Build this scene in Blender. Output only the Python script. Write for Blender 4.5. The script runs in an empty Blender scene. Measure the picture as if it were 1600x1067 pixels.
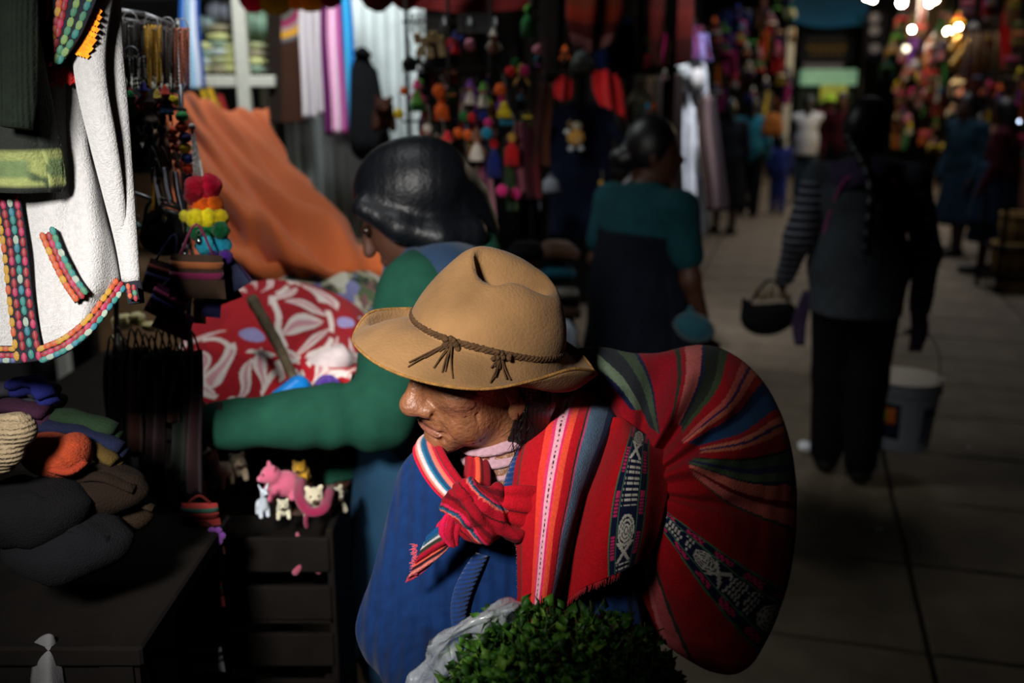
import bpy, math, random
import numpy as np
from mathutils import Vector, Matrix

# ------------------------------------------------------------------ camera, world, lights, exposure
SC = bpy.context.scene
COL = SC.collection
FPX = 35 / 36 * 1600
PITCH = math.radians(14.2)
CAMH = 1.6
cam_d = bpy.data.cameras.new('camera'); cam = bpy.data.objects.new('camera', cam_d); COL.objects.link(cam)
cam_d.lens = 35; cam_d.sensor_width = 36; cam_d.sensor_fit = 'HORIZONTAL'
cam_d.clip_start = 0.05; cam_d.clip_end = 100
cam.location = (0, 0, CAMH); cam.rotation_euler = (math.radians(90) - PITCH, 0, 0)
cam_d.dof.use_dof = True; cam_d.dof.focus_distance = 1.28; cam_d.dof.aperture_fstop = 2.8
SC.camera = cam

wd = bpy.data.worlds.new('market_air'); SC.world = wd; wd.use_nodes = True
wd.node_tree.nodes['Background'].inputs[0].default_value = (0.55, 0.65, 0.80, 1)
wd.node_tree.nodes['Background'].inputs[1].default_value = 0.004

def area(name, loc, target, size, power, color, spread=180, sy=None):
    l = bpy.data.lights.new(name, 'AREA'); o = bpy.data.objects.new(name, l); COL.objects.link(o)
    l.energy = power; l.color = color; l.size = size; l.spread = math.radians(spread)
    if sy: l.shape = 'RECTANGLE'; l.size_y = sy
    o.location = loc
    o.rotation_euler = (Vector(target) - Vector(loc)).to_track_quat('-Z', 'Y').to_euler()
    return o
# area lights standing in for daylight from above; no roof openings modelled
area('key_light_front', (-0.58, -0.08, 2.02), (-0.40, 1.28, 1.33), 0.24, 7.0, (1.0, 0.97, 0.93), 46)  # added key light low beside the camera, kept narrow to leave the bundle dim
area('skylight_stall', (-0.85, 3.75, 2.9), (-0.90, 4.60, 1.2), 0.5, 22.0, (0.94, 1.0, 0.99), 140)
area('skylight_table', (-0.60, 1.75, 2.95), (-0.68, 2.45, 1.1), 0.35, 2.8, (0.95, 1.0, 1.0), 66)
area('drape_fill_light', (1.05, 5.3, 3.3), (1.18, 6.15, 1.35), 0.3, 5.0, (0.93, 0.96, 1.0), 45)  # added fill light with no real source, brightens the white drape
sky_a = area('skylight_aisle', (4.2, 11.8, 4.6), (4.2, 11.8, 0), 2.2, 88.0, (0.92, 0.94, 1.0), 120, 9.0)
sky_a.rotation_euler = (0, 0, -math.radians(15.5))

vs = SC.view_settings
vs.view_transform = 'Standard'; vs.look = 'None'; vs.gamma = 1.0; vs.exposure = 0.0; vs.use_curve_mapping = False

# ------------------------------------------------------------------ geometry helpers
CF = np.array([0, math.cos(PITCH), -math.sin(PITCH)]); CU = np.array([0, math.sin(PITCH), math.cos(PITCH)])
CX = np.array([1.0, 0, 0]); CC = np.array([0, 0, CAMH])
def W(px, py, d):
    """point seen at pixel (px, py) of the photograph, d metres in front of the camera"""
    return CC + d * (CF + CX * (px - 800) / FPX + CU * (533.5 - py) / FPX)
def WZ(px, py, z=0.0):
    v = CF + CX * (px - 800) / FPX + CU * (533.5 - py) / FPX
    return CC + v * ((z - CAMH) / v[2])
PXM = 1 / FPX
AIS = np.array([math.sin(math.radians(15.5)), math.cos(math.radians(15.5)), 0])      # along the aisle
NRM = np.array([AIS[1], -AIS[0], 0])                                                # across it, to the right
def SN(s, n, z=0.0): return AIS * s + NRM * n + np.array([0, 0, z])
AROT = -math.radians(15.5)

def lin(c):
    return tuple(((v / 255) / 12.92 if v / 255 <= 0.04045 else ((v / 255 + 0.055) / 1.055) ** 2.4) for v in c)

FRAME = {}
def empty(name, loc, rz=0.0):
    o = bpy.data.objects.new(name, None); COL.objects.link(o)
    o.location = loc; o.rotation_euler = (0, 0, rz); o.empty_display_size = 0.05
    R = np.array(Matrix.Rotation(rz, 3, 'Z'))
    FRAME[o.name] = (R, np.array(loc, float))
    return o
def tag(o, label=None, cat=None, group=None, kind=None):
    if label: o['label'] = label
    if cat: o['category'] = cat
    if group: o['group'] = group
    if kind: o['kind'] = kind
    return o
def thing(name, label, cat, loc, rz=0.0, group=None):
    return tag(empty(name, loc, rz), label, cat, group)

def build_mesh(name, v, f, smooth=True, col=None, uv=None):
    v = np.asarray(v, np.float32)
    me = bpy.data.meshes.new(name)
    if isinstance(f, np.ndarray):
        n, k = f.shape
        me.vertices.add(len(v)); me.vertices.foreach_set('co', v.ravel())
        me.loops.add(n * k); me.loops.foreach_set('vertex_index', f.astype(np.int32).ravel())
        me.polygons.add(n); me.polygons.foreach_set('loop_start', np.arange(0, n * k, k, dtype=np.int32))
        me.update(calc_edges=True); me.validate()
    else:
        me.from_pydata([tuple(map(float, p)) for p in v], [], [tuple(int(i) for i in q) for q in f]); me.update()
    if smooth: me.polygons.foreach_set('use_smooth', np.ones(len(me.polygons), bool))
    if col is not None:
        a = me.color_attributes.new('Col', 'FLOAT_COLOR', 'POINT')
        c = np.ones((len(v), 4), np.float32); c[:, :3] = col
        a.data.foreach_set('color', c.ravel())
    if uv is not None:
        l = me.uv_layers.new(name='UVMap'); idx = np.empty(len(me.loops), np.int32)
        me.loops.foreach_get('vertex_index', idx)
        l.data.foreach_set('uv', np.asarray(uv, np.float32)[idx].ravel())
    return me

def mk(name, vf, m, parent=None, smooth=True, col=None, uv=None, thick=0, sub=0, label=None, auto=None, local=False):
    """one mesh object; vf = (verts in world space, faces)"""
    v, f = vf[0], vf[1]
    if len(vf) > 2 and uv is None: uv = vf[2]
    v = np.asarray(v, float)
    if parent is not None:
        R, L = FRAME[parent.name]
        if not local: v = (v - L) @ R
        loc = None
    else:
        lo, hi = v.min(0), v.max(0)
        L = np.array([(lo[0] + hi[0]) / 2, (lo[1] + hi[1]) / 2, lo[2]]); R = np.eye(3)
        v = v - L; loc = L
    me = build_mesh(name, v, f, smooth, col, uv)
    me.materials.append(m)
    o = bpy.data.objects.new(name, me); COL.objects.link(o)
    if parent is not None: o.parent = parent
    else: o.location = loc
    FRAME[o.name] = (R, L)
    if thick:
        s = o.modifiers.new('thickness', 'SOLIDIFY'); s.thickness = thick; s.offset = 0
    if sub:
        s = o.modifiers.new('smooth', 'SUBSURF'); s.levels = sub; s.render_levels = sub
    if auto is not None:
        me.set_sharp_from_angle(angle=math.radians(auto))
    if label: o['label'] = label
    return o

class MB:
    """collects simple solids into one mesh"""
    def __init__(s): s.v = []; s.f = []; s.n = 0
    def add(s, v, f):
        v = np.asarray(v, float); s.v.append(v)
        s.f += [tuple(int(i) + s.n for i in q) for q in (f.tolist() if isinstance(f, np.ndarray) else f)]
        s.n += len(v); return s
    def get(s): return np.concatenate(s.v), s.f

def basis(d, up=(0, 0, 1)):
    d = np.asarray(d, float); d = d / (np.linalg.norm(d) + 1e-12)
    u = np.asarray(up, float)
    if abs(d @ u) > 0.98: u = np.array([1.0, 0, 0])
    a = np.cross(u, d); a /= np.linalg.norm(a)
    return a, np.cross(d, a), d
def rotm(ax, deg):
    return np.array(Matrix.Rotation(math.radians(deg), 3, ax))

def box(c, s, R=None, bev=0.0):
    x, y, z = np.array(s) / 2
    if bev <= 0:
        v = np.array([[i * x, j * y, k * z] for i in (-1, 1) for j in (-1, 1) for k in (-1, 1)], float)
        f = [(0, 1, 3, 2), (4, 6, 7, 5), (0, 4, 5, 1), (2, 3, 7, 6), (0, 2, 6, 4), (1, 5, 7, 3)]
    else:
        b = min(bev, x * .9, y * .9, z * .9)
        def ring(xx, yy, zz):
            return [[xx - b, -yy, zz], [xx, -yy + b, zz], [xx, yy - b, zz], [xx - b, yy, zz], [-xx + b, yy, zz], [-xx, yy - b, zz], [-xx, -yy + b, zz], [-xx + b, -yy, zz]]
        v = np.array(ring(x - b, y - b, -z) + ring(x, y, -z + b) + ring(x, y, z - b) + ring(x - b, y - b, z), float)
        f = [tuple(range(7, -1, -1)), tuple(range(24, 32))]
        for r in range(3):
            for i in range(8):
                j = (i + 1) % 8; f.append((r * 8 + i, r * 8 + j, r * 8 + 8 + j, r * 8 + 8 + i))
    if R is not None: v = v @ np.asarray(R).T
    return v + np.array(c), f

def tube(path, rad, n=8, flat=1.0, up=(0, 0, 1), caps=True, twist=0.0):
    P = np.asarray(path, float); m = len(P)
    r = np.full(m, rad, float) if np.isscalar(rad) else np.asarray(rad, float)
    T = np.gradient(P, axis=0)
    v = []; a0 = None
    for i in range(m):
        t = T[i] / (np.linalg.norm(T[i]) + 1e-12)
        if a0 is None: a, b, _ = basis(t, up)
        else:
            a = a0 - t * (a0 @ t); a /= (np.linalg.norm(a) + 1e-12); b = np.cross(t, a)
        a0 = a
        th = np.linspace(0, 2 * math.pi, n, endpoint=False) + twist * i
        v.append(P[i] + r[i] * (np.cos(th)[:, None] * a + flat * np.sin(th)[:, None] * b))
    v = np.concatenate(v)
    f = [(i * n + j, i * n + (j + 1) % n, (i + 1) * n + (j + 1) % n, (i + 1) * n + j) for i in range(m - 1) for j in range(n)]
    if caps: f += [tuple(range(n - 1, -1, -1)), tuple((m - 1) * n + j for j in range(n))]
    return v, f
def cyl(a, b, r0, r1=None, n=12): return tube([a, b], [r0, r0 if r1 is None else r1], n)

def sph(c, r, nu=12, nv=8, R=None, noise=0.0, seed=0):
    r = np.array([r, r, r], float) if np.isscalar(r) else np.asarray(r, float)
    v = [[0, 0, -1]]
    for i in range(1, nv):
        t = math.pi * i / nv - math.pi / 2
        for j in range(nu):
            p = 2 * math.pi * j / nu; v.append([math.cos(t) * math.cos(p), math.cos(t) * math.sin(p), math.sin(t)])
    v.append([0, 0, 1]); v = np.array(v)
    if noise:
        rg = np.random.RandomState(seed); v = v * (1 + noise * (rg.rand(len(v), 1) - .5) * 2)
    f = [(0, 1 + (j + 1) % nu, 1 + j) for j in range(nu)]
    for i in range(nv - 2):
        for j in range(nu):
            f.append((1 + i * nu + j, 1 + i * nu + (j + 1) % nu, 1 + (i + 1) * nu + (j + 1) % nu, 1 + (i + 1) * nu + j))
    L = len(v) - 1; b = 1 + (nv - 2) * nu
    f += [(L, b + j, b + (j + 1) % nu) for j in range(nu)]
    v = v * r
    if R is not None: v = v @ np.asarray(R).T
    return v + np.array(c), f

def lathe(c, prof, n=20, R=None):
    """prof: list of (radius, height)"""
    th = np.linspace(0, 2 * math.pi, n, endpoint=False)
    v = np.array([[r * math.cos(t), r * math.sin(t), h] for r, h in prof for t in th])
    m = len(prof)
    f = [(i * n + j, i * n + (j + 1) % n, (i + 1) * n + (j + 1) % n, (i + 1) * n + j) for i in range(m - 1) for j in range(n)]
    if prof[0][0] > 1e-5: f.append(tuple(range(n - 1, -1, -1)))
    if prof[-1][0] > 1e-5: f.append(tuple((m - 1) * n + j for j in range(n)))
    if R is not None: v = v @ np.asarray(R).T
    return v + np.array(c), f

def crom(P, n, axis=0):
    """Catmull-Rom resampling of an array of control values along an axis"""
    P = np.moveaxis(np.asarray(P, float), axis, 0); m = len(P)
    E = np.concatenate([2 * P[:1] - P[1:2], P, 2 * P[-1:] - P[-2:-1]])
    t = np.linspace(0, m - 1, n); i = np.minimum(t.astype(int), m - 2); u = t - i
    u = u.reshape((-1,) + (1,) * (P.ndim - 1))
    a, b, c, d = E[i], E[i + 1], E[i + 2], E[i + 3]
    r = .5 * (2 * b + (c - a) * u + (2 * a - 5 * b + 4 * c - d) * u ** 2 + (3 * b - a - 3 * c + d) * u ** 3)
    return np.moveaxis(r, 0, axis)

def grid_faces(nu, nv, wrap=False):
    i = np.arange(nu - 1)[:, None]; j = np.arange(nv if wrap else nv - 1)[None, :]; j2 = (j + 1) % nv
    return np.stack([i * nv + j, i * nv + j2, (i + 1) * nv + j2, (i + 1) * nv + j], -1).reshape(-1, 4)

def vnoise(P, scale=1.0, seed=0, octv=3):
    """smooth pseudo-random field from summed sines, vectorised"""
    rg = np.random.RandomState(seed); P = np.asarray(P, float); r = np.zeros(P.shape[:-1]); amp = 1.0; tot = 0
    for o in range(octv):
        for k in range(4):
            d = rg.randn(P.shape[-1]); d *= scale * (1.9 ** o) * (0.7 + .6 * rg.rand()) / np.linalg.norm(d)
            r += amp * np.sin(P @ d + rg.rand() * 6.28)
        tot += amp * 2; amp *= .55
    return r / tot

def patch(ctrl, nu, nv, px=True, amp=0.0, scale=30.0, seed=0, fold=None):
    """cloth sheet from a grid of control points (pixel x, pixel y, depth) or world points"""
    C = np.array([[W(*p) if px else p for p in row] for row in ctrl], float)
    G = crom(crom(C, nu, 0), nv, 1)
    gu, gv = np.gradient(G, axis=0), np.gradient(G, axis=1)
    N = np.cross(gu, gv); N /= (np.linalg.norm(N, axis=2, keepdims=True) + 1e-12)
    u, v = np.meshgrid(np.linspace(0, 1, nu), np.linspace(0, 1, nv), indexing='ij')
    h = np.zeros((nu, nv))
    if amp: h = h + amp * vnoise(G, scale, seed)
    if fold is not None: h = h + fold(u, v)
    G = G + N * h[..., None]
    return G.reshape(-1, 3), grid_faces(nu, nv), np.stack([v.ravel(), u.ravel()], -1)

# ------------------------------------------------------------------ signed distance fields and their surface
class Field:
    def __init__(s, lo, hi, step, fine=None):
        """fine: (lo, hi, step) of a box that is meshed more finely"""
        s.ax = []
        for a in range(3):
            if fine is None: s.ax.append(np.arange(lo[a], hi[a] + step, step)); continue
            fl, fh, fs = fine[0][a], fine[1][a], fine[2]
            l = fl - np.arange(1, int(max(0, fl - lo[a]) / step) + 2)[::-1] * step
            h = fh + np.arange(1, int(max(0, hi[a] - fh) / step) + 2) * step
            s.ax.append(np.concatenate([l, np.arange(fl, fh + fs * .5, fs), h]))
        s.v = np.full([len(a) for a in s.ax], 1.0, np.float32)
    def _ap(s, fn, lo, hi, k, op):
        mar = k + .035; sl = []; g = []
        for a in range(3):
            i0 = max(0, np.searchsorted(s.ax[a], lo[a] - mar) - 1); i1 = min(len(s.ax[a]), np.searchsorted(s.ax[a], hi[a] + mar) + 1)
            if i1 - i0 < 1: return s
            sl.append(slice(i0, i1)); sh = [1, 1, 1]; sh[a] = -1
            g.append(s.ax[a][i0:i1].astype(np.float32).reshape(sh))
        d = fn(*g).astype(np.float32); sl = tuple(sl); c = s.v[sl]
        if op == 'add':
            h = np.clip(.5 + .5 * (c - d) / k, 0, 1); s.v[sl] = c * (1 - h) + d * h - k * h * (1 - h)
        else:
            h = np.clip(.5 + .5 * (-c - d) / k, 0, 1); s.v[sl] = -((-c) * (1 - h) + d * h - k * h * (1 - h))
        return s
    def ell(s, c, r, R=None, k=.01, op='add'):
        c = np.asarray(c, float); r = np.array([r] * 3, float) if np.isscalar(r) else np.asarray(r, float)
        R = np.eye(3) if R is None else np.asarray(R)
        def fn(x, y, z):
            X, Y, Z = x - c[0], y - c[1], z - c[2]
            q = [(X * R[0, i] + Y * R[1, i] + Z * R[2, i]) / r[i] for i in range(3)]
            k0 = np.sqrt(q[0] ** 2 + q[1] ** 2 + q[2] ** 2) + 1e-9
            k1 = np.sqrt((q[0] / r[0]) ** 2 + (q[1] / r[1]) ** 2 + (q[2] / r[2]) ** 2) + 1e-9
            return k0 * (k0 - 1) / k1
        return s._ap(fn, c - r.max(), c + r.max(), k, op)
    def cap(s, a, b, ra, rb=None, k=.01, op='add'):
        a = np.asarray(a, float); b = np.asarray(b, float); rb = ra if rb is None else rb; ba = b - a; l2 = ba @ ba + 1e-12
        def fn(x, y, z):
            X, Y, Z = x - a[0], y - a[1], z - a[2]
            t = np.clip((X * ba[0] + Y * ba[1] + Z * ba[2]) / l2, 0, 1)
            return np.sqrt((X - t * ba[0]) ** 2 + (Y - t * ba[1]) ** 2 + (Z - t * ba[2]) ** 2) - (ra + (rb - ra) * t)
        m = max(ra, rb)
        return s._ap(fn, np.minimum(a, b) - m, np.maximum(a, b) + m, k, op)
    def chain(s, pts, rad, k=.01, op='add'):
        rad = [rad] * len(pts) if np.isscalar(rad) else rad
        for i in range(len(pts) - 1): s.cap(pts[i], pts[i + 1], rad[i], rad[i + 1], k, op)
        return s
    def plane(s, p, n, k=.004):
        """keeps the side the normal points away from"""
        p = np.asarray(p, float); n = np.asarray(n, float); n /= np.linalg.norm(n)
        x, y, z = np.meshgrid(*s.ax, indexing='ij', sparse=True)
        d = ((x - p[0]) * n[0] + (y - p[1]) * n[1] + (z - p[2]) * n[2]).astype(np.float32)
        s.v = np.maximum(s.v, d); return s
    def mesh(s, smooth=1):
        f = s.v; ins = f < 0
        c = [ins[i:ins.shape[0] - 1 + i, j:ins.shape[1] - 1 + j, k:ins.shape[2] - 1 + k] for i in (0, 1) for j in (0, 1) for k in (0, 1)]
        cnt = sum(q.astype(np.int8) for q in c); act = (cnt > 0) & (cnt < 8)
        I = np.argwhere(act); idx = -np.ones(act.shape, np.int64); idx[tuple(I.T)] = np.arange(len(I))
        off = np.array([[i, j, k] for i in (0, 1) for j in (0, 1) for k in (0, 1)])
        val = np.stack([f[I[:, 0] + o[0], I[:, 1] + o[1], I[:, 2] + o[2]] for o in off], 1)
        pos = np.zeros((len(I), 3)); n = np.zeros(len(I))
        for a in range(8):
            for b in range(a + 1, 8):
                if abs(off[a] - off[b]).sum() != 1: continue
                m = (val[:, a] < 0) != (val[:, b] < 0)
                t = np.where(m, val[:, a] / np.where(m, val[:, a] - val[:, b], 1), 0)
                p = off[a] + (off[b] - off[a]) * t[:, None]
                pos += p * m[:, None]; n += m
        pos = pos / n[:, None]
        V = np.stack([s.ax[a][I[:, a]] + pos[:, a] * (s.ax[a][I[:, a] + 1] - s.ax[a][I[:, a]]) for a in range(3)], 1)
        Q = []
        for a in range(3):
            sl0 = [slice(None)] * 3; sl1 = [slice(None)] * 3; sl0[a] = slice(0, -1); sl1[a] = slice(1, None)
            d = ins[tuple(sl0)].astype(np.int8) - ins[tuple(sl1)].astype(np.int8)
            b, e = (a + 1) % 3, (a + 2) % 3
            E = np.argwhere(d != 0); sg = d[tuple(E.T)]
            ok = (E[:, b] > 0) & (E[:, e] > 0) & (E[:, b] < f.shape[b] - 1) & (E[:, e] < f.shape[e] - 1)
            E = E[ok]; sg = sg[ok]
            def cell(db, de):
                q = E.copy(); q[:, b] += db; q[:, e] += de; return idx[tuple(q.T)]
            q = np.stack([cell(-1, -1), cell(0, -1), cell(0, 0), cell(-1, 0)], 1)
            q[sg < 0] = q[sg < 0][:, ::-1]; Q.append(q)
        Q = np.concatenate(Q)
        for _ in range(smooth):
            A = np.zeros_like(V); N = np.zeros(len(V))
            for i in range(4):
                for j in (1, 3):
                    np.add.at(A, Q[:, i], V[Q[:, (i + j) % 4]]); np.add.at(N, Q[:, i], 1)
            V = V * .5 + .5 * A / np.maximum(N, 1)[:, None]
        return V, Q

def vnormals(V, Q):
    n = np.cross(V[Q[:, 2]] - V[Q[:, 0]], V[Q[:, 3]] - V[Q[:, 1]]); N = np.zeros_like(V)
    for i in range(4): np.add.at(N, Q[:, i], n)
    return N / (np.linalg.norm(N, axis=1, keepdims=True) + 1e-12)
def polyline_dist(P, L):
    L = np.asarray(L, float); best = np.full(len(P), 9.0)
    for a, b in zip(L[:-1], L[1:]):
        ba = b - a; t = np.clip((P - a) @ ba / (ba @ ba + 1e-12), 0, 1)
        best = np.minimum(best, np.linalg.norm(P - a - t[:, None] * ba, axis=1))
    return best

# ------------------------------------------------------------------ materials
MATS = {}
def mat(name, c=None, rough=.85, var=.25, scale=30, bump=.25, bscale=300, sheen=0.0, spec=.3, wave=None, metal=0.0, attr=False,
        ramp=None, axis=0, emit=None, alpha=1.0, trans=0.0, sss=0.0):
    """procedural material. ramp: [(pos, colour)...] stripes along UV axis; attr: painted dye colours of the mesh; wave: (scale, axis, depth) ribs"""
    if name in MATS: return MATS[name]
    m = bpy.data.materials.new(name); MATS[name] = m; m.use_nodes = True
    nt = m.node_tree; N = nt.nodes; L = nt.links; b = N['Principled BSDF']
    b.inputs['Roughness'].default_value = rough; b.inputs['Metallic'].default_value = metal
    b.inputs['Specular IOR Level'].default_value = spec
    if sheen: b.inputs['Sheen Weight'].default_value = sheen; b.inputs['Sheen Roughness'].default_value = .5
    if trans: b.inputs['Transmission Weight'].default_value = trans
    if sss: b.inputs['Subsurface Weight'].default_value = sss; b.inputs['Subsurface Radius'].default_value = (.01, .004, .002); b.inputs['Subsurface Scale'].default_value = .5
    b.inputs['Alpha'].default_value = alpha
    tc = N.new('ShaderNodeTexCoord')
    if attr:
        s = N.new('ShaderNodeVertexColor'); s.layer_name = 'Col'; src = s.outputs[0]
    elif ramp:
        sp = N.new('ShaderNodeSeparateXYZ'); L.new(tc.outputs['UV'], sp.inputs[0])
        cr = N.new('ShaderNodeValToRGB'); cr.color_ramp.interpolation = 'CONSTANT'
        el = cr.color_ramp.elements
        while len(el) > 1: el.remove(el[-1])
        el[0].position = ramp[0][0]; el[0].color = (*lin(ramp[0][1]), 1)
        for p, cc in ramp[1:32]:
            e = el.new(p); e.color = (*lin(cc), 1)
        L.new(sp.outputs[axis], cr.inputs[0]); src = cr.outputs[0]
    else:
        s = N.new('ShaderNodeRGB'); s.outputs[0].default_value = (*lin(c), 1); src = s.outputs[0]
    if var:
        n = N.new('ShaderNodeTexNoise'); n.inputs['Scale'].default_value = scale; n.inputs['Detail'].default_value = 3
        L.new(tc.outputs['Object'], n.inputs['Vector'])
        mr = N.new('ShaderNodeMapRange'); mr.inputs[1].default_value = .25; mr.inputs[2].default_value = .75
        mr.inputs[3].default_value = 1 - var; mr.inputs[4].default_value = 1 + var * .6; L.new(n.outputs[0], mr.inputs[0])
        mx = N.new('ShaderNodeVectorMath'); mx.operation = 'SCALE'; L.new(src, mx.inputs[0]); L.new(mr.outputs[0], mx.inputs['Scale'])
        src = mx.outputs[0]
    L.new(src, b.inputs['Base Color'])
    if emit:
        b.inputs['Emission Color'].default_value = (*lin(emit[0]), 1); b.inputs['Emission Strength'].default_value = emit[1]
    h = None
    if bump:
        n2 = N.new('ShaderNodeTexNoise'); n2.inputs['Scale'].default_value = bscale; n2.inputs['Detail'].default_value = 4
        L.new(tc.outputs['Object'], n2.inputs['Vector'])
        bp = N.new('ShaderNodeBump'); bp.inputs['Strength'].default_value = bump; bp.inputs['Distance'].default_value = .004
        L.new(n2.outputs[0], bp.inputs['Height']); L.new(bp.outputs[0], b.inputs['Normal']); h = bp
    if wave:
        w = N.new('ShaderNodeTexWave'); w.bands_direction = wave[1]; w.inputs['Scale'].default_value = wave[0]
        w.inputs['Distortion'].default_value = .6; w.inputs['Detail'].default_value = 1
        L.new(tc.outputs['Object'], w.inputs['Vector'])
        b2 = N.new('ShaderNodeBump'); b2.inputs['Strength'].default_value = wave[2]; b2.inputs['Distance'].default_value = .006
        L.new(w.outputs[0], b2.inputs['Height'])
        if h: L.new(h.outputs[0], b2.inputs['Normal'])
        L.new(b2.outputs[0], b.inputs['Normal'])
    return m
def cloth(c, **k):
    n = 'cloth_%d_%d_%d' % tuple(c); kw = dict(rough=.92, sheen=.15 if max(c) > 75 else 0.0, bump=.25, bscale=350, spec=.3 if max(c) > 75 else .12); kw.update(k)
    if k: n += '_' + '_'.join(sorted(k)) + str(abs(hash(str(sorted(k.items(), key=str)))) % 9999)
    return mat(n, c, **kw)
def shiny(c, rough=.3, metal=0.0):
    return mat('gloss_%d_%d_%d_%d%d' % (*c, int(rough * 100), int(metal)), c, rough=rough, metal=metal, bump=0, var=.1, spec=.5)
RNG = random.Random(7)
# ------------------------------------------------------------------ the floor
CONC = mat('worn_concrete', (106, 93, 77), rough=.8, var=.35, scale=5, bump=.35, bscale=40, spec=.3)
BED = mat('joint_dirt', (40, 36, 32), rough=.95, var=.3, scale=8)
fl = tag(mk('floor', box(SN(14, 1.0, -.06), (14, 40, .08), rotm('Z', -15.5)), BED, smooth=False), kind='structure')
sl_me = None
for i in range(26):
    for j in range(4):
        s = -.22 + .592 * i + 2.46 - .592 * 3; n = -1.05 + 1.2 * j - .865
        c = SN(s + .295, n + .6, -.01)
        if sl_me is None:
            o = mk('slab', box((0, 0, 0), (1.185, .578, .02), None, .006), CONC, fl, smooth=False, local=True); sl_me = o.data
        else:
            o = bpy.data.objects.new('slab', sl_me); COL.objects.link(o); o.parent = fl
        R, L = FRAME[fl.name]; rr_ = random.Random(i * 7 + j)
        o.location = Vector(c - L) + Vector((0, 0, rr_.uniform(-.0015, .0015))); o.rotation_euler = (0, 0, AROT)
fo = mk('far_pavement', box(SN(22.3, .1, -.012), (4.8, 13, .02), rotm('Z', -15.5)), CONC, fl, smooth=False)

# ------------------------------------------------------------------ walls of the hall and of the stalls
PLAST = mat('dark_stall_wall', (52, 48, 48), rough=.95, var=.3, scale=3, bump=.2, bscale=30)
def wall(name, a, b, z0, z1, m, t=.06):
    a = np.asarray(a, float); b = np.asarray(b, float); d = b - a; ang = math.atan2(d[1], d[0])
    c = (a + b) / 2; return tag(mk(name, box((c[0], c[1], (z0 + z1) / 2), (np.linalg.norm(d), t, z1 - z0), np.array(Matrix.Rotation(ang, 3, 'Z'))), m, smooth=False), kind='structure')
wall('wall_left', SN(-3.0, -3.6)[:2], SN(27, -3.6)[:2], 0, 4.2, PLAST)
wall('wall_right', SN(-3.0, 4.4)[:2], SN(27, 4.4)[:2], 0, 4.2, PLAST)
wall('wall_far', SN(26.5, -3.6)[:2], SN(26.5, 4.4)[:2], 0, 4.2, PLAST)
wall('wall_stall_back', (-2.6, 5.25), (-1.02, 5.25), 0, 3.2, mat('stall_board', (58, 60, 62), rough=.9, var=.3, scale=4))
# corrugated metal partition
x = np.linspace(-1.06, -.40, 240); zc = np.array([0.0, 3.1])
G = np.stack([np.stack([x, 4.78 + .010 * np.sin(x * 2 * math.pi / .052), np.full(240, z)], 1) for z in zc])
SHEET = mat('white_corrugated_metal', (214, 222, 222), rough=.45, var=.15, scale=6, bump=.1, spec=.4)
tag(mk('wall_partition', (G.reshape(-1, 3), grid_faces(2, 240)), SHEET, thick=.002), kind='structure')
# ------------------------------------------------------------------ the old woman with the felt hat
def hand(Fd, wrist, d, palm, size=1.0, curl=.6, thumb=1):
    """palm, four bent fingers and a thumb; d = direction of the fingers, palm = direction the palm faces"""
    w = np.asarray(wrist, float); d = np.asarray(d, float); d /= np.linalg.norm(d)
    p = np.asarray(palm, float); p -= d * (p @ d); p /= np.linalg.norm(p); s = np.cross(d, p) * thumb
    R = np.stack([d, s, p], 1)
    Fd.ell(w + d * .042 * size, (.046 * size, .036 * size, .014 * size), R, k=.012)
    for i, (o, l) in enumerate(((.026, .066), (.009, .074), (-.009, .068), (-.026, .054))):
        a = w + (d * .078 + s * o) * size
        b = a + (d * math.cos(curl * .6) + p * math.sin(curl * .6)) * l * .5 * size
        e = b + (d * math.cos(curl * 1.9) + p * math.sin(curl * 1.9)) * l * .5 * size
        Fd.chain([a - d * .02 * size, a, b, e], [.0085 * size, .0085 * size, .008 * size, .007 * size], k=.004)
    a = w + (d * .022 + s * .03) * size; b = a + (d * .03 + s * .026 + p * .012) * size; e = b + (d * .026 + s * .004 + p * .018) * size
    Fd.chain([a, b, e], [.011 * size, .0095 * size, .008 * size], k=.006)

HO = np.array([-0.0345, 1.3007, 1.237])
_al, _be, _ro = map(math.radians, (30, 10, -10))
HF = np.array([-math.cos(_al) * math.cos(_be), -math.sin(_al) * math.cos(_be), -math.sin(_be)])
HL = np.cross([0, 0, 1], HF); HL /= np.linalg.norm(HL); HU = np.cross(HF, HL)
HL, HU = HL * math.cos(_ro) + HU * math.sin(_ro), HU * math.cos(_ro) - HL * math.sin(_ro)
HR = np.stack([HF, HL, HU], 1)
def hp(f, l, u): return HO + HF * f + HL * l + HU * u

SKIN = mat('weathered_skin', attr=True, rough=.43, var=.25, scale=45, bump=.6, bscale=170, spec=.5, sss=.08)
OW_BASE = np.array([0.02, 1.46, 0.0])
woman = thing('person', 'bent person in a tan felt hat carrying a red striped bundle', 'person', OW_BASE)
NECKB = W(806, 752, 1.42)
SHL = W(900, 735, 1.455); ELL = W(930, 985, 1.40); WRL = W(865, 1120, 1.22)      # near arm
SHR = W(690, 765, 1.47); ELR = W(628, 985, 1.42); WRR = W(700, 1150, 1.20)      # far arm
HIPC = np.array([0.06, 1.50, .66])

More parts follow.
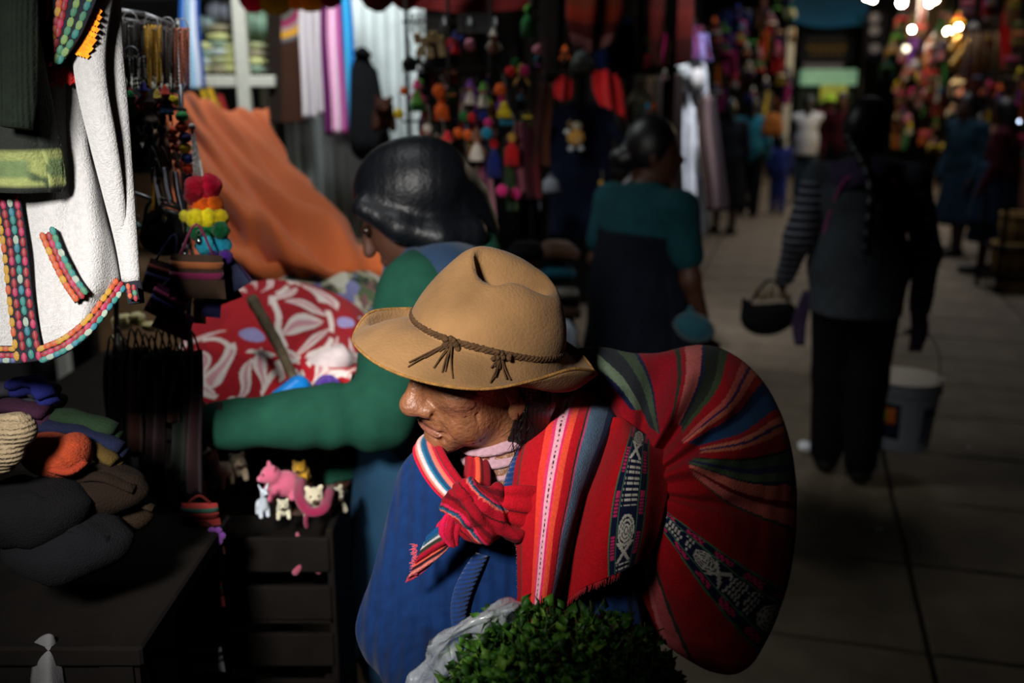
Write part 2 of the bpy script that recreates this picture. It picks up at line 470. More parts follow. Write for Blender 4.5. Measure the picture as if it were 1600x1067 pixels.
def old_body():
    lo = HO - .15; hi = HO + .15
    Fd = Field((-.42, .85, -.0), (.45, 1.85, 1.40), .014, fine=((lo[0] - .0, lo[1] + .02, lo[2] + .02), (hi[0] - .02, hi[1] - .02, hi[2]), .0023))
    e = lambda c, r, k=.012, op='add', R=HR: Fd.ell(hp(*c), r, R, k, op)
    # skull, face masses
    e((-.012, 0, .036), (.090, .070, .080)); e((.045, 0, -.005), (.054, .060, .074), .02); e((.046, 0, -.054), (.047, .052, .046), .02)
    e((.077, 0, -.084), (.023, .031, .021), .012)
    for s in (-1, 1):
        e((.064, s * .040, -.002), (.027, .025, .022), .016)
        e((.052, s * .040, -.050), (.030, .019, .030), .016)
        e((.072, s * .024, -.072), (.016, .014, .016), .010)
        Fd.cap(hp(.094, s * .008, .044), hp(.078, s * .046, .044), .009, .007, k=.012)
        e((.098, s * .033, .028), (.016, .019, .012), .010, 'sub')
        Fd.cap(hp(.086, s * .020, .034), hp(.080, s * .046, .033), .005, .004, k=.005)
        Fd.cap(hp(.088, s * .020, .022), hp(.081, s * .046, .022), .005, .004, k=.005)
        # ears
        RE = HR @ rotm('X', s * 12) @ rotm('Y', 12)
        e((-.004, s * .076, -.002), (.020, .008, .033), .006, 'add', RE)
        e((.004, s * .077, -.033), (.010, .0075, .013), .008)
        e((.000, s * .086, .000), (.010, .007, .019), .005, 'sub', RE)
        e((.101, s * .0175, -.0245), (.0135, .0105, .0105), .004)
        e((.106, s * .009, -.0325), (.006, .004, .004), .004, 'sub')
    Fd.cap(hp(.092, 0, .036), hp(.112, 0, -.010), .009, .0125, k=.014)
    e((.1155, 0, -.0195), (.0165, .0175, .0150), .008)
    e((.088, 0, -.042), (.014, .030, .016), .012)
    e((.0940, 0, -.0520), (.0080, .030, .0042), .006)
    e((.0940, 0, -.0620), (.0100, .032, .0056), .006)
    Fd.chain([hp(.084, -.040, -.061), hp(.098, -.020, -.0572), hp(.105, 0, -.0565), hp(.098, .020, -.0572), hp(.084, .040, -.061)], .0030, k=.003, op='sub')
    # neck, trunk, limbs
    Fd.cap(hp(-.012, 0, -.045), NECKB, .046, .054, k=.03)
    Fd.cap(NECKB, W(800, 1080, 1.5), .07, .11, k=.05); Fd.cap(W(800, 1080, 1.5), HIPC, .11, .115, k=.05)
    Fd.cap(SHL, SHR, .045, .045, k=.05)
    Fd.chain([SHL, ELL, WRL], [.042, .033, .023], k=.02); Fd.chain([SHR, ELR, WRR], [.042, .033, .023], k=.02)
    hand(Fd, WRL, W(830, 1140, 1.17) - WRL, np.array([-.3, .6, -.6]), .95, .9, 1)
    hand(Fd, WRR, W(760, 1165, 1.12) - WRR, np.array([.6, -.2, -.5]), .95, .9, -1)
    for s in (-1, 1):
        h = HIPC + np.array([s * .02, -s * .085, -.02]); kn = np.array([h[0] - .02, h[1], .38]); an = np.array([h[0] + .0, h[1], .07])
        Fd.chain([h, kn, an], [.075, .052, .036], k=.02)
        Fd.cap(an - [0, 0, .035], an + np.array([-.14, -.04, -.042]), .034, .026, k=.02)
    V, Q = Fd.mesh(1)
    # wrinkles: real furrows in the surface
    N = vnormals(V, Q); q = (V - HO) @ HR; qm = q * [1, 1, 1]; qm[:, 1] = np.abs(qm[:, 1])
    near = np.where((np.abs(q) < .13).all(1))[0]; P = qm[near]
    disp = np.zeros(len(near))
    fur = [([(.106, .017, -.016), (.096, .032, -.036), (.086, .037, -.058)], .0022, .0024), ([(.094, .027, -.060), (.085, .031, -.074), (.076, .027, -.088)], .002, .0022),
           ([(.079, .046, -.028), (.074, .048, -.050), (.066, .044, -.072)], .0015, .0022), ([(.066, .054, -.026), (.062, .055, -.052), (.056, .049, -.078)], .0015, .0025),
           ([(.052, .060, -.03), (.05, .058, -.055), (.046, .052, -.076)], .0012, .0025), ([(.084, .040, -.036), (.078, .043, -.056), (.072, .040, -.070)], .0014, .0018),
           ([(.099, 0, -.069), (.096, .014, -.070), (.088, .022, -.073)], .0016, .0025), ([(.074, .050, .020), (.058, .063, .010), (.045, .068, .004)], .0012, .0018),
           ([(.074, .050, .012), (.060, .061, -.002), (.048, .066, -.012)], .0012, .0018), ([(.086, .030, .012), (.078, .043, .006), (.066, .053, .004)], .0014, .002),
           ([(.084, .024, -.080), (.074, .036, -.072), (.070, .044, -.062)], .0012, .0018), ([(.088, .022, -.066), (.082, .036, -.064), (.07, .045, -.05)], .0012, .0018),
           ([(.080, .014, -.094), (.072, .028, -.088), (.062, .036, -.082)], .0012, .002)]
    for k in range(7):
        y = .004 + k * .0042; fur.append(([(.103, y * .7, -.036), (.103 - y * .25, y, -.048)], .0007, .0010))
        fur.append(([(.098, y * .7, -.066), (.094, y, -.076)], .0006, .0011))
    for k in range(34):
        rg = np.random.RandomState(k); a = np.array([.04 + .05 * rg.rand(), .03 + .03 * rg.rand(), -.09 + .08 * rg.rand()])
        fur.append(([a, a + np.array([-.012, .006, -.014 + .02 * rg.rand()])], .0008, .0013))
    for L, dp, wd_ in fur: disp -= 2.2 * dp * np.exp(-(polyline_dist(P, L) / wd_) ** 2)
    V[near] += N[near] * disp[:, None]
    # skin tones: lips, nose tip, lids
    c = np.tile(np.array(lin((126, 80, 52))), (len(V), 1))
    def tint(ctr, r, colr, a=1.0):
        w = a * np.exp(-(np.linalg.norm((qm - ctr) / r, axis=1)) ** 4)[:, None]; c[:] = c * (1 - w) + np.array(lin(colr)) * w
    tint((.100, 0, -.0515), (.012, .030, .006), (104, 58, 48)); tint((.096, 0, -.0625), (.013, .030, .007), (122, 72, 58))
    tint((.116, 0, -.02), (.016, .018, .016), (150, 98, 76), .7); tint((.066, .045, -.004), (.02, .025, .02), (160, 104, 76), .7)
    tint((.088, .034, .028), (.02, .02, .012), (88, 56, 42), .8)
    return V, Q, c
V, Q, c = old_body()
mk('body', (V, Q), SKIN, woman, col=c)
EYE = mat('eye_white', (205, 195, 180), rough=.2, var=.05, bump=0); IRIS = mat('iris_dark', (30, 18, 12), rough=.15, var=.05, bump=0)
for s in (-1, 1):
    ey = mk('eye', sph(hp(.076, s * .033, .028), .0125, 16, 10), EYE, woman)
    mk('iris', sph(hp(.0865, s * .0335, .0275), (.0035, .0055, .0055), 12, 8, HR), IRIS, ey)

# hair: two masses drawn back behind the ears
HAIR = mat('black_hair', (14, 12, 13), rough=.38, var=.3, scale=60, bump=.6, bscale=120, wave=(55, 'X', .2), spec=.3)
Fd = Field(HO - .2, HO + .2, .0045)
Fd.ell(hp(-.016, 0, .052), (.092, .077, .085), HR, .01).ell(hp(.07, 0, .0), (.085, .09, .055), HR, .012, 'sub').ell(hp(.08, 0, -.05), (.09, .09, .08), HR, .012, 'sub')
for s in (-1, 1):
    Fd.chain([hp(-.02, s * .062, .03), hp(-.032, s * .070, -.03), hp(-.026, s * .066, -.075), hp(-.01, s * .060, -.11)], [.03, .026, .022, .012], k=.012)
    Fd.chain([hp(-.01, s * .074, .045), hp(-.018, s * .078, -.01), hp(-.012, s * .070, -.06), hp(.006, s * .058, -.088)], [.010, .010, .011, .004], k=.008)
Fd.plane(W(761, 512, 1.33), (math.sin(math.radians(14)), 0, math.cos(math.radians(14))))
mk('hair', Fd.mesh(1), HAIR, woman)
mb = MB()
for i in range(46):
    r = random.Random(i); a = hp(-.012 + r.uniform(-.02, .012), .078 + r.uniform(-.004, .012), .0 + r.uniform(-.03, .02))
    b = a + HU * -.05 + HF * r.uniform(-.02, .012); e = b + HU * r.uniform(-.05, -.02) + HF * r.uniform(-.015, .03) + HL * r.uniform(-.015, .004)
    mb.add(*tube(crom([a, b, e], 7), [.0009, .0009, .0008, .0008, .0007, .0005, .0003], 4))
tag(mk('loose_hair', mb.get(), HAIR, woman), kind='stuff')

# ---- felt hat
HATC = W(761, 523, 1.318); hpx = .868e-3
_t = math.radians(14); _k = math.radians(-3)
hA = np.array([math.cos(_t), 0, -math.sin(_t)]); hZ = np.array([math.sin(_t), 0, math.cos(_t)])
hB = np.cross(hZ, hA); hZ, hB = hZ * math.cos(_k) + hB * math.sin(_k), hB * math.cos(_k) - hZ * math.sin(_k)
def hat(a, b, z): return HATC + (hA * np.asarray(a)[..., None] + hB * np.asarray(b)[..., None] + hZ * np.asarray(z)[..., None]) * hpx
def per(tab, ph):
    t = np.array(tab, float); x = np.concatenate([t[:, 0] - 360, t[:, 0], t[:, 0] + 360])
    m = (np.asarray(ph) % 360); out = []
    for cidx in range(1, t.shape[1]):
        y = np.tile(t[:, cidx], 3); i = np.searchsorted(x, m) - 1
        x0, x1 = x[i], x[i + 1]; u = (m - x0) / (x1 - x0)
        d = lambda j: (y[j + 1] - y[j - 1]) / (x[j + 1] - x[j - 1])
        h = x1 - x0
        out.append((2 * u ** 3 - 3 * u ** 2 + 1) * y[i] + (u ** 3 - 2 * u ** 2 + u) * h * d(i) + (-2 * u ** 3 + 3 * u ** 2) * y[i + 1] + (u ** 3 - u ** 2) * h * d(i + 1))
    return out
BRIM = [(0, 176, -24, -20), (45, 166, -14, -10), (90, 146, -16, -22), (125, 160, -38, -18), (150, 180, -56, -21), (167, 191, -50, -24), (184, 196, -20, -44), (205, 196, -16, -44), (235, 187, -20, -43), (270, 172, -19, -31), (297, 163, -25, -8), (320, 166, -34, 10), (342, 175, -38, -1)]
NPH = 160
ph = np.arange(NPH) * 360 / NPH; pr_ = np.radians(ph); cp, sp_ = np.cos(pr_), np.sin(pr_)
bR, bM, bE = per(BRIM, ph)
ba, bb = 119 * cp, 104 * sp_
rows = []
for s in np.linspace(1, 0.0, 16):
    q = 1 / .55; l = s * (s - .55) / (1 * .45); m_ = s * (s - 1) / (.55 * -.45)
    rows.append((ba + (bR * cp - ba) * s, bb + (bR * .93 * sp_ - bb) * s, bE * l + bM * m_))
TOPZ, = per([(0, 94), (45, 108), (90, 120), (135, 128), (165, 128), (195, 116), (225, 94), (270, 91), (315, 90)], ph)
ta, tb = 16 + 70 * cp, 4 + 58 * sp_
for s in np.linspace(0.04, 1, 20):
    bulge = 1 + .05 * math.sin(math.pi * s)
    w = s ** 1.25; rr = 1.0
    if s > .82: rr = 1 - .06 * ((s - .82) / .18) ** 2
    A = (ba * (1 - w) + ta * w); B = (bb * (1 - w) + tb * w)
    A = 16 * w + (A - 16 * w) * bulge * rr; B = B * bulge * rr
    zz = TOPZ * (s if s < .82 else s - .04 * ((s - .82) / .18) ** 2)
    rows.append((A, B, zz - (4 if s < .1 else 0) * 0))
A1, B1, Z1 = rows[-1]
for s in np.linspace(.94, .0, 20):
    A = 16 + (A1 - 16) * s; B = 4 + (B1 - 4) * s; zc = 110 - .13 * (A - 16)
    Zr = Z1 * s + zc * (1 - s)
    edge = 1 - s ** 5
    trough = -38 * np.exp(-((B - 2 - .10 * (A - 16)) / 22) ** 2) * edge * np.clip((A + 70) / 30, 0, 1)
    pinch = -46 * np.exp(-((A + 28) / 25) ** 2 - ((B + 20) / 20) ** 2) * min(1, (1 - s) * 6)
    rows.append((A, B, Zr + 5 * (1 - s ** 2) * 1 + trough + pinch))
HV = np.concatenate([hat(*r) for r in rows]); HV += hZ * (0.0012 * vnoise(HV, 60, 3))[:, None]
hat_o = empty('tmp', (0, 0, 0)); bpy.data.objects.remove(hat_o)
FELT = mat('tan_felt', (126, 94, 60), rough=.95, var=.42, scale=11, bump=.35, bscale=260, sheen=.06, spec=.12)
hat_m = mk('felt_hat', (HV, grid_faces(len(rows), NPH, True)), FELT, woman, thick=.0032, label='tan felt hat with a creased crown and curled brim')
CORD = mat('brown_cord', (74, 50, 26), rough=.95, var=.4, scale=120, bump=.6, bscale=500)
TRIM = mat('edge_braid', (138, 98, 48), rough=.95, var=.4, scale=120, bump=.6, bscale=500)
eg = hat(*rows[0]); eg = np.concatenate([eg, eg[:1]])
mk('edge_trim', tube(eg, .0021, 6, caps=False), TRIM, hat_m)
mb = MB(); t = np.linspace(0, 2 * math.pi, 161)
for k in range(3):
    w = 3.5 * np.cos(t * 34 + k * 2.09); z = 7 + 3.5 * np.sin(t * 34 + k * 2.09)
    mb.add(*tube(hat((119 + w * .6) * np.cos(t) * .995 + .4, (104 + w * .6) * np.sin(t), z + 2 * np.sin(t * 3)), .0026, 5, caps=False))
mk('hat_cord', mb.get(), CORD, hat_m)
for kx, (phi, n_) in enumerate(((246, 9), (281, 7))):
    a_, b_ = 124 * math.cos(math.radians(phi)), 109 * math.sin(math.radians(phi)); mb = MB()
    for i in range(12):
        r = random.Random(i + kx * 50); c0 = hat(a_ + r.uniform(-12, 12), b_ - r.uniform(0, 5), 6 + r.uniform(-6, 7))
        mb.add(*sph(c0, .0042 if kx == 0 else .003, 8, 6, None, .2, i))
    for i in range(n_):
        r = random.Random(i + kx * 90); da = r.uniform(-46, 30) if kx == 0 else r.uniform(-38, 30)
        ln = r.uniform(.25, 1.0)
        pts = []
        for q in np.linspace(0, 1, 6):
            aa = a_ + da * q * ln; s = min(.95, q * ln * .9)
            base = np.array([np.cos(math.atan2(b_ / 104, aa / 119)), np.sin(math.atan2(b_ / 104, aa / 119))])
            phq = math.degrees(math.atan2(base[1], base[0])); R_, M_, E_ = [float(x) for x in per(BRIM, np.array([phq]))]
            aB, bBv = 119 * base[0], 104 * base[1]
            l = s * (s - .55) / .45; m_ = s * (s - 1) / (.55 * -.45)
            pts.append(hat(aB + (R_ * base[0] - aB) * s, bBv + (R_ * .93 * base[1] - bBv) * s, 5 * (1 - q) + 3.5 + E_ * l + M_ * m_ + r.uniform(0, 1.5)))
        mb.add(*tube(crom(pts, 14), .0011, 5))
    mk('cord_knot', mb.get(), CORD, hat_m)

# ---- clothes
BLUE = mat('blue_knit', (12, 42, 88), rough=.9, var=.25, scale=60, bump=.3, bscale=320, sheen=.04, spec=.15, wave=(15, 'X', .45))
Fd = Field((-.30, .95, .55), (.42, 1.80, 1.26), .0065)
ch = W(765, 860, 1.47)
Fd.cap(W(800, 775, 1.44), W(775, 960, 1.49), .098, .130, k=.05); Fd.cap(W(775, 960, 1.47), np.array([.02, 1.50, .68]), .135, .165, k=.05)
Fd.cap(W(735, 800, 1.43), W(728, 930, 1.43), .075, .085, k=.05)
Fd.cap(SHR + [.02, 0, 0], SHL, .075, .07, k=.05)
Fd.chain([SHR, ELR, WRR * .75 + ELR * .25, WRR], [.066, .058, .045, .040], k=.025)
Fd.chain([SHL, ELL, WRL * .75 + ELL * .25, WRL], [.068, .060, .046, .040], k=.025)
Fd.cap(NECKB + [.01, .04, .035], NECKB - [.0, -.01, .08], .052, .09, k=.03)
Fd.ell(W(752, 738, 1.35), (.050, .085, .075), None, .012, 'sub')
# the cardigan falls open at the front
Fd.chain([W(728, 890, 1.34), W(708, 940, 1.315), W(700, 1010, 1.30), W(720, 1100, 1.29)], [.004, .010, .020, .03], k=.008, op='sub')
Fd.plane(WRR, WRR - ELR); 
V, Q = Fd.mesh(1); N = vnormals(V, Q)
V = V + N * (.0045 * vnoise(V * [1, 1, .35], 42, 5) + .004 * vnoise(V * [1, 1, .6], 20, 15, 2))[:, None]
mk('cardigan', (V, Q), BLUE, woman)
BANDM = mat('blue_rib_band', (18, 56, 116), rough=.9, var=.25, scale=80, bump=.3, bscale=320, sheen=.2, wave=(60, 'Z', .6))
mk('collar_band', patch([[(822, 676, 1.36), (832, 690, 1.37), (842, 705, 1.40)], [(796, 730, 1.325), (812, 738, 1.33), (826, 744, 1.37)], [(782, 775, 1.305), (800, 782, 1.31), (815, 785, 1.35)], [(772, 815, 1.30), (790, 820, 1.305), (805, 822, 1.34)]], 30, 8), BANDM, woman, thick=.006)
mk('button_band', patch([[(742, 862, 1.335), (752, 866, 1.335), (762, 868, 1.34)], [(716, 905, 1.322), (728, 915, 1.322), (738, 922, 1.327)], [(704, 950, 1.312), (716, 960, 1.312), (727, 968, 1.317)], [(712, 1010, 1.30), (724, 1015, 1.30), (736, 1018, 1.307)], [(740, 1080, 1.285), (752, 1083, 1.285), (764, 1085, 1.292)]], 34, 6), BANDM, woman, thick=.006)
# ribbed turtleneck
WOOL = mat('pale_pink_knit', (176, 138, 148), rough=.95, var=.2, scale=120, bump=.5, bscale=420, sheen=.2)
Fd = Field(W(760, 720, 1.4) - .14, W(760, 720, 1.4) + .14, .0045)
n0, n1 = hp(-.006, 0, -.062), NECKB + (NECKB - hp(-.012, 0, -.045)) * .12; axn = (n1 - n0) / np.linalg.norm(n1 - n0); ta_, tb_, _ = basis(axn)
for i in range(6):
    q = .34 + .66 * i / 5; Fd.ell(n0 + (n1 - n0) * q + np.array([-.004, -.006, 0]), (.060 + .003 * i, .060 + .003 * i, .0105), np.stack([ta_, tb_, axn], 1), .004)
Fd.cap(n0 + (n1 - n0) * .36, n1, .053, .062, k=.006)
mk('turtleneck', Fd.mesh(1), WOOL, woman)
# long skirt and shoes (out of the frame, she stands in them)
SKIRT = cloth((26, 26, 44), wave=(18, 'X', .5))
th = np.linspace(0, 2 * math.pi, 64, endpoint=False)
rr = []
for q in np.linspace(0, 1, 14):
    r = .165 + .13 * q; w = 1 + .06 * q * np.sin(th * 11)
    rr.append(np.stack([HIPC[0] + r * w * np.cos(th) - .01 * q, HIPC[1] + r * w * np.sin(th), np.full(64, .80 - .62 * q)], 1))
mk('skirt', (np.concatenate(rr), grid_faces(14, 64, True)), SKIRT, woman, thick=.006)
for s in (-1, 1):
    an = np.array([HIPC[0] + s * .02, HIPC[1] - s * .085, .0])
    Fd = Field(an + [-.26, -.14, -.02], an + [.12, .12, .16], .008)
    Fd.cap(an + [.02, 0, .045], an + [-.15, -.043, .038], .05, .042, k=.02).cap(an + [.02, 0, .04], an + [.01, 0, .10], .045, .046, k=.02).plane(an, (0, 0, -1))
    mk('shoe', Fd.mesh(1), shiny((22, 18, 16), .5), woman)

# ------------------------------------------------------------------ the striped carrying cloth with its load
CRIM = (150, 14, 24)
def hexcol(v, stops):
    """constant stripes: stops = [(upper limit, rgb)]"""
    out = np.zeros(v.shape + (3,)); lo = -9
    for hi_, cc in stops:
        m = (v >= lo) & (v < hi_); out[m] = lin(cc); lo = hi_
    return out
WEAVE = mat('woven_wool', attr=True, rough=.92, var=.18, scale=220, bump=.45, bscale=420, sheen=.03, spec=.12)
bundle = thing('carrying_cloth', 'red striped woven carrying cloth with a heavy load, knotted at the chest', 'carrying cloth', W(1080, 1000, 1.60) * [1, 1, 0] + [0, 0, W(1100, 1055, 1.55)[2]])
def woven_band(u, v, c):
    """navy band with light figures: u across 0..1, v along (in band widths)"""
    n = np.array(lin((18, 22, 52))); out = np.tile(n, u.shape + (1,))
    out[(np.abs(u - .02) < .03) | (np.abs(u - .98) < .03)] = lin((60, 104, 72))
    out[(np.abs(u - .24) < .018) | (np.abs(u - .76) < .018)] = lin((70, 116, 84))
    side = ((u > .07) & (u < .2)) | ((u > .8) & (u < .93))
    out[side & (np.mod(v * 1.1, 1) < .6) & (np.mod(v * 14, 1) < .75)] = lin((196, 40, 92))
    f = np.mod(v, 2.2); x = (u - .5) / .24
    fig = (np.abs(x) ** 2 + ((f - .45) / .38) ** 2 < 1) & (np.mod(np.sqrt(np.abs(x) ** 2 + ((f - .45) / .38) ** 2) * 4, 1) < .68)
    fig |= (np.abs(np.abs(x) - np.abs(f - .95) / .25 * .8) < .22) & (np.abs(f - .95) < .25)
    fig |= (np.abs(x) < .9) & (f > 1.22) & (f < 2.15) & (np.mod(f * 9, 1) < .42) & (np.mod(u * 34, 1) < .8)
    out[fig & (np.abs(x) < 1)] = lin((196, 190, 176))
    return out
PIV = (985, 760)
SIL = [(140, 868, 640), (128, 862, 590), (118, 882, 549), (105, 935, 541), (92, 985, 553), (80, 1032, 553), (68, 1072, 541), (58, 1112, 538), (48, 1160, 562), (38, 1200, 606), (28, 1222, 650), (15, 1236, 700), (4, 1243, 745), (-8, 1244, 800), (-20, 1240, 860), (-32, 1230, 915), (-42, 1213, 965), (-52, 1188, 1018), (-60, 1164, 1052), (-67, 1125, 1056), (-76, 1062, 1022), (-88, 1000, 968), (-100, 955, 915)]
SR = np.array([math.hypot(x - PIV[0], y - PIV[1]) for a, x, y in SIL]); SA = np.array([math.degrees(math.atan2(PIV[1] - y, x - PIV[0])) for a, x, y in SIL])
NA, NV = 420, 130
an = np.linspace(SA[0], SA[-1], NA); Rs = np.interp(-an, -SA, SR); Rs = np.convolve(np.pad(Rs, 8, 'edge'), np.ones(17) / 17, 'valid')
vv = np.concatenate([np.linspace(0, 1, 96), 1 + np.linspace(0, 1, NV - 95)[1:]])
Aq, Vq = np.meshgrid(an, vv, indexing='ij'); Rq = np.repeat(Rs[:, None], NV, 1)
fr = np.minimum(Vq, 1); bk = np.clip(Vq - 1, 0, 1)
rad = Rq * (fr * (1 - bk ** 2.2 * .98))
px_ = PIV[0] + rad * np.cos(np.radians(Aq)); py_ = PIV[1] - rad * np.sin(np.radians(Aq))
far = np.interp(-Aq, [-140, -100, -60, -20, 20, 60, 100], [.10, .10, .16, .20, .20, .15, .06])
dep = 1.385 - .045 * np.sin(np.pi * np.clip(fr * 1.1, 0, 1)) * np.interp(-Aq, [-130, -80, -30, 60, 100], [0, .3, 1, 1, .2]) + far * (1 - np.sqrt(np.clip(1 - (fr * .995) ** 2, 0, 1))) + .30 * np.sin(bk * np.pi / 2)
foldA = np.sin(np.radians(Aq) * 9 + 1.2 + 1.5 * Vq) + .6 * np.sin(np.radians(Aq) * 17 + .5 - 2 * Vq)
dep += .011 * foldA * np.clip(fr * 1.5, 0, 1) * np.clip((1.02 - fr) * 6, 0, 1) * np.interp(-Aq, [-130, -45, 10, 60], [1.3, 1.3, .5, .35])
# one deep crease where the load hangs over
crs = lambda a0, w, dpt: dpt * np.exp(-((Aq - a0 - 10 * (fr - .5)) / w) ** 2) * np.clip(fr * 2.2, 0, 1) * np.clip((1.0 - fr) * 4, 0, 1)
dep += crs(52, 7, .035) + crs(108, 12, .05) + crs(30, 5, .02) + crs(-12, 4, .014) + crs(80, 6, .015)
BV = np.stack([np.zeros_like(dep)] * 3, -1)
BV = CC + dep[..., None] * (CF + CX * ((px_ - 800) / FPX)[..., None] + CU * ((533.5 - py_) / FPX)[..., None])
BV += (.0028 * vnoise(BV, 45, 9) + .010 * vnoise(BV * [1, .4, 1], 17, 21, 2) * np.clip(fr * 2, 0, 1) * np.clip((1.03 - fr) * 5, 0, 1))[..., None] * -CF
ST = [(-101, CRIM), (-78, (150, 14, 24)), (-76, (190, 96, 96)), (-71, (176, 70, 74)), (-69.5, (30, 44, 34)), (-52, (150, 12, 22)), (-33, None), (-19, (138, 10, 18)), (-17, (40, 60, 44)), (-11, (196, 96, 88)), (-8.5, (110, 8, 22)), (-4, (206, 104, 84)), (-2.5, (44, 40, 74)), (1, (74, 92, 62)), (4.5, (40, 36, 80)), (8, (66, 84, 60)), (9.5, (34, 30, 30)), (14, (162, 18, 26)), (17, (214, 112, 80)), (20.5, (60, 40, 82)), (24, (220, 120, 92)), (27, (166, 18, 30)), (34, (26, 66, 104)), (37, (18, 40, 78)), (41, (170, 28, 34)), (43, (70, 40, 84)), (48, (214, 112, 84)), (53, (160, 18, 28)), (56, (58, 72, 48)), (62, (40, 46, 36)), (64, (30, 34, 70)), (70, (204, 106, 100)), (74, (150, 20, 34)), (78, (44, 54, 40)), (80, (126, 20, 34)), (100, (140, 14, 30)), (102, (26, 30, 60)), (106, (62, 78, 58)), (111, (36, 40, 44)), (115, (90, 104, 84)), (118, (24, 28, 60)), (200, (140, 14, 28))]
warpA = Aq + 2.5 * np.sin(Vq * 3)
bc = hexcol(warpA, [(h, c_ or (0, 0, 0)) for h, c_ in ST])
A2 = np.degrees(np.arctan2(715 - py_, px_ - 1040)); r2_ = np.hypot(px_ - 1040, py_ - 715); A2 = A2 + 5 * np.sin(r2_ / 48.0) * np.clip(r2_ / 160, 0, 1) + 1.5 * vnoise(np.stack([px_, py_], -1) / 40, 1.0, 3)
ST2 = [(-34, (140, 10, 18)), (-32.5, (40, 60, 44)), (-26, (190, 92, 84)), (-23, (104, 8, 22)), (-16, (198, 100, 82)), (-14.5, (36, 34, 60)), (-10, (74, 92, 62)), (-6.5, (40, 36, 80)), (-1, (66, 84, 60)), (.5, (34, 30, 30)), (8, (160, 16, 26)), (11, (206, 108, 80)), (13, (60, 40, 82)), (16, (214, 116, 90)), (20, (160, 16, 28)), (29, (24, 62, 100)), (34, (18, 40, 78)), (38, (166, 24, 32)), (42, (208, 108, 84)), (44, (70, 40, 84)), (48, (190, 84, 76)), (56, (158, 18, 28)), (60, (58, 72, 48)), (67, (36, 42, 34)), (69, (30, 34, 70)), (78, (196, 100, 96)), (81, (150, 20, 34)), (84, (44, 54, 40)), (104, (140, 14, 30)), (106, (26, 30, 60)), (112, (62, 78, 58)), (120, (36, 40, 44)), (126, (90, 104, 84)), (130, (24, 28, 60)), (400, (140, 14, 28))]
up = (A2 > -34) & (Aq > -40); b2 = hexcol(A2, ST2); b2[(r2_ < 46 + 10 * np.sin(A2 / 9)) | ((A2 > 120) & (py_ > 640))] = lin((142, 12, 26)); bc[up] = b2[up]; bc[(~up) & (Aq > -24)] = lin((140, 10, 18))
mB = (warpA >= -52) & (warpA < -33)
wb = woven_band((warpA + 52) / 19, rad / 62.0, None); bc[mB] = wb[mB]
mk('bundle', (BV.reshape(-1, 3), grid_faces(NA, NV)[:, ::-1]), WEAVE, bundle, col=bc.reshape(-1, 3))

def striped(nm, ctrl, nu, nv, stops, thick=.003, fn=None, amp=.0015, sc=45, seed=1, fold=None, parent=bundle, fringe=None):
    v, f, uv = patch(ctrl, nu, nv, amp=amp, scale=sc, seed=seed, fold=fold)
    c_ = hexcol(uv[:, 0], stops)
    if fn: c_ = fn(uv, c_)
    o = mk(nm, (v, f), WEAVE, parent, col=c_, thick=thick)
    return v.reshape(nu, nv, 3)
def drape_paint(uv, c_):
    m = (np.abs(uv[:, 0] - .45) < .012) & (np.mod(uv[:, 1] * 90, 1) < .45); c_[m] = lin((30, 10, 24)); return c_
g1 = striped('shoulder_drape', [
    [(842, 648, 1.45), (868, 622, 1.45), (900, 610, 1.46), (938, 618, 1.47), (972, 645, 1.48)],
    [(815, 690, 1.365), (850, 668, 1.335), (885, 655, 1.33), (925, 655, 1.345), (965, 668, 1.39)],
    [(803, 760, 1.315), (835, 745, 1.285), (868, 735, 1.275), (902, 730, 1.295), (934, 735, 1.335)],
    [(810, 840, 1.285), (830, 830, 1.26), (855, 825, 1.25), (880, 820, 1.265), (904, 815, 1.30)],
    [(815, 910, 1.26), (828, 910, 1.24), (846, 908, 1.23), (865, 905, 1.245), (886, 900, 1.27)],
    [(812, 975, 1.24), (822, 985, 1.22), (836, 988, 1.21), (848, 985, 1.225), (866, 975, 1.25)]], 140, 130,
    [(.09, (160, 14, 30)), (.105, (70, 60, 44)), (.29, (186, 18, 30)), (.36, (240, 66, 52)), (.40, (230, 60, 110)), (.50, (244, 176, 190)), (.53, (236, 50, 110)), (.60, (246, 82, 56)), (.675, (196, 20, 34)), (.69, (30, 50, 36)), (.71, (214, 70, 120)), (.86, (92, 118, 142)), (.90, (40, 60, 96)), (2, (24, 28, 46))], fn=drape_paint,
    fold=lambda u, v: .005 * np.sin(v * 9 + 2 * u) * np.minimum(1, u * 3) * (1 - .4 * u))
def flap_paint(uv, c_):
    u = (uv[:, 0] - .50) / .30; m = (u >= 0) & (u <= 1)
    b = woven_band(u, uv[:, 1] * 3.6 + .05, None); c_[m] = b[m]; return c_
g2 = striped('front_flap', [
    [(958, 652, 1.375), (972, 653, 1.375), (988, 664, 1.378), (1010, 680, 1.39), (1034, 690, 1.43)],
    [(942, 712, 1.345), (960, 706, 1.315), (978, 700, 1.30), (1006, 706, 1.315), (1046, 720, 1.39)],
    [(912, 788, 1.32), (935, 778, 1.29), (960, 770, 1.272), (1000, 768, 1.288), (1044, 770, 1.36)],
    [(896, 862, 1.30), (920, 850, 1.27), (950, 842, 1.258), (994, 832, 1.275), (1032, 825, 1.34)],
    [(886, 936, 1.285), (912, 918, 1.268), (950, 902, 1.262), (985, 886, 1.278), (1016, 866, 1.33)]], 150, 130,
    [(2, (176, 14, 24))], fn=flap_paint, amp=.003, sc=22, seed=4)
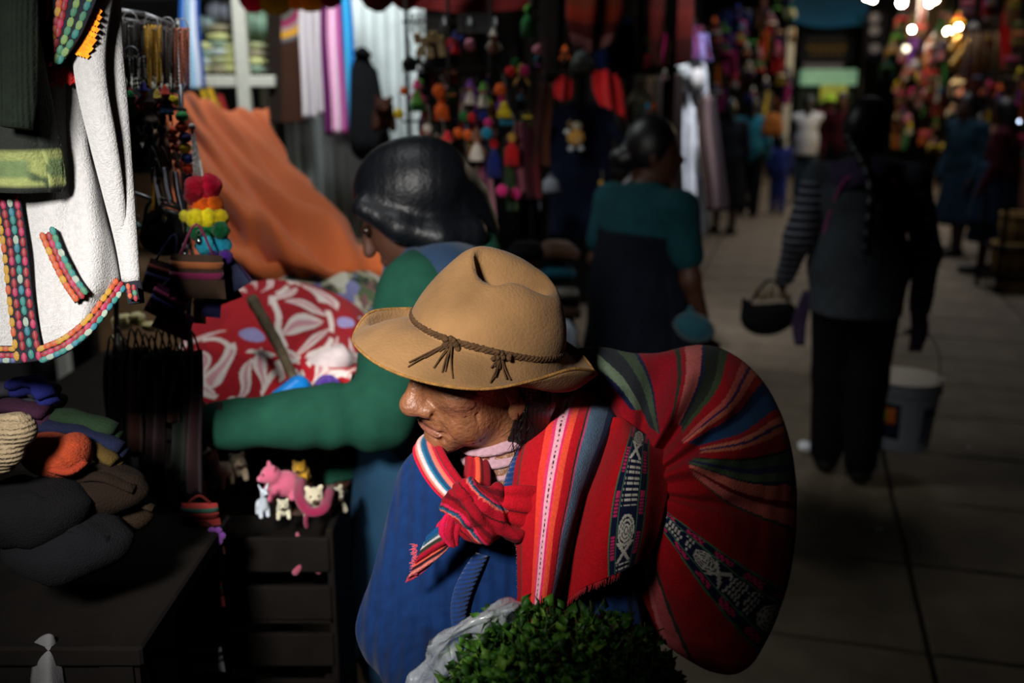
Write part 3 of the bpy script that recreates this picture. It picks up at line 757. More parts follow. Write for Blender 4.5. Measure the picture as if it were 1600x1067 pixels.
# fringe on the flap's lower hem and on the drape's front edge
mb = MB(); rg = random.Random(3)
for k in range(110):
    i = rg.random(); p = g2[-1][min(129, int(i * 84))]; q = g2[-3][min(129, int(i * 84))]; d_ = (p - q); d_ /= np.linalg.norm(d_)
    mb.add(*tube([p, p + d_ * rg.uniform(.003, .010) + np.array([rg.uniform(-.002, .002)] * 3)], [.0008, .0004], 3))
for k in range(120):
    i = int(rg.uniform(20, 118)); p = g1[i][0]; d_ = g1[i][0] - g1[i][3]; d_ /= np.linalg.norm(d_)
    mb.add(*tube([p, p + d_ * rg.uniform(.002, .007) + np.array([0, 0, rg.uniform(-.003, .002)])], [.0008, .0004], 3))
tag(mk('fringe', mb.get(), cloth((170, 18, 32)), bundle), kind='stuff')
# cloth strip between drape and flap, its red darkened for the gap's shade
striped('shaded_fold', [[(965, 655, 1.42), (975, 660, 1.42), (985, 668, 1.42)], [(915, 730, 1.37), (925, 735, 1.37), (940, 735, 1.37)], [(890, 810, 1.345), (900, 812, 1.345), (915, 810, 1.34)], [(876, 880, 1.33), (888, 885, 1.33), (902, 885, 1.33)], [(858, 960, 1.31), (872, 950, 1.315), (890, 935, 1.32)]], 40, 16, [(2, (120, 10, 18))])
# knot on the chest
KST = [(.14, (190, 20, 50)), (.26, (236, 120, 104)), (.34, (228, 190, 190)), (.42, (36, 110, 140)), (.58, (22, 74, 112)), (.66, (230, 110, 90)), (.74, (196, 24, 60)), (.82, (40, 46, 40)), (2, (156, 14, 34))]
def ribbon(nm, pts, widths, side, stops, nv=24, nu=50, bulge=.006, thick=.003, fold=None):
    """a folded strip of the cloth along pts; side = across directions"""
    P = crom(np.array([W(*p) for p in pts]), nu); w = crom(np.array(widths, float), nu); S = crom(np.array([np.array(s, float) / np.linalg.norm(s) for s in side]), nu)
    t = np.linspace(-1, 1, nv); T = np.gradient(P, axis=0); T /= np.linalg.norm(T, axis=1, keepdims=True)
    N = np.cross(T, S); N /= np.linalg.norm(N, axis=1, keepdims=True); N[(N @ CF) > 0] *= -1
    G = P[:, None] + S[:, None] * (w[:, None] * t)[..., None] + N[:, None] * (bulge * np.cos(t * 1.5)[None, :, None] + .0022 * np.sin(t * 9)[None, :, None])
    c_ = hexcol((t + 1) / 2, stops)[None].repeat(nu, 0)
    f = grid_faces(nu, nv)
    mk(nm, (G.reshape(-1, 3), f), WEAVE, bundle, col=c_.reshape(-1, 3), thick=thick); return G
ri = lambda x, z, y=0: (x, y, z)
ribbon('neck_strap', [(700, 668, 1.48), (668, 690, 1.37), (676, 722, 1.32), (700, 757, 1.295), (728, 782, 1.285)], [.018, .020, .021, .020, .016], [ri(.8, .3, .5), ri(.9, .3, .1), ri(.85, .5), ri(.7, .65), ri(.6, .75)], KST)
ribbon('neck_strap', [(742, 700, 1.40), (745, 730, 1.345), (744, 755, 1.31), (742, 780, 1.29)], [.013, .017, .019, .016], [ri(1, .1), ri(1, .1), ri(1, 0), ri(1, 0)], [(.2, (150, 14, 34)), (.5, (176, 16, 34)), (.62, (240, 90, 60)), (2, (120, 10, 24))])
ribbon('hanging_end', [(728, 806, 1.275), (712, 826, 1.27), (692, 846, 1.268), (668, 862, 1.27), (650, 874, 1.272)], [.016, .030, .038, .040, .036], [ri(.6, .8), ri(.5, .85), ri(.45, .9), ri(.4, .9), ri(.4, .9)],
       [(.2, (200, 66, 90)), (.30, (236, 130, 120)), (.36, (40, 20, 30)), (.46, (236, 100, 70)), (.62, (170, 16, 44)), (.70, (40, 46, 36)), (.80, (190, 180, 176)), (.9, (60, 120, 150)), (2, (20, 70, 120))])
ribbon('hanging_end', [(716, 796, 1.268), (704, 812, 1.262), (700, 832, 1.262), (708, 850, 1.268)], [.010, .016, .014, .006], [ri(.9, .4), ri(.9, .2), ri(1, 0), ri(1, 0)], [(.4, (206, 24, 70)), (2, (170, 16, 44))])
ribbon('shoulder_strap', [(768, 788, 1.275), (790, 790, 1.27), (815, 795, 1.275), (840, 800, 1.29)], [.020, .027, .033, .036], [ri(.1, 1), ri(.05, 1), ri(0, 1), ri(0, 1)], [(.45, (178, 16, 30)), (.5, (80, 10, 20)), (2, (190, 18, 34))], bulge=.008)
Fd = Field(W(740, 795, 1.28) - .075, W(740, 795, 1.28) + .075, .0023)
KC = W(742, 795, 1.275)
for a, b, r0, r1 in (((705, 790, 1.275), (735, 770, 1.262), .014, .017), ((735, 770, 1.262), (770, 775, 1.266), .017, .015), ((770, 775, 1.266), (785, 795, 1.275), .015, .014), ((715, 800, 1.268), (745, 800, 1.255), .018, .021), ((745, 800, 1.255), (775, 812, 1.262), .020, .017), ((722, 825, 1.27), (755, 832, 1.262), .013, .018), ((755, 832, 1.262), (790, 828, 1.27), .018, .013), ((775, 800, 1.262), (806, 838, 1.268), .012, .008)):
    Fd.cap(W(*a), W(*b), r0, r1, k=.0025)
V, Q = Fd.mesh(1); pxk = (V - KC) @ np.stack([CX, CU], 1)
tt = np.mod((pxk[:, 0] * .55 + pxk[:, 1] * 1.0 + .10 * np.sin(pxk[:, 0] * 60) * .1) * 17 + .1, 1)
N = vnormals(V, Q); V += N * (.0022 * np.sin(tt * 6.28 * 2) + .0042 * vnoise(V, 150, 2, 2) - .003 * np.exp(-((np.mod(pxk[:, 0] * 38 + pxk[:, 1] * 22, 1) - .5) / .12) ** 2))[:, None]
kc = hexcol(tt, [(.34, (150, 12, 30)), (.38, (40, 16, 20)), (.56, (170, 14, 36)), (.60, (220, 100, 84)), (.66, (36, 84, 110)), (.70, (24, 40, 54)), (.76, (196, 30, 70)), (.88, (140, 10, 26)), (2, (90, 8, 20))])
mk('knot', (V, Q), WEAVE, bundle, col=kc)
mb = MB()
for k in range(60):
    p = W(650 + rg.uniform(-3, 3) + 0, 850 + k * .8, 1.272); mb.add(*tube([p, p + np.array([-rg.uniform(.003, .008), 0, rg.uniform(-.004, .002)])], [.0009, .0004], 3))
tag(mk('fringe', mb.get(), cloth((210, 70, 90)), bundle), kind='stuff')

# ------------------------------------------------------------------ plastic bag of herbs she holds
BAGM = bpy.data.materials.new('thin_clear_plastic'); BAGM.use_nodes = True
nt = BAGM.node_tree; b = nt.nodes['Principled BSDF']; b.inputs['Base Color'].default_value = (.86, .92, .96, 1); b.inputs['Roughness'].default_value = .10; b.inputs['Specular IOR Level'].default_value = 1.0; b.inputs['Coat Weight'].default_value = 1.0; b.inputs['Coat Roughness'].default_value = .05
tr = nt.nodes.new('ShaderNodeBsdfTransparent'); ms = nt.nodes.new('ShaderNodeMixShader'); ms.inputs[0].default_value = .34
tcn = nt.nodes.new('ShaderNodeTexCoord'); nn = nt.nodes.new('ShaderNodeTexNoise'); nn.inputs['Scale'].default_value = 26; nn.inputs['Detail'].default_value = 6; nn.inputs['Distortion'].default_value = 1.5
bp = nt.nodes.new('ShaderNodeBump'); bp.inputs['Strength'].default_value = .9; bp.inputs['Distance'].default_value = .012
nt.links.new(tcn.outputs['Object'], nn.inputs['Vector']); nt.links.new(nn.outputs[0], bp.inputs['Height']); nt.links.new(bp.outputs[0], b.inputs['Normal'])
nt.links.new(tr.outputs[0], ms.inputs[1]); nt.links.new(b.outputs[0], ms.inputs[2]); nt.links.new(ms.outputs[0], nt.nodes['Material Output'].inputs[0])
BC = W(850, 1120, 1.14)
bag = thing('plastic_bag', 'crumpled clear plastic bag full of herbs, held at the waist', 'plastic bag', BC - [0, 0, .20])
nb = 90; th = np.linspace(0, 2 * math.pi, nb, endpoint=False); rows = []
for i, (q, r) in enumerate(((-.20, .02), (-.195, .06), (-.17, .10), (-.12, .135), (-.06, .152), (-.035, .154), (-.015, .15))):
    w = 1 + .07 * np.sin(th * 7 + i) + .04 * np.sin(th * 13 + 2 * i); rows.append(np.stack([BC[0] + r * 1.15 * w * np.cos(th), BC[1] + r * .72 * w * np.sin(th), np.full(nb, BC[2] + q)], 1))
V = np.concatenate(rows); V += .006 * np.stack([vnoise(V, 60, 1), vnoise(V, 60, 2), vnoise(V, 60, 3)], 1)
mk('sack', (V, grid_faces(len(rows), nb, True)), BAGM, bag, smooth=True, thick=.0006)
v, f, uv = patch([[(616, 1090, 1.14), (660, 1100, 1.13), (720, 1120, 1.12), (790, 1130, 1.11)],
    [(632, 1050, 1.15), (672, 1045, 1.12), (720, 1060, 1.10), (760, 1075, 1.11)],
    [(664, 1004, 1.15), (698, 994, 1.11), (735, 1015, 1.12), (770, 1035, 1.13)],
    [(710, 966, 1.17), (745, 958, 1.12), (775, 968, 1.11), (805, 1000, 1.15)],
    [(765, 942, 1.18), (790, 936, 1.15), (815, 944, 1.14), (840, 970, 1.18)],
    [(822, 938, 1.23), (845, 945, 1.21), (865, 955, 1.20), (885, 975, 1.20)]], 54, 40, amp=.006, scale=80, seed=7, fold=lambda u, v: .008 * np.abs(np.sin(8 * u + 7 * v + 2.5 * np.sin(5 * v + 3 * u))) + .006 * np.abs(np.sin(15 * v - 12 * u + 2 * np.sin(7 * u))))
mk('bag_rim', (v, f), BAGM, bag, smooth=False, thick=.0005)
# herbs: hundreds of small leaves on stems
LEAF = mat('herb_leaf', attr=True, rough=.5, var=.3, scale=90, bump=.2, bscale=300, spec=.4)
rg = np.random.RandomState(4); n = 2900
th_ = rg.rand(n) * 6.283; u_ = rg.rand(n) ** .6
ph_ = np.arccos(1 - u_ * .98)
HC = W(878, 1092, 1.10); rad3 = np.array([.110, .085, .090])
D = np.stack([np.sin(ph_) * np.cos(th_), np.sin(ph_) * np.sin(th_), np.cos(ph_)], 1)
lump = 1 + .20 * vnoise(D, 7, 8) + .07 * rg.randn(n)
lump *= np.where(rg.rand(n) < .35, .9, 1)
P = HC + D * rad3 * lump[:, None]
L = .0085 + .0085 * rg.rand(n); A = .6 * D + 1.0 * rg.randn(n, 3); A /= np.linalg.norm(A, axis=1, keepdims=True)
B = np.cross(A, rg.randn(n, 3)); B /= np.linalg.norm(B, axis=1, keepdims=True); Nn = np.cross(A, B)
l4 = L[:, None]
verts = np.stack([P, P + A * l4 * .55 + B * l4 * .46 + Nn * l4 * .1, P + A * l4 * 1.25 - Nn * l4 * .1, P + A * l4 * .55 - B * l4 * .46 + Nn * l4 * .1], 1).reshape(-1, 3)
fq = np.arange(n * 4).reshape(-1, 4)
lc = np.array([lin((52, 98, 26)), lin((76, 128, 36)), lin((34, 70, 22)), lin((108, 150, 52))])[rg.choice(4, n, p=[.4, .25, .28, .07])]
herbs = thing('herb_bunch', 'heap of fresh small-leaved green herbs in the plastic bag', 'herbs', HC - [0, 0, .12])
tag(mk('leaves', (verts, fq), LEAF, herbs, col=np.repeat(lc, 4, 0), thick=.0004), kind='stuff')
mb = MB(); r = random.Random(5)
for k in range(150):
    i = r.randrange(n); p = P[i]; d_ = D[i] + np.array([r.uniform(-.8, .8), r.uniform(-.8, .8), r.uniform(-.2, .6)]); d_ /= np.linalg.norm(d_)
    e_ = p + d_ * r.uniform(.012, .035); mb.add(*tube(crom([p - d_ * .02, p, e_ + np.array([0, 0, -.002])], 5), .0009, 4))
tag(mk('stems', mb.get(), mat('herb_stem', (74, 96, 36), rough=.6), herbs), kind='stuff')
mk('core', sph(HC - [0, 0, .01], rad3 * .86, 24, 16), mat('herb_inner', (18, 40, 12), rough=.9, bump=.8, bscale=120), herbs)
# ------------------------------------------------------------------ small goods: builders
SEEN = {}
def goods(name, label, cat, loc, group=None, rz=0.0):
    return thing(name, label, cat, loc, rz, group)
def dcol(c): return cloth(c)
def pompom_vf(c, r, seed=0, n=14, m=10): return sph(c, r, n, m, None, .10, seed)
FUZZ = {}
def fuzz(c):
    return mat('yarn_%d_%d_%d' % tuple(c), c, rough=1.0, var=.35, scale=120, bump=1.0, bscale=260, sheen=.12, spec=.1)

def tassel(p, ln, r, c, c2, label, group, name='yarn_tassel'):
    p = np.asarray(p, float); o = goods(name, label, 'tassel', p - [0, 0, ln], group)
    mk('loop', tube(crom([p + [0, 0, r * 3], p + [r * .4, 0, r * 1.5], p], 6), r * .12, 5), cloth((120, 110, 100)), o)
    mk('head', sph(p - [0, 0, r * .5], (r * .7, r * .7, r * .8), 10, 8, None, .06, 1), fuzz(c2), o)
    mb = MB()
    for k in range(12):
        a = k * .5236; e = p + np.array([math.cos(a) * r, math.sin(a) * r, -ln]); mb.add(*tube([p - [0, 0, r], (p + e) / 2 + np.array([math.cos(a), math.sin(a), 0]) * r * .3, e], [r * .28, r * .34, r * .22], 5))
    tag(mk('strands', mb.get(), fuzz(c), o), kind='stuff'); return o
def pompom(p, r, c, label, group, seed=0, drop=.06):
    p = np.asarray(p, float); o = goods('pompom', label, 'pompom', p - [0, 0, r], group)
    mk('yarn_ball', pompom_vf(p, r, seed), fuzz(c), o)
    mk('cord', tube(crom([p + [0, 0, r * .9], p + [.003, .002, r + drop * .5], p + [0, 0, r + drop]], 6), .0018, 5), cloth((60, 50, 50)), o); return o
def doll(p, h, c, c2, label, group, hair=(20, 14, 12), rz=0.0):
    """small hanging cloth figure: head, hat, poncho body, limbs"""
    p = np.asarray(p, float); o = goods('cloth_doll', label, 'doll', p, group)
    mk('body', lathe(p + [0, 0, h * .18], [(h * .20, 0), (h * .19, h * .08), (h * .13, h * .3), (h * .07, h * .42), (h * .03, h * .46)], 12), cloth(c), o)
    mk('head', sph(p + [0, 0, h * .70], h * .115, 12, 8), cloth((168, 112, 80)), o)
    mk('hat', lathe(p + [0, 0, h * .73], [(h * .20, 0), (h * .19, h * .02), (h * .115, h * .04), (h * .10, h * .16), (h * .02, h * .26), (0.0, h * .27)], 12), cloth(c2), o)
    for s in (-1, 1):
        mk('arm', tube([p + [s * h * .07, 0, h * .56], p + [s * h * .20, -.02 * h, h * .42], p + [s * h * .24, -.04 * h, h * .30]], [h * .045, h * .04, h * .035], 6), cloth(c2), o)
        mk('leg', tube([p + [s * h * .08, 0, h * .22], p + [s * h * .09, 0, 0]], [h * .05, h * .045], 6), cloth(hair), o)
    return o
def purse(p, w, h, cs, label, group, rz=0.0, tilt=0.0, strap=.05):
    """flat woven coin purse: padded bag, striped bands, flap, zip pull"""
    p = np.asarray(p, float); R = rotm('Z', math.degrees(rz)) @ rotm('Y', tilt)
    o = goods('woven_purse', label, 'purse', p - [0, 0, h / 2], group)
    T = lambda q: np.asarray(q) @ R.T + p
    nu, nv = 14, 12; u = np.linspace(-1, 1, nu); v = np.linspace(-1, 1, nv)
    U, Vv = np.meshgrid(u, v, indexing='ij'); b = (1 - np.abs(U) ** 4) * (1 - np.abs(Vv) ** 4)
    for s, nm in ((-1, 'front'), (1, 'back')):
        G = np.stack([U * w / 2 * (1 - .06 * Vv), s * b * w * .13 + 0 * U, Vv * h / 2], -1).reshape(-1, 3)
        f = grid_faces(nu, nv); f = f if s < 0 else f[:, ::-1]
        mk(nm, (T(G), f), cloth(cs[0]), o)
    for k, cc in enumerate(cs[1:]):
        z = h * (.28 - .24 * k); q = np.linspace(-1, 1, nu); hb = h * .075
        bb = (1 - np.abs(q) ** 4)
        G = np.concatenate([np.stack([q * w / 2 * .99, -bb * w * .13 * (1 - abs((z + dz) / (h / 2)) ** 4) - .0018, np.full(nu, z + dz)], 1) for dz in (-hb, 0, hb)])
        mk('band', (T(G), grid_faces(3, nu)), cloth(cc), o, thick=.0015)
    mk('strap', tube(crom([T([[-w * .3, 0, h / 2]])[0], T([[0, .004, h / 2 + strap]])[0], T([[w * .3, 0, h / 2]])[0]], 9), .0022, 5), cloth(cs[-1]), o)
    return o
def strip(nm, label, cat, top, bot, w, cs, group=None, d=None, wav=.010, nf=3, parent=None, face=None, seed=0, thick=.003, knot=True):
    """hanging textile strip folded lengthwise, stripes cs across; fixed with a loop of cord"""
    a, b = np.asarray(top, float), np.asarray(bot, float); nu, nv = 26, 26
    ax = np.array([1.0, 0, 0]) if face is None else np.asarray(face, float); ny = np.cross([0, 0, 1], ax)
    u = np.linspace(0, 1, nu)[:, None]; t = np.linspace(-1, 1, nv)[None, :]; rg = np.random.RandomState(seed)
    p1, p2 = rg.rand(2) * 6
    wid = w * (.78 + .22 * np.minimum(1, u * 3))
    x = wid / 2 * t + .08 * w * np.sin(u * 5 + p1); y = wav * np.sin(t * math.pi * nf / 2 + p2 + u * 1.5) + wav * .4 * np.sin(u * 7 + t * 2)
    G = a + (b - a) * u[..., None] + ax * x[..., None] + ny * y[..., None]
    o = goods(nm, label, cat, b, group)
    st = [((i + 1) / len(cs), c) for i, c in enumerate(cs)]; c_ = hexcol(np.clip((t + 1) / 2, 0, .999) + 0 * u, st[:-1] + [(2, st[-1][1])])
    mk('cloth', (G.reshape(-1, 3), grid_faces(nu, nv)), WEAVE, o, col=c_.reshape(-1, 3), thick=thick)
    if knot: mk('hanging_loop', tube(crom([a + ax * -.01, a + [0, 0, .035], a + ax * .01], 7), .002, 5), cloth((70, 66, 60)), o)
    return o
def chullo(p, r, c, c2, label, group, rz=0.0):
    """knitted hat with ear flaps and a top tassel"""
    p = np.asarray(p, float); o = goods('knitted_hat', label, 'hat', p, group)
    mk('cap', lathe(p, [(r, 0), (r * 1.02, r * .3), (r * .92, r * .8), (r * .6, r * 1.3), (r * .2, r * 1.6), (0.0, r * 1.65)], 16), cloth(c, bump=.6), o)
    mk('patterned_band', lathe(p, [(r * 1.03, r * .12), (r * 1.05, r * .3), (r * 1.03, r * .45)], 16), cloth(c2, bump=.6), o, thick=.002)
    mk('top_tassel', pompom_vf(p + [0, 0, r * 1.7], r * .25, 3, 8, 6), fuzz(c2), o)
    for s in (-1, 1):
        mk('ear_flap', patch([[p + [s * r, -r * .35, .1 * r], p + [s * r * 1.02, 0, .1 * r], p + [s * r, r * .35, .1 * r]], [p + [s * r * 1.03, -r * .25, -.4 * r], p + [s * r * 1.06, 0, -.45 * r], p + [s * r * 1.03, r * .25, -.4 * r]], [p + [s * r * .98, -r * .05, -.8 * r], p + [s * r, 0, -.85 * r], p + [s * r * .98, r * .05, -.8 * r]]], 6, 6, px=False), cloth(c2), o, thick=.004)
        mk('tie_cord', tube([p + [s * r, 0, -.8 * r], p + [s * r * .95, -.01, -1.7 * r]], r * .05, 5), cloth(c), o)
    return o
def plush(p, r, c, label, group=None, yaw=0.0, kind='pig', c2=(40, 30, 30), name='plush_toy', res=None):
    """small stuffed animal built as one soft body with eyes and muzzle; faces -Y turned by yaw"""
    p = np.asarray(p, float); R = rotm('Z', yaw); T = lambda *q: p + R @ (np.array(q, float) * r)
    o = goods(name, label, 'plush toy', p, group)
    Fd = Field(p - [1.9 * r, 1.9 * r, .12 * r], p + [1.9 * r, 1.9 * r, 3.5 * r], res or r * .07)
    if kind == 'llama':
        Fd.ell(T(0, .2, .95), (.55 * r, .8 * r, .55 * r), R, .2 * r)
        Fd.cap(T(0, -.35, 1.2), T(0, -.6, 2.3), .34 * r, .3 * r, k=.2 * r); Fd.ell(T(0, -.8, 2.4), (.3 * r, .5 * r, .32 * r), R, .12 * r)
        for s in (-1, 1):
            Fd.cap(T(s * .18, -.55, 2.6), T(s * .42, -.5, 3.15), .14 * r, .06 * r, k=.08 * r)
            Fd.cap(T(s * .3, -.25, .7), T(s * .3, -.3, .12), .2 * r, .2 * r, k=.12 * r); Fd.cap(T(s * .3, .65, .7), T(s * .3, .7, .12), .2 * r, .2 * r, k=.12 * r)
        ez, ey, ex = 2.5, -1.1, .2; mz, my = 2.3, -1.25
    else:
        Fd.ell(T(0, .35, .85), (.78 * r, .95 * r, .8 * r), R, .15 * r); Fd.ell(T(0, -.45, 1.55), (.62 * r, .6 * r, .6 * r), R, .2 * r)
        Fd.ell(T(0, -1.02, 1.45), (.28 * r, .22 * r, .24 * r), R, .1 * r)
        for s in (-1, 1):
            Fd.ell(T(s * .42, -.4, 2.08), (.2 * r, .12 * r, .26 * r), R @ rotm('Y', 25 * s), .08 * r)
            Fd.cap(T(s * .5, -.4, .7), T(s * .55, -.75, .25), .26 * r, .22 * r, k=.12 * r); Fd.cap(T(s * .5, .7, .5), T(s * .6, .6, .15), .3 * r, .24 * r, k=.12 * r)
        ez, ey, ex = 1.75, -.98, .26; mz, my = 1.45, -1.2
    mk('body', Fd.mesh(1), cloth(c, bump=.7, bscale=500), o)
    for s in (-1, 1): mk('eye', sph(T(s * ex, ey, ez), .075 * r, 8, 6), shiny((12, 10, 10), .15), o)
    mk('muzzle', sph(T(0, my, mz), (.2 * r, .08 * r, .15 * r), 10, 6, R), cloth(c2), o)
    return o

# ------------------------------------------------------------------ left front stall: hanging clothes
KNITG = mat('dark_green_knit', (11, 17, 11), spec=.1, rough=.95, var=.25, scale=60, bump=.5, bscale=260, wave=(60, 'X', .3))
gs = thing('green_sweater', 'dark green knitted sweater with an olive patterned hem, hanging at the left edge', 'sweater', W(20, 305, 1.22))
th = np.linspace(0, 2 * math.pi, 72, endpoint=False); rows = []; cs = []
gc = W(-34, 150, 1.222)
def gs_ring(z, w, dp, dx=0.0):
    ca, sa = np.cos(th), np.sin(th)
    return np.stack([gc[0] + dx + w * np.sign(ca) * np.abs(ca) ** .7 + .006 * np.sin(th * 5 + z * 8), gc[1] + dp * np.sign(sa) * np.abs(sa) ** .8 + .006 * np.sin(th * 7), np.full(72, z)], 1)
zb, ztp = W(20, 304, 1.215)[2], W(20, -120, 1.215)[2]
zz = np.linspace(zb, ztp, 60)
for i, z in enumerate(zz):
    q = i / 59; w = np.interp(q, [0, .03, .12, .2, 1], [.086, .089, .088, .083, .060]); rows.append(gs_ring(z, w, .016 if q < .15 else .02))
GV = np.concatenate(rows); qz = (GV[:, 2] - zb) / (ztp - zb); xx = np.tile(np.arange(72), 60)
c_ = np.tile(np.array(lin((10, 15, 10))), (len(GV), 1))
hem = (qz > .025) & (qz < .155); pat = np.abs((np.mod(xx, 14) - 7) / 7 * .06) + .045
c_[hem] = lin((104, 110, 64)); c_[hem & (np.abs(qz - pat) < .012)] = lin((44, 56, 34)); c_[hem & (np.mod(xx, 14) < 5) & (qz > .06) & (qz < .12)] = lin((70, 84, 52))
mk('knit_body', (GV, grid_faces(60, 72, True)[:, ::-1]), mat('green_knit_dyed', attr=True, rough=.95, var=.2, scale=80, bump=.5, bscale=260), gs, col=c_, thick=.004)
mk('sleeve', tube(crom([W(20, -100, 1.185), W(28, 30, 1.18), W(30, 130, 1.18), W(26, 200, 1.18)], 24), np.linspace(.026, .018, 24), 16, .5), KNITG, gs)
mk('sleeve', tube(crom([W(-100, -100, 1.14), W(-120, 60, 1.14), W(-118, 230, 1.14)], 16), np.linspace(.030, .018, 16), 14, .6), KNITG, gs)

WHITE = mat('white_wool_knit', (142, 140, 139), rough=.95, var=.14, scale=200, bump=.7, bscale=420, sheen=.25)
NAVYT = mat('navy_knit_band', (14, 16, 26), rough=.95, var=.3, scale=120, bump=.5, bscale=400)
jk = thing('knitted_jacket', 'white knitted jacket with bright embroidered bands, hanging beside a dark green sweater', 'jacket', W(90, 565, 1.32))
JB = [[(40, 60, 1.31), (75, 70, 1.29), (105, 70, 1.29), (128, 85, 1.31), (140, 100, 1.35)],
      [(30, 200, 1.32), (75, 200, 1.285), (108, 200, 1.285), (132, 205, 1.31), (142, 210, 1.35)],
      [(20, 310, 1.31), (70, 315, 1.28), (118, 315, 1.28), (150, 310, 1.30), (160, 310, 1.35)],
      [(20, 425, 1.305), (75, 430, 1.275), (130, 425, 1.27), (172, 425, 1.30), (186, 420, 1.35)],
      [(30, 500, 1.30), (75, 505, 1.27), (125, 485, 1.27), (170, 455, 1.30), (190, 438, 1.35)],
      [(34, 568, 1.30), (72, 560, 1.27), (122, 522, 1.27), (166, 478, 1.30), (194, 448, 1.35)]]
jf = lambda u, v: .007 * np.sin(v * 10 + 1.5 * u) * (1 - .5 * u) + .003 * np.sin(v * 21 + 4 * u)
jv = patch(JB, 110, 70, amp=.003, scale=30, seed=3, fold=jf)
mk('right_front', jv, WHITE, jk, thick=.005)
JG = jv[0].reshape(110, 70, 3)
mk('left_front', patch([[(-60, 60, 1.32), (-10, 60, 1.31), (30, 60, 1.32)], [(-60, 300, 1.31), (-20, 300, 1.295), (18, 305, 1.31)], [(-60, 440, 1.31), (-20, 440, 1.29), (20, 440, 1.30)], [(-60, 566, 1.31), (-15, 566, 1.29), (30, 568, 1.30)]], 60, 30, amp=.003, scale=30, seed=5), WHITE, jk, thick=.005)
mk('back', patch([[(-60, 60, 1.37), (40, 50, 1.37), (140, 80, 1.36)], [(-60, 300, 1.37), (50, 300, 1.38), (162, 300, 1.36)], [(-60, 560, 1.37), (60, 545, 1.38), (196, 440, 1.355)]], 40, 30, amp=.004, scale=20, seed=6), WHITE, jk, thick=.005)
sA = mk('sleeve', tube(crom([W(152, -60, 1.27), W(140, 60, 1.265), W(143, 130, 1.26), W(160, 215, 1.265), W(177, 300, 1.28), W(190, 380, 1.30), W(196, 440, 1.315)], 40), crom([.030, .024, .021, .019, .015, .009, .005], 40), 20, .65), WHITE, jk)
sB = mk('sleeve', tube(crom([W(170, -60, 1.30), W(175, 60, 1.30), W(184, 180, 1.295), W(195, 310, 1.295), W(208, 442, 1.30)], 40), crom([.014, .0135, .0145, .013, .0095], 40), 16, .8), WHITE, jk)
CUFF = mk('cuff', tube([W(208, 440, 1.30), W(211, 458, 1.30), W(213, 474, 1.30)], [.0105, .011, .0105], 14, .85), NAVYT, jk)
# embroidered bands: a dark strip with rows of raised wool stitches
ST_ME = {}
def stitch_mesh(c):
    k = tuple(c)
    if k not in ST_ME:
        v, f = sph((0, 0, 0), (1, .62, .5), 8, 5); me = build_mesh('stitch', v, f); me.materials.append(fuzz(c)); ST_ME[k] = me
    return ST_ME[k]
def stitches(band, P, T, N, c, size, asp=1.0):
    for i in range(len(P)):
        o = bpy.data.objects.new('stitch', stitch_mesh(c[i % len(c)])); COL.objects.link(o); o.parent = band
        t = T[i] / np.linalg.norm(T[i]); n = N[i] - t * (N[i] @ t); n /= np.linalg.norm(n); b = np.cross(n, t)
        M = Matrix(((t[0], b[0], n[0]), (t[1], b[1], n[1]), (t[2], b[2], n[2]))).to_4x4()
        o.matrix_local = Matrix.Translation(Vector(P[i] - FRAME[band.name][1])) @ M @ Matrix.Diagonal((size * asp, size, size, 1))
def band(nm, rows, cols, nst, size, parent=jk, nu=60, off=.004, margin=.0, asp=1.0):
    """rows: control rows of (left, right) px points; cols: list of colour lists, one per stitch column"""
    v, f, uv = patch([[r[0], tuple((np.array(r[0]) + np.array(r[1])) / 2), r[1]] for r in rows], nu, 12)
    G = v.reshape(nu, 12, 3); gu, gv = np.gradient(G, axis=0), np.gradient(G, axis=1); N = np.cross(gu, gv); N /= np.linalg.norm(N, axis=2, keepdims=True)
    if (N.reshape(-1, 3).mean(0) @ CF) > 0: N = -N
    G = G + N * off
    o = mk(nm, (G.reshape(-1, 3), f), NAVYT, parent, thick=.003)
    for k, c in enumerate(cols):
        j = int(round((k + .5) / len(cols) * 11)); ii = np.clip(np.round((np.arange(nst) + (.5 if k % 2 else .2) + .1) / nst * (nu - 1)).astype(int), 0, nu - 1)
        stitches(o, G[ii, j] + N[ii, j] * .002, gu[ii, j], N[ii, j], c, size, asp)
    return o
YE, OR, RD, PK, TE, GR, WH, CY = (226, 168, 30), (224, 96, 30), (176, 20, 34), (206, 30, 90), (40, 150, 140), (70, 150, 110), (190, 210, 190), (40, 140, 160)
band('front_band', [((-8, 300, 1.295), (34, 300, 1.28)), ((8, 380, 1.29), (46, 380, 1.272)), ((18, 470, 1.285), (56, 470, 1.266)), ((30, 568, 1.28), (72, 562, 1.262))], [[YE, YE, OR, YE], [RD, PK, RD], [TE, WH, CY, TE], [RD, PK, RD]], 17, .0066, nu=80, asp=1.05)
band('pocket_band', [((66, 372, 1.268), (90, 358, 1.268)), ((82, 408, 1.264), (104, 395, 1.264)), ((100, 444, 1.262), (122, 428, 1.262)), ((120, 474, 1.262), (142, 456, 1.262))], [[OR, OR, YE, OR], [RD, PK, RD], [TE, GR, TE, WH]], 10, .0068, nu=50)
band('hem_band', [((66, 541, 1.265), (72, 568, 1.262)), ((100, 526, 1.262), (108, 551, 1.26)), ((132, 500, 1.268), (142, 524, 1.266)), ((158, 465, 1.285), (172, 486, 1.285)), ((178, 436, 1.305), (196, 452, 1.31))], [[YE, OR, OR, YE], [RD, PK, RD], [TE, WH, CY]], 15, .0066, nu=70)
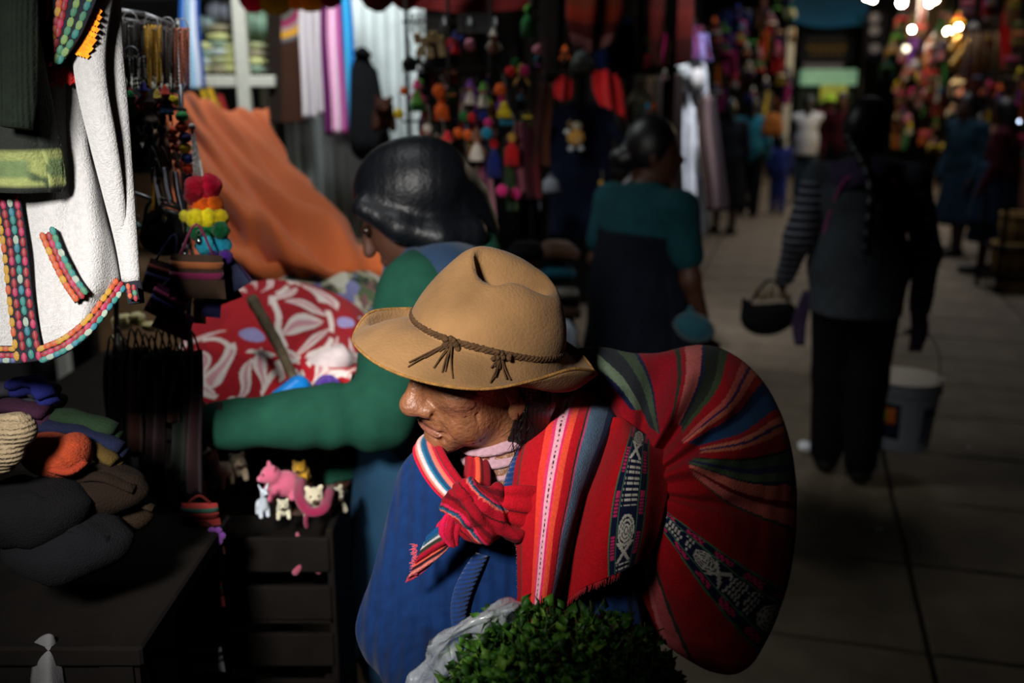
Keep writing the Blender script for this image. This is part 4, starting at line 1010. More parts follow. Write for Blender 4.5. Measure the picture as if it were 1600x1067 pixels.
band('hem_band', [((-40, 540, 1.285), (-40, 568, 1.285)), ((-5, 540, 1.283), (-5, 568, 1.283)), ((30, 540, 1.283), (32, 568, 1.283))], [[YE, OR], [PK, RD], [(70, 90, 150), WH]], 7, .0062, nu=30)
band('yoke', [((48, -30, 1.238), (166, -30, 1.232)), ((52, 10, 1.238), (150, 10, 1.228)), ((56, 50, 1.24), (128, 58, 1.23)), ((60, 108, 1.25), (100, 100, 1.238))], [[RD, (140, 16, 30)], [RD, OR, RD], [OR, YE, RD], [RD, RD, PK], [GR, (150, 190, 100)], [TE, GR, (150, 190, 110)]], 10, .0072, nu=44)
band('cuff_band', [((198, 446, 1.285), (216, 446, 1.285)), ((202, 468, 1.285), (220, 468, 1.285))], [[OR, RD], [RD, GR]], 3, .0048, parent=jk, nu=12)
# zigzag inlay in orange on the sleeve, in red below the yoke
def zig(nm, rows, n, c, parent=jk):
    v, f, uv = patch(rows, 40, 40); G = v.reshape(40, 40, 3); mb = MB(); rgz = random.Random(2)
    for i in range(n):
        for j in range(4):
            q = G[int((i + .5) / n * 39), int(min(39, (j + (.5 if i % 2 else 0)) / 4.5 * 39))]; mb.add(*box(q, (.0058, .0012, .0058), rotm('Y', 45)))
    mk(nm, mb.get(), c, parent, smooth=False)
zig('orange_zigzag', [[(148, 14, 1.242), (160, 16, 1.242)], [(132, 55, 1.24), (152, 62, 1.24)], [(116, 84, 1.243), (140, 92, 1.243)]], 10, fuzz((230, 130, 24)))
zig('red_zigzag', [[(72, 112, 1.278), (72, 140, 1.278)], [(100, 108, 1.274), (100, 136, 1.274)], [(128, 108, 1.282), (128, 134, 1.282)]], 8, fuzz((190, 40, 40)))
mk('hanger', tube(crom([W(-20, 40, 1.33), W(50, -20, 1.33), W(120, 50, 1.33)], 14), .006, 8), cloth((90, 70, 50)), jk)
rail = thing('clothes_rail', 'thin steel rail the left-hand garments hang from', 'rail', W(40, -140, 1.25) * [1, 1, 0])
mk('bar', cyl(W(-800, -122, 1.24), W(330, -110, 1.9), .010), shiny((120, 120, 124), .35, 1.0), rail)
for q in (W(-800, -122, 1.24),): mk('upright', cyl(q * [1, 1, 0], q, .012), shiny((110, 110, 114), .35, 1.0), rail)
mk('drop_wire', cyl(W(330, -110, 1.9), W(330, -110, 1.9) + [0, 0, 1.0], .003, None, 6), shiny((110, 110, 114), .35, 1.0), rail)
for q in (W(20, -122, 1.30), W(-10, -122, 1.16)): mk('hook', tube(crom([q, q + [.01, 0, -.02], q + [0, 0, -.05]], 6), .003, 5), shiny((110, 110, 114), .35, 1.0), rail)

# ------------------------------------------------------------------ left front stall: rack of trinkets
STEEL = shiny((150, 150, 154), .4, .5); DSTEEL = shiny((70, 68, 66), .4, .5); GOLD = shiny((190, 146, 60), .4, .5); COPPER = shiny((176, 104, 80), .4, .5)
tr_ = thing('wire_rack', 'wire display rack loaded with key rings, tassels and purses', 'rack', W(240, 330, 1.75) * [1, 1, 0])
for a, b, r in (((176, 14, 1.72), (226, 22, 1.74), .004), ((226, 22, 1.74), (278, 42, 1.78), .004), ((180, 28, 1.72), (278, 40, 1.78), .003), ((196, 296, 1.70), (284, 328, 1.74), .0035), ((284, 328, 1.74), (304, 410, 1.76), .0035), ((190, 160, 1.74), (292, 172, 1.78), .003), ((182, 10, 1.78), (182, 520, 1.78), .005), ((278, 30, 1.82), (296, 520, 1.84), .005)):
    mk('wire', cyl(W(*a), W(*b), r, None, 8), STEEL, tr_)
for q in ((182, 520, 1.78), (296, 520, 1.84)):
    t = W(*q); mk('upright', cyl(t * [1, 1, 0], t, .006, None, 8), DSTEEL, tr_)
def chains(x0, x1, y0, y1, d, m, label, n=9, seed=0, ln=.9):
    o = thing('chain_bunch', label, 'key chains', W((x0 + x1) / 2, y1, d), 0, 'bunches of key chains'); rg = random.Random(seed); mb = MB()
    for k in range(n):
        x = x0 + (x1 - x0) * (k + .5) / n; a = W(x, y0 + rg.uniform(-2, 2), d + rg.uniform(-.02, .02)); b = W(x + rg.uniform(-2, 3) + (x1 - x0) * .05, y1 - rg.uniform(0, 14), d + rg.uniform(-.02, .02))
        m_ = int(np.linalg.norm(b - a) / .0035); P = a + (b - a) * np.linspace(0, 1, m_)[:, None]
        mb.add(*tube(P, np.where(np.arange(m_) % 2, .0024, .0011), 5, twist=.6))
    tag(mk('strands', mb.get(), m, o), kind='stuff')
    mk('split_ring', tube(crom([W((x0 + x1) / 2, y0, d) + np.array([.012 * math.cos(t), 0, .012 * math.sin(t) + .004]) for t in np.linspace(0, 6.283, 12)], 24), .0012, 5), STEEL, o)
chains(184, 224, 34, 128, 1.72, DSTEEL, 'bunch of dark steel key chains nearest the white jacket sleeve', 18, 1)
chains(222, 252, 40, 142, 1.73, GOLD, 'bunch of gold-coloured key chains', 14, 2)
chains(250, 274, 42, 138, 1.75, shiny((90, 80, 76), .4, .5), 'bunch of bronze-dark key chains between the gold and copper ones', 12, 3)
chains(272, 296, 44, 142, 1.77, COPPER, 'bunch of copper-coloured key chains', 12, 4)
chains(184, 228, 88, 140, 1.68, DSTEEL, 'short lower bunch of dark key chains', 16, 5)
def cone_tassel(px, py, d, ln, c, c2, label):
    return tassel(W(px, py, d), ln, .012, c, c2, label, 'little tassels on the wire rack')
dl = [(206, 186, (34, 120, 70), (200, 60, 60), 'green'), (228, 178, (150, 60, 40), (60, 60, 150), 'rust'), (250, 190, (60, 60, 70), (180, 150, 60), 'grey'), (238, 196, (170, 160, 150), (60, 50, 50), 'cream'), (262, 184, (50, 80, 120), (190, 60, 40), 'blue'), (216, 200, (40, 36, 40), (150, 40, 60), 'charcoal')]
for i, (x, y, a, b, nm) in enumerate(dl): doll(W(x, y + 6, 1.70 + .012 * (i % 3)), .062, a, b, 'tiny %s hanging cloth doll on the wire rack' % nm, 'tiny dolls on the wire rack')
pompom(W(200, 152, 1.68), .012, (30, 140, 84), 'small green pompom beside the white jacket sleeve', 'small pompoms on the wire rack', 2)
pompom(W(270, 158, 1.74), .010, (220, 190, 40), 'small yellow pompom below the copper chains', 'small pompoms on the wire rack', 3)
pompom(W(256, 146, 1.74), .009, (190, 40, 110), 'small magenta pompom below the gold chains', 'small pompoms on the wire rack', 5)
for i, (x, y, a, b, nm) in enumerate([(208, 200, (70, 44, 34), (40, 40, 44), 'brown'), (232, 198, (30, 90, 96), (36, 32, 36), 'teal'), (252, 196, (150, 120, 96), (50, 40, 36), 'tan'), (220, 204, (190, 186, 176), (50, 40, 40), 'off-white'), (244, 210, (120, 24, 44), (40, 30, 34), 'wine red')]):
    cone_tassel(x, y, 1.72 + .01 * i, .075, a, b, 'small %s yarn tassel in the middle of the wire rack' % nm)
def beads(px, py, d, cols, label, r=.010):
    p = W(px, py, d); o = thing('bead_strand', label, 'beads', p - [0, 0, 2 * r * .8 * len(cols)], 0, 'strands of felt beads')
    mk('thread', cyl(p + [0, 0, .05], p - [0, 0, 2 * r * .8 * len(cols)], .0012, None, 5), cloth((30, 30, 30)), o)
    for i, c in enumerate(cols): mk('bead', sph(p + np.array([.0015 * (-1) ** i + .0012 * i, 0, -i * r * 1.55]), (r, r, r * .82), 12, 8), cloth(c, rough=.6), o)
beads(283, 182, 1.72, [(30, 140, 70), (220, 80, 24), (56, 36, 100), (222, 190, 40), (36, 44, 120), (210, 60, 28), (34, 34, 60), (30, 90, 80)], 'strand of large felt beads in green, orange, purple and yellow', .0115)
beads(270, 204, 1.74, [(214, 80, 36), (200, 60, 40), (196, 40, 50), (220, 190, 190), (210, 60, 40)], 'short strand of orange and red felt beads', .0095)
mb = MB(); wt = thing('white_tassel', 'long white yarn tassel above the red pompoms', 'tassel', W(308, 278, 1.72))
for k in range(10):
    mb.add(*tube(crom([W(300, 196, 1.72), W(301 + k * .9, 236, 1.72 + .002 * (k % 3)), W(304 + k * 1.4, 276 + 3 * (k % 2), 1.72 + .003 * (k % 3))], 8), .0016, 5))
tag(mk('strands', mb.get(), fuzz((216, 210, 206)), wt), kind='stuff'); mk('knot', sph(W(300, 198, 1.72), .006, 8, 6), fuzz((216, 210, 206)), wt)
rb = thing('rainbow_tassel', 'rainbow tassel of fluffy pompoms from red down to purple, in front of the orange sheet', 'tassel', W(330, 412, 1.70))
mk('cord', cyl(W(312, 250, 1.71), W(340, 405, 1.71), .002, None, 5), cloth((200, 196, 190)), rb)
for i, (x, y, r, c) in enumerate([(306, 292, .019, (170, 12, 40)), (328, 290, .020, (206, 16, 56)), (318, 300, .020, (190, 14, 48)), (302, 306, .016, (130, 10, 30)), (314, 320, .0165, (240, 96, 16)), (334, 319, .0165, (248, 110, 14)), (306, 342, .018, (226, 206, 24)), (324, 341, .0185, (236, 214, 22)), (342, 340, .0165, (232, 200, 26)), (290, 338, .011, (220, 206, 50)), (308, 360, .017, (14, 96, 50)), (328, 361, .017, (16, 104, 56)), (345, 360, .015, (14, 90, 50)), (322, 383, .018, (40, 160, 186)), (345, 384, .018, (34, 150, 180)), (352, 402, .013, (70, 30, 120)), (334, 402, .012, (50, 26, 96))]):
    mk('pompom', pompom_vf(W(x, y, 1.69 + .008 * (i % 3)), r, i, 18, 12), fuzz(c), rb)
for i, (x0, y0, x1, y1) in enumerate(((240, 262, 250, 322), (256, 262, 266, 318), (274, 268, 284, 330), (246, 280, 240, 330))):
    strip('strap_tag', ['black and white striped wrist strap nearest the jacket sleeve', 'thin black and white striped wrist strap', 'black and white striped wrist strap nearest the red pompoms', 'amber and black wrist strap'][i], 'strap', W(x0, y0, 1.70), W(x1, y1, 1.70), .011, [(20, 20, 24), (190, 188, 200), (30, 30, 40)] if i < 3 else [(200, 140, 30), (30, 26, 24)], 'wrist straps', wav=.002, seed=i)
purse(W(308, 432, 1.66), .088, .074, [(66, 50, 40), (150, 84, 44), (120, 26, 70)], 'large brown woven purse with zigzag and magenta bands, below the rainbow tassel', 'woven purses on the rack', .1, 3)
for i, (x, y, w, h, cs_, tl, lb) in enumerate([(262, 476, .062, .056, [(70, 24, 60), (150, 40, 90), (40, 40, 110)], 28, 'magenta and blue striped purse tilted below the white sleeve cuff'), (272, 503, .06, .045, [(90, 26, 66), (60, 30, 90)], 26, 'dull pink striped purse hanging lowest on the rack'), (252, 436, .055, .06, [(60, 36, 40), (120, 50, 40), (40, 40, 90)], 20, 'dark red woven purse beside the white sleeve'), (356, 430, .05, .06, [(36, 40, 60), (40, 80, 110)], -30, 'small navy woven purse at the outer side of the rack'), (366, 424, .03, .06, [(50, 30, 60), (110, 60, 110)], -35, 'narrow purple woven purse farthest out on the rack'), (332, 474, .03, .05, [(40, 40, 90), (90, 90, 40)], 10, 'small blue and olive purse under the large brown purse'), (312, 484, .022, .05, [(110, 90, 30), (40, 40, 40)], 5, 'small mustard purse under the large brown purse'), (348, 452, .05, .05, [(60, 20, 26), (110, 30, 40)], -20, 'small wine red purse behind the large brown purse')]):
    purse(W(x, y, 1.68 + .012 * i), w, h, cs_, lb, 'woven purses on the rack', .1 * (i % 3), tl)
# black bag handles and key rings in the dark gap above the purses
kr = thing('black_bag', 'small glossy black bag hanging under the wire of the rack', 'bag', W(262, 392, 1.72), 0)
Fd = Field(W(262, 360, 1.72) - .07, W(262, 360, 1.72) + .07, .004); Fd.ell(W(258, 372, 1.73), (.045, .018, .032), None, .01); Fd.ell(W(258, 350, 1.73), (.040, .015, .028), None, .012)
mk('pouch', Fd.mesh(1), shiny((14, 13, 14), .35), kr); mk('handle', tube(crom([W(225, 350, 1.71), W(232, 318, 1.705), W(262, 312, 1.70), W(282, 330, 1.705), W(288, 370, 1.71)], 18), .003, 6), shiny((40, 32, 28), .4), kr)
for i, (x, y) in enumerate(((216, 356), (254, 328), (256, 345), (312, 380), (290, 400))):
    o = thing('charm', ['pale blue glass drop charm beside the jacket sleeve', 'silver charm on the lower wire', 'second silver charm below the lower wire', 'silver charm by the cyan pompoms', 'silver bead on top of the large brown purse'][i], 'charm', W(x, y + 5, 1.68), 0, 'shiny charms on the rack')
    mk('drop', lathe(W(x, y + 4, 1.68), [(0.0, 0), (.005, .004), (.006, .008), (.003, .013), (.001, .016), (0.0, .018)], 10), shiny((150, 200, 200) if i == 0 else (190, 190, 190), .15, 0.0 if i == 0 else 1.0), o)
    mk('ring', tube(crom([W(x, y + 4, 1.68) + np.array([.004 * math.cos(t), 0, .022 + .004 * math.sin(t)]) for t in np.linspace(0, 6.283, 9)], 16), .0008, 4), STEEL, o)
# hanging belts and straps below the purses, nearly lost in the dark
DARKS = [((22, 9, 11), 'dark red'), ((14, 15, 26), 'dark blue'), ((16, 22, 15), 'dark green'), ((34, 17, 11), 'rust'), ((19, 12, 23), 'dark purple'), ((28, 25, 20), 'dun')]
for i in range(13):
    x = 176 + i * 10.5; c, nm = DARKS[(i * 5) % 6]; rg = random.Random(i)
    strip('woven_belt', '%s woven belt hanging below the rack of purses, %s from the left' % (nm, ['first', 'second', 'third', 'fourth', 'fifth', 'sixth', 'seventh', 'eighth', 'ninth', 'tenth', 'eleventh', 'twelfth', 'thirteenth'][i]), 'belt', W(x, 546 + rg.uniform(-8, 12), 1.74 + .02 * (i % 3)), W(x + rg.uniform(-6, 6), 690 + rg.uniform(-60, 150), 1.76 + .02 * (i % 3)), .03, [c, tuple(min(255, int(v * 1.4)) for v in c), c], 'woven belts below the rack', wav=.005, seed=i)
for i, (x, y, w, h) in enumerate(((192, 503, 30, 24), (236, 510, 26, 14), (184, 528, 20, 12), (214, 498, 22, 20))):
    p = W(x, y, 1.98); o = thing('cream_packet', ['cream packet nearest the jacket hem, seen under the sleeve cuff', 'narrow cream packet between the purses and the cuff', 'small cream packet low under the jacket hem', 'cream packet in the gap right below the sleeve cuff'][i], 'packet', p - [0, 0, .02], 0, 'cream packets behind the rack')
    mk('wrapper', box(p, (w * 1.98 * PXM, .03, h * 1.98 * PXM), rotm('Y', (i * 11) % 14 - 7), .006), cloth((226, 214, 160), rough=.5), o); mk('flap', box(p + [0, -.017, h * .0003], (w * 1.5 * PXM, .004, h * .6 * PXM), rotm('Y', (i * 11) % 14 - 7), .001), cloth((206, 186, 120), rough=.5), o, smooth=False)
# ------------------------------------------------------------------ left front counter with knitted goods
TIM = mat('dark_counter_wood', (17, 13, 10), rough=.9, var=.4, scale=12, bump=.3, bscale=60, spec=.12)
ct = thing('counter', 'dark wooden counter under the heaped knitwear at lower left', 'counter', (-.86, 1.42, 0), 0)
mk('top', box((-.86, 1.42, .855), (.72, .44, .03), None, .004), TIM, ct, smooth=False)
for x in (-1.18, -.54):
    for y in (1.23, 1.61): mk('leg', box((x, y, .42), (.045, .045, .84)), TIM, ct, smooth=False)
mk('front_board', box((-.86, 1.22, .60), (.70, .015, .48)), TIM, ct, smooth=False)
br = thing('knitted_roll', 'rolled beige knitted hat at the left edge of the counter', 'knitted hat', W(10, 735, 1.28))
Fd = Field(W(0, 690, 1.30) - .11, W(0, 690, 1.30) + .11, .0045)
Fd.cap(W(-60, 690, 1.30), W(28, 672, 1.28), .030, .024, k=.01); Fd.cap(W(-60, 710, 1.30), W(14, 706, 1.28), .028, .02, k=.005); Fd.cap(W(-40, 725, 1.31), W(6, 722, 1.29), .02, .016, k=.006)
mk('wool_roll', Fd.mesh(1), mat('beige_knit', (122, 106, 82), rough=.95, var=.2, scale=120, bump=.8, bscale=300, wave=(50, 'Z', .5)), br)
oh = thing('knitted_hat', 'orange-red knitted hat lying on the dark knitwear', 'knitted hat', W(92, 745, 1.40))
Fd = Field(W(90, 710, 1.40) - .1, W(90, 710, 1.40) + .1, .005); Fd.ell(W(88, 712, 1.40), (.045, .05, .026), rotm('Y', 12), .01).ell(W(112, 708, 1.385), (.026, .035, .030), rotm('Y', 30), .015).ell(W(66, 700, 1.42), (.03, .04, .02), None, .015)
mk('cap_body', Fd.mesh(1), mat('rust_knit', (124, 42, 12), rough=.95, var=.3, scale=100, bump=.8, bscale=300), oh); mk('folded_rim', tube(crom([W(52, 722, 1.37), W(80, 732, 1.36), W(110, 736, 1.355), (W(132, 722, 1.37))], 14), .008, 8, .7), mat('rust_knit_rim', (120, 36, 12), rough=.95, bump=.8), oh)
for i, (pts, r, c, lb) in enumerate([
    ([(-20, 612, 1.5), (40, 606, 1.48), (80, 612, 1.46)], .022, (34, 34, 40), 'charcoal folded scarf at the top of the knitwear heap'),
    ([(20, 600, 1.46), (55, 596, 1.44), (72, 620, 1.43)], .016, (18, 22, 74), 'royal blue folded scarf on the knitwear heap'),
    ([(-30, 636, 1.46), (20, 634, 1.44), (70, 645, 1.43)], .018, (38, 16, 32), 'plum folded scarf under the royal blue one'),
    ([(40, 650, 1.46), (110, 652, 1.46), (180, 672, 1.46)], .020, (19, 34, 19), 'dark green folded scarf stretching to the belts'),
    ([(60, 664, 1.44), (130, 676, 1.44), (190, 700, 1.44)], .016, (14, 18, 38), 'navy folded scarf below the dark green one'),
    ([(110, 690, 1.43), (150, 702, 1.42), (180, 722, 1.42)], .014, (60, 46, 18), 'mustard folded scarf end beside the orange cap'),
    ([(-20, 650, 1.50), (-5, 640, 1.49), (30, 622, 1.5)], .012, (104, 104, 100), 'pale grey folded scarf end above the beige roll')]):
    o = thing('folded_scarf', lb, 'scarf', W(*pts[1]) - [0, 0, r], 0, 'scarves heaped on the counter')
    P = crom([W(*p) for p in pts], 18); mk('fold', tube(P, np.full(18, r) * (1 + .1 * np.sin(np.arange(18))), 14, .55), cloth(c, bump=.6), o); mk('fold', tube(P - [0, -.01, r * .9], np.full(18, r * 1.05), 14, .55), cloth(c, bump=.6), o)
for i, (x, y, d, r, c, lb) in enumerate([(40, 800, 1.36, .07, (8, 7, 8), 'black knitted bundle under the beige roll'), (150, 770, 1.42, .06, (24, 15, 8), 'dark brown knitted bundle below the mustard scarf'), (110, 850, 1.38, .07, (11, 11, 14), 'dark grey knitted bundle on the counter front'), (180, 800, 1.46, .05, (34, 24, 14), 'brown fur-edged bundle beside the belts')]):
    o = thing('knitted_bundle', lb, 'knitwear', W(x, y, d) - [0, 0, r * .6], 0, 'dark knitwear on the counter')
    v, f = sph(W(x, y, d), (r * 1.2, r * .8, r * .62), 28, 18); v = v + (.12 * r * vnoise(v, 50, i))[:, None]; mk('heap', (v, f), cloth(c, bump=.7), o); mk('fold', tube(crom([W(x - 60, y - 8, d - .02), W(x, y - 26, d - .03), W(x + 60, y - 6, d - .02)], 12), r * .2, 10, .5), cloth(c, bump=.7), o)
pp = thing('paper_bag', 'crumpled white paper bag low down in the dark at lower left', 'paper bag', W(76, 1080, 1.36))
mk('sheet', patch([[(54, 1004, 1.36), (78, 990, 1.35), (92, 1010, 1.36)], [(50, 1035, 1.36), (75, 1030, 1.34), (98, 1036, 1.36)], [(50, 1080, 1.37), (76, 1085, 1.34), (104, 1075, 1.37)]], 14, 14, amp=.004, scale=60), mat('white_paper', (96, 94, 96), rough=.8, var=.1), pp, thick=.002)
mk('back_sheet', patch([[(54, 1006, 1.37), (78, 996, 1.38), (92, 1012, 1.37)], [(50, 1080, 1.38), (76, 1085, 1.41), (104, 1075, 1.38)]], 10, 10), MATS['white_paper'], pp, thick=.002)
# column of striped purses in the dark
for i, (y, c0, c1, lb) in enumerate([(806, (110, 24, 20), (30, 60, 50), 'red and green striped purse, topmost of the dark column under the forearm'), (846, (70, 40, 30), (120, 40, 30), 'brown and red striped purse, second in the dark column'), (886, (90, 60, 40), (60, 26, 26), 'dun woven purse, third in the dark column'), (928, (110, 30, 22), (40, 70, 50), 'rust purse with a green band, fourth in the dark column'), (968, (40, 26, 26), (90, 60, 50), 'dark purse second from the bottom of the column'), (1030, (150, 150, 160), (60, 40, 30), 'pale striped purse at the bottom of the dark column')]):
    purse(W(313 + (i % 2) * 6, y, 1.72), .066, .048, [c0, c1, tuple(int(v * .6) for v in c0)], lb, 'column of striped purses', 0, 0, .012)
fw = thing('felt_flower', 'purple felt flower beside the column of purses', 'flower', W(337, 852, 1.70))
for k in range(6): mk('petal', sph(W(337, 837, 1.70) + np.array([.011 * math.cos(k * 1.047), 0, .011 * math.sin(k * 1.047)]), (.007, .003, .007), 8, 6), cloth((90, 40, 110)), fw)
mk('centre', sph(W(337, 837, 1.695), .005, 8, 6), cloth((150, 30, 50)), fw)
# ------------------------------------------------------------------ middle of the left stall: heaped table, covered goods
CR = (232, 214, 206)
tb = thing('table', 'dark trestle table under the red blanket and the stuffed toys', 'table', (-.62, 2.45, 0))
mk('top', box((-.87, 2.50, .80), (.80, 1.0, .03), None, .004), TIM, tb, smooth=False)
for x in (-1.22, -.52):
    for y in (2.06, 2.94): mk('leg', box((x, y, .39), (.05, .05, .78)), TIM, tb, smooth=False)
bl = thing('blanket', 'red plush blanket printed with large cream petals, heaped on the table', 'blanket', W(430, 630, 2.2) * [1, 1, 0] + [0, 0, .82])
v, f, uv = patch([[(345, 462, 2.60), (390, 450, 2.62), (440, 447, 2.62), (500, 458, 2.60), (545, 474, 2.56), (580, 505, 2.53)],
    [(310, 490, 2.48), (370, 480, 2.48), (435, 474, 2.48), (495, 480, 2.48), (550, 498, 2.44), (580, 530, 2.44)],
    [(285, 540, 2.34), (355, 530, 2.32), (425, 524, 2.30), (490, 528, 2.30), (545, 545, 2.30), (575, 560, 2.32)],
    [(280, 590, 2.22), (340, 580, 2.18), (410, 575, 2.16), (470, 575, 2.16), (530, 575, 2.2), (565, 580, 2.24)],
    [(285, 640, 2.14), (335, 632, 2.10), (395, 630, 2.08), (450, 622, 2.10), (500, 605, 2.14), (545, 596, 2.18)],
    [(290, 690, 2.12), (340, 685, 2.08), (395, 682, 2.06), (450, 680, 2.08), (500, 670, 2.12), (545, 660, 2.16)]], 230, 230, amp=.010, scale=14, seed=2)
x, y = uv[:, 0] * 3.6 + .4, uv[:, 1] * 3.6 + .9
P2 = np.stack([x, y], 1); wx = x + .6 * vnoise(P2, 1.7, 5); wy = y + .6 * vnoise(P2, 1.6, 6)
red = np.array(lin((160, 8, 26))); c_ = np.tile(red, (len(x), 1)); c_[vnoise(P2, 2.2, 12) > .25] = lin((178, 16, 30))
for cx, cy, rr_, n_, ph0 in ((1.5, 2.0, 1.75, 9, .3), (3.5, 1.9, 1.6, 8, 1.0), (.9, 4.0, 1.6, 8, .6), (3.1, 4.1, 1.5, 9, .1), (5.0, 3.2, 1.4, 8, .0)):
    a = np.arctan2(wy - cy, wx - cx); r_ = np.hypot(wx - cx, wy - cy) / rr_
    pet = np.abs(np.mod(a / (2 * math.pi) * n_ + ph0 + .35 * r_, 1) - .5) * 2
    ring = np.sin(np.clip((r_ - .22) / .62, 0, 1) * math.pi)
    m = (pet < .36 * ring) & (r_ < .9) & (r_ > .2); c_[m] = lin(CR)
    m = (pet < .12 * ring) & (r_ < .8) & (r_ > .3); c_[m] = lin((214, 150, 158))
    m = (np.abs(r_ - .97) < .045) & (np.mod(a * 2.3 + cx, 1) < .75); c_[m] = lin(CR)
    m = r_ < .09; c_[m] = lin((160, 150, 200))
m = (uv[:, 1] > .80) & (uv[:, 0] < .34) & (uv[:, 1] < .9); c_[m] = lin((226, 214, 190))
PL = mat('plush_print', attr=True, rough=.85, var=.12, scale=40, bump=.4, bscale=240, sheen=.04)
mk('cloth', (v, f), PL, bl, col=c_, thick=.012)
cf = thing('floral_cloth', 'pale green floral cloth between the red blanket and the orange sheet', 'cloth', W(480, 470, 2.7))
v, f, uv = patch([[(350, 398, 2.80), (420, 402, 2.80), (500, 408, 2.80), (560, 420, 2.78), (610, 440, 2.74)], [(350, 424, 2.74), (420, 424, 2.72), (500, 430, 2.70), (560, 442, 2.68), (610, 458, 2.66)], [(350, 452, 2.70), (420, 452, 2.68), (500, 464, 2.66), (560, 480, 2.64), (610, 500, 2.62)], [(350, 500, 2.72), (420, 500, 2.72), (500, 500, 2.7), (560, 520, 2.68), (610, 540, 2.66)]], 90, 160, amp=.010, scale=22, seed=3)
P2 = uv * [9, 5]; n1, n2, n3 = vnoise(P2, 3, 1), vnoise(P2, 3.4, 2), vnoise(P2, 5, 3)
c_ = np.tile(np.array(lin((152, 150, 124))), (len(v), 1)); c_[n1 > .22] = lin((70, 84, 56)); c_[n2 > .32] = lin((104, 78, 72)); c_[n3 > .42] = lin((44, 56, 44)); c_[(n1 < -.3)] = lin((180, 176, 160)); c_[(n2 < -.42)] = lin((110, 110, 150))
mk('cloth', (v, f), mat('floral_print', attr=True, rough=.9, var=.15, bump=.3), cf, col=c_, thick=.006)
ts = thing('orange_sheet', 'orange cotton sheet thrown over a tall heap of goods', 'sheet', W(440, 440, 2.9) * [1, 1, 0] + [0, 0, W(440, 440, 2.75)[2]])
def tfold(u, v):
    return 1.7 * (.020 * np.sin(6 * (v * 1.4 - u * 1.5) * 2.2 + 2 * np.sin(u * 4)) * (.35 + u) * .55 + .012 * np.sin(15 * u - 9 * v + 3 * np.sin(v * 5)) + .006 * np.sin(40 * v - 26 * u + 2 * np.sin(9 * u))) * np.clip(u * 4, .15, 1)
v, f, uv = patch([[(255, 175, 3.62), (300, 165, 3.60), (345, 180, 3.58), (385, 182, 3.62), (424, 184, 3.66)],
    [(258, 158, 3.40), (300, 150, 3.36), (342, 172, 3.36), (385, 176, 3.42), (420, 176, 3.46)],
    [(262, 220, 3.16), (315, 205, 3.12), (368, 222, 3.14), (412, 232, 3.22), (446, 246, 3.36)],
    [(268, 290, 3.0), (335, 285, 2.92), (395, 290, 2.95), (450, 296, 3.02), (494, 305, 3.2)],
    [(275, 350, 2.90), (355, 345, 2.78), (425, 350, 2.76), (495, 348, 2.86), (556, 358, 3.04)],
    [(280, 402, 2.84), (355, 402, 2.70), (435, 408, 2.66), (515, 414, 2.68), (600, 412, 2.82)],
    [(285, 450, 2.84), (355, 432, 2.72), (435, 436, 2.70), (515, 446, 2.72), (602, 450, 2.78)]], 170, 170, amp=.007, scale=9, seed=8, fold=tfold)
mk('cloth', (v, f), mat('orange_cotton', (190, 92, 42), rough=.85, var=.14, scale=5, bump=.15, bscale=300, sheen=.15), ts, thick=.004)
hp_ = thing('goods_heap', 'stacked boxes hidden under the orange sheet', 'boxes', (-.95, 3.45, 0))
mk('lower_box', box((-.92, 3.52, .52), (.9, .66, 1.04), None, .01), mat('cardboard', (110, 84, 58), rough=.9), hp_, smooth=False)
mk('upper_box', box((-1.10, 3.62, 1.26), (.42, .34, .40), None, .01), MATS['cardboard'], hp_, smooth=False)
sk = thing('wooden_stick', 'thin weathered wooden stick leaning over the red blanket', 'stick', W(484, 640, 1.98))
P = crom([W(393, 466, 2.14), W(432, 535, 2.08), W(456, 585, 2.04), W(484, 640, 1.98)], 24)
mk('shaft', tube(P, np.linspace(.0125, .0085, 24) * (1 + .05 * np.sin(np.arange(24) * 2)), 10), mat('grey_wood', (92, 78, 58), rough=.8, var=.4, scale=60, bump=.5, bscale=160), sk)
bb_ = thing('blue_pouch', 'bright blue satin pouch at the foot of the stick', 'pouch', W(450, 632, 2.0))
Fd = Field(W(450, 612, 2.02) - .08, W(450, 612, 2.02) + .08, .004); Fd.cap(W(436, 622, 2.0), W(466, 606, 2.03), .018, .026, k=.02).ell(W(455, 630, 2.0), (.036, .025, .016), None, .02)
mk('satin', Fd.mesh(1), mat('blue_satin', (20, 120, 200), rough=.35, var=.2, bump=.2, bscale=80), bb_); mk('tie', tube(crom([W(430, 618, 1.985), W(426, 622, 1.985), W(424, 630, 1.985)], 5), .006, 8), cloth((150, 200, 210)), bb_)
py_b = thing('yarn_ball', 'purple ball of yarn beside the sleeve of the person in green', 'yarn', W(512, 625, 2.1)); mk('ball', sph(W(512, 606, 2.1), .027, 18, 12), fuzz((70, 40, 130)), py_b)
mb = MB()
for k in range(5): mb.add(*tube(crom([W(512, 606, 2.1) + .027 * np.array([math.cos(t) * math.cos(k), math.cos(t) * math.sin(k), math.sin(t)]) for t in np.linspace(0, 6.28, 14)], 28), .0022, 4))
tag(mk('yarn_turns', mb.get(), fuzz((90, 56, 150)), py_b), kind='stuff')
rl = thing('cloth_roll', 'rolled cream and mauve striped cloth beside the red blanket', 'cloth', W(510, 592, 2.16))
mb = MB(); a, b = W(484, 580, 2.18), W(540, 556, 2.22)
for k, (r_, c) in enumerate(((.030, (214, 196, 196)), (.024, (150, 110, 130)), (.018, (224, 208, 204)), (.010, (140, 100, 120)))):
    mk('layer', tube([a - (b - a) * .02 * k, a + (b - a) * .5, b], [r_, r_ * 1.06, r_], 18), cloth(c), rl)
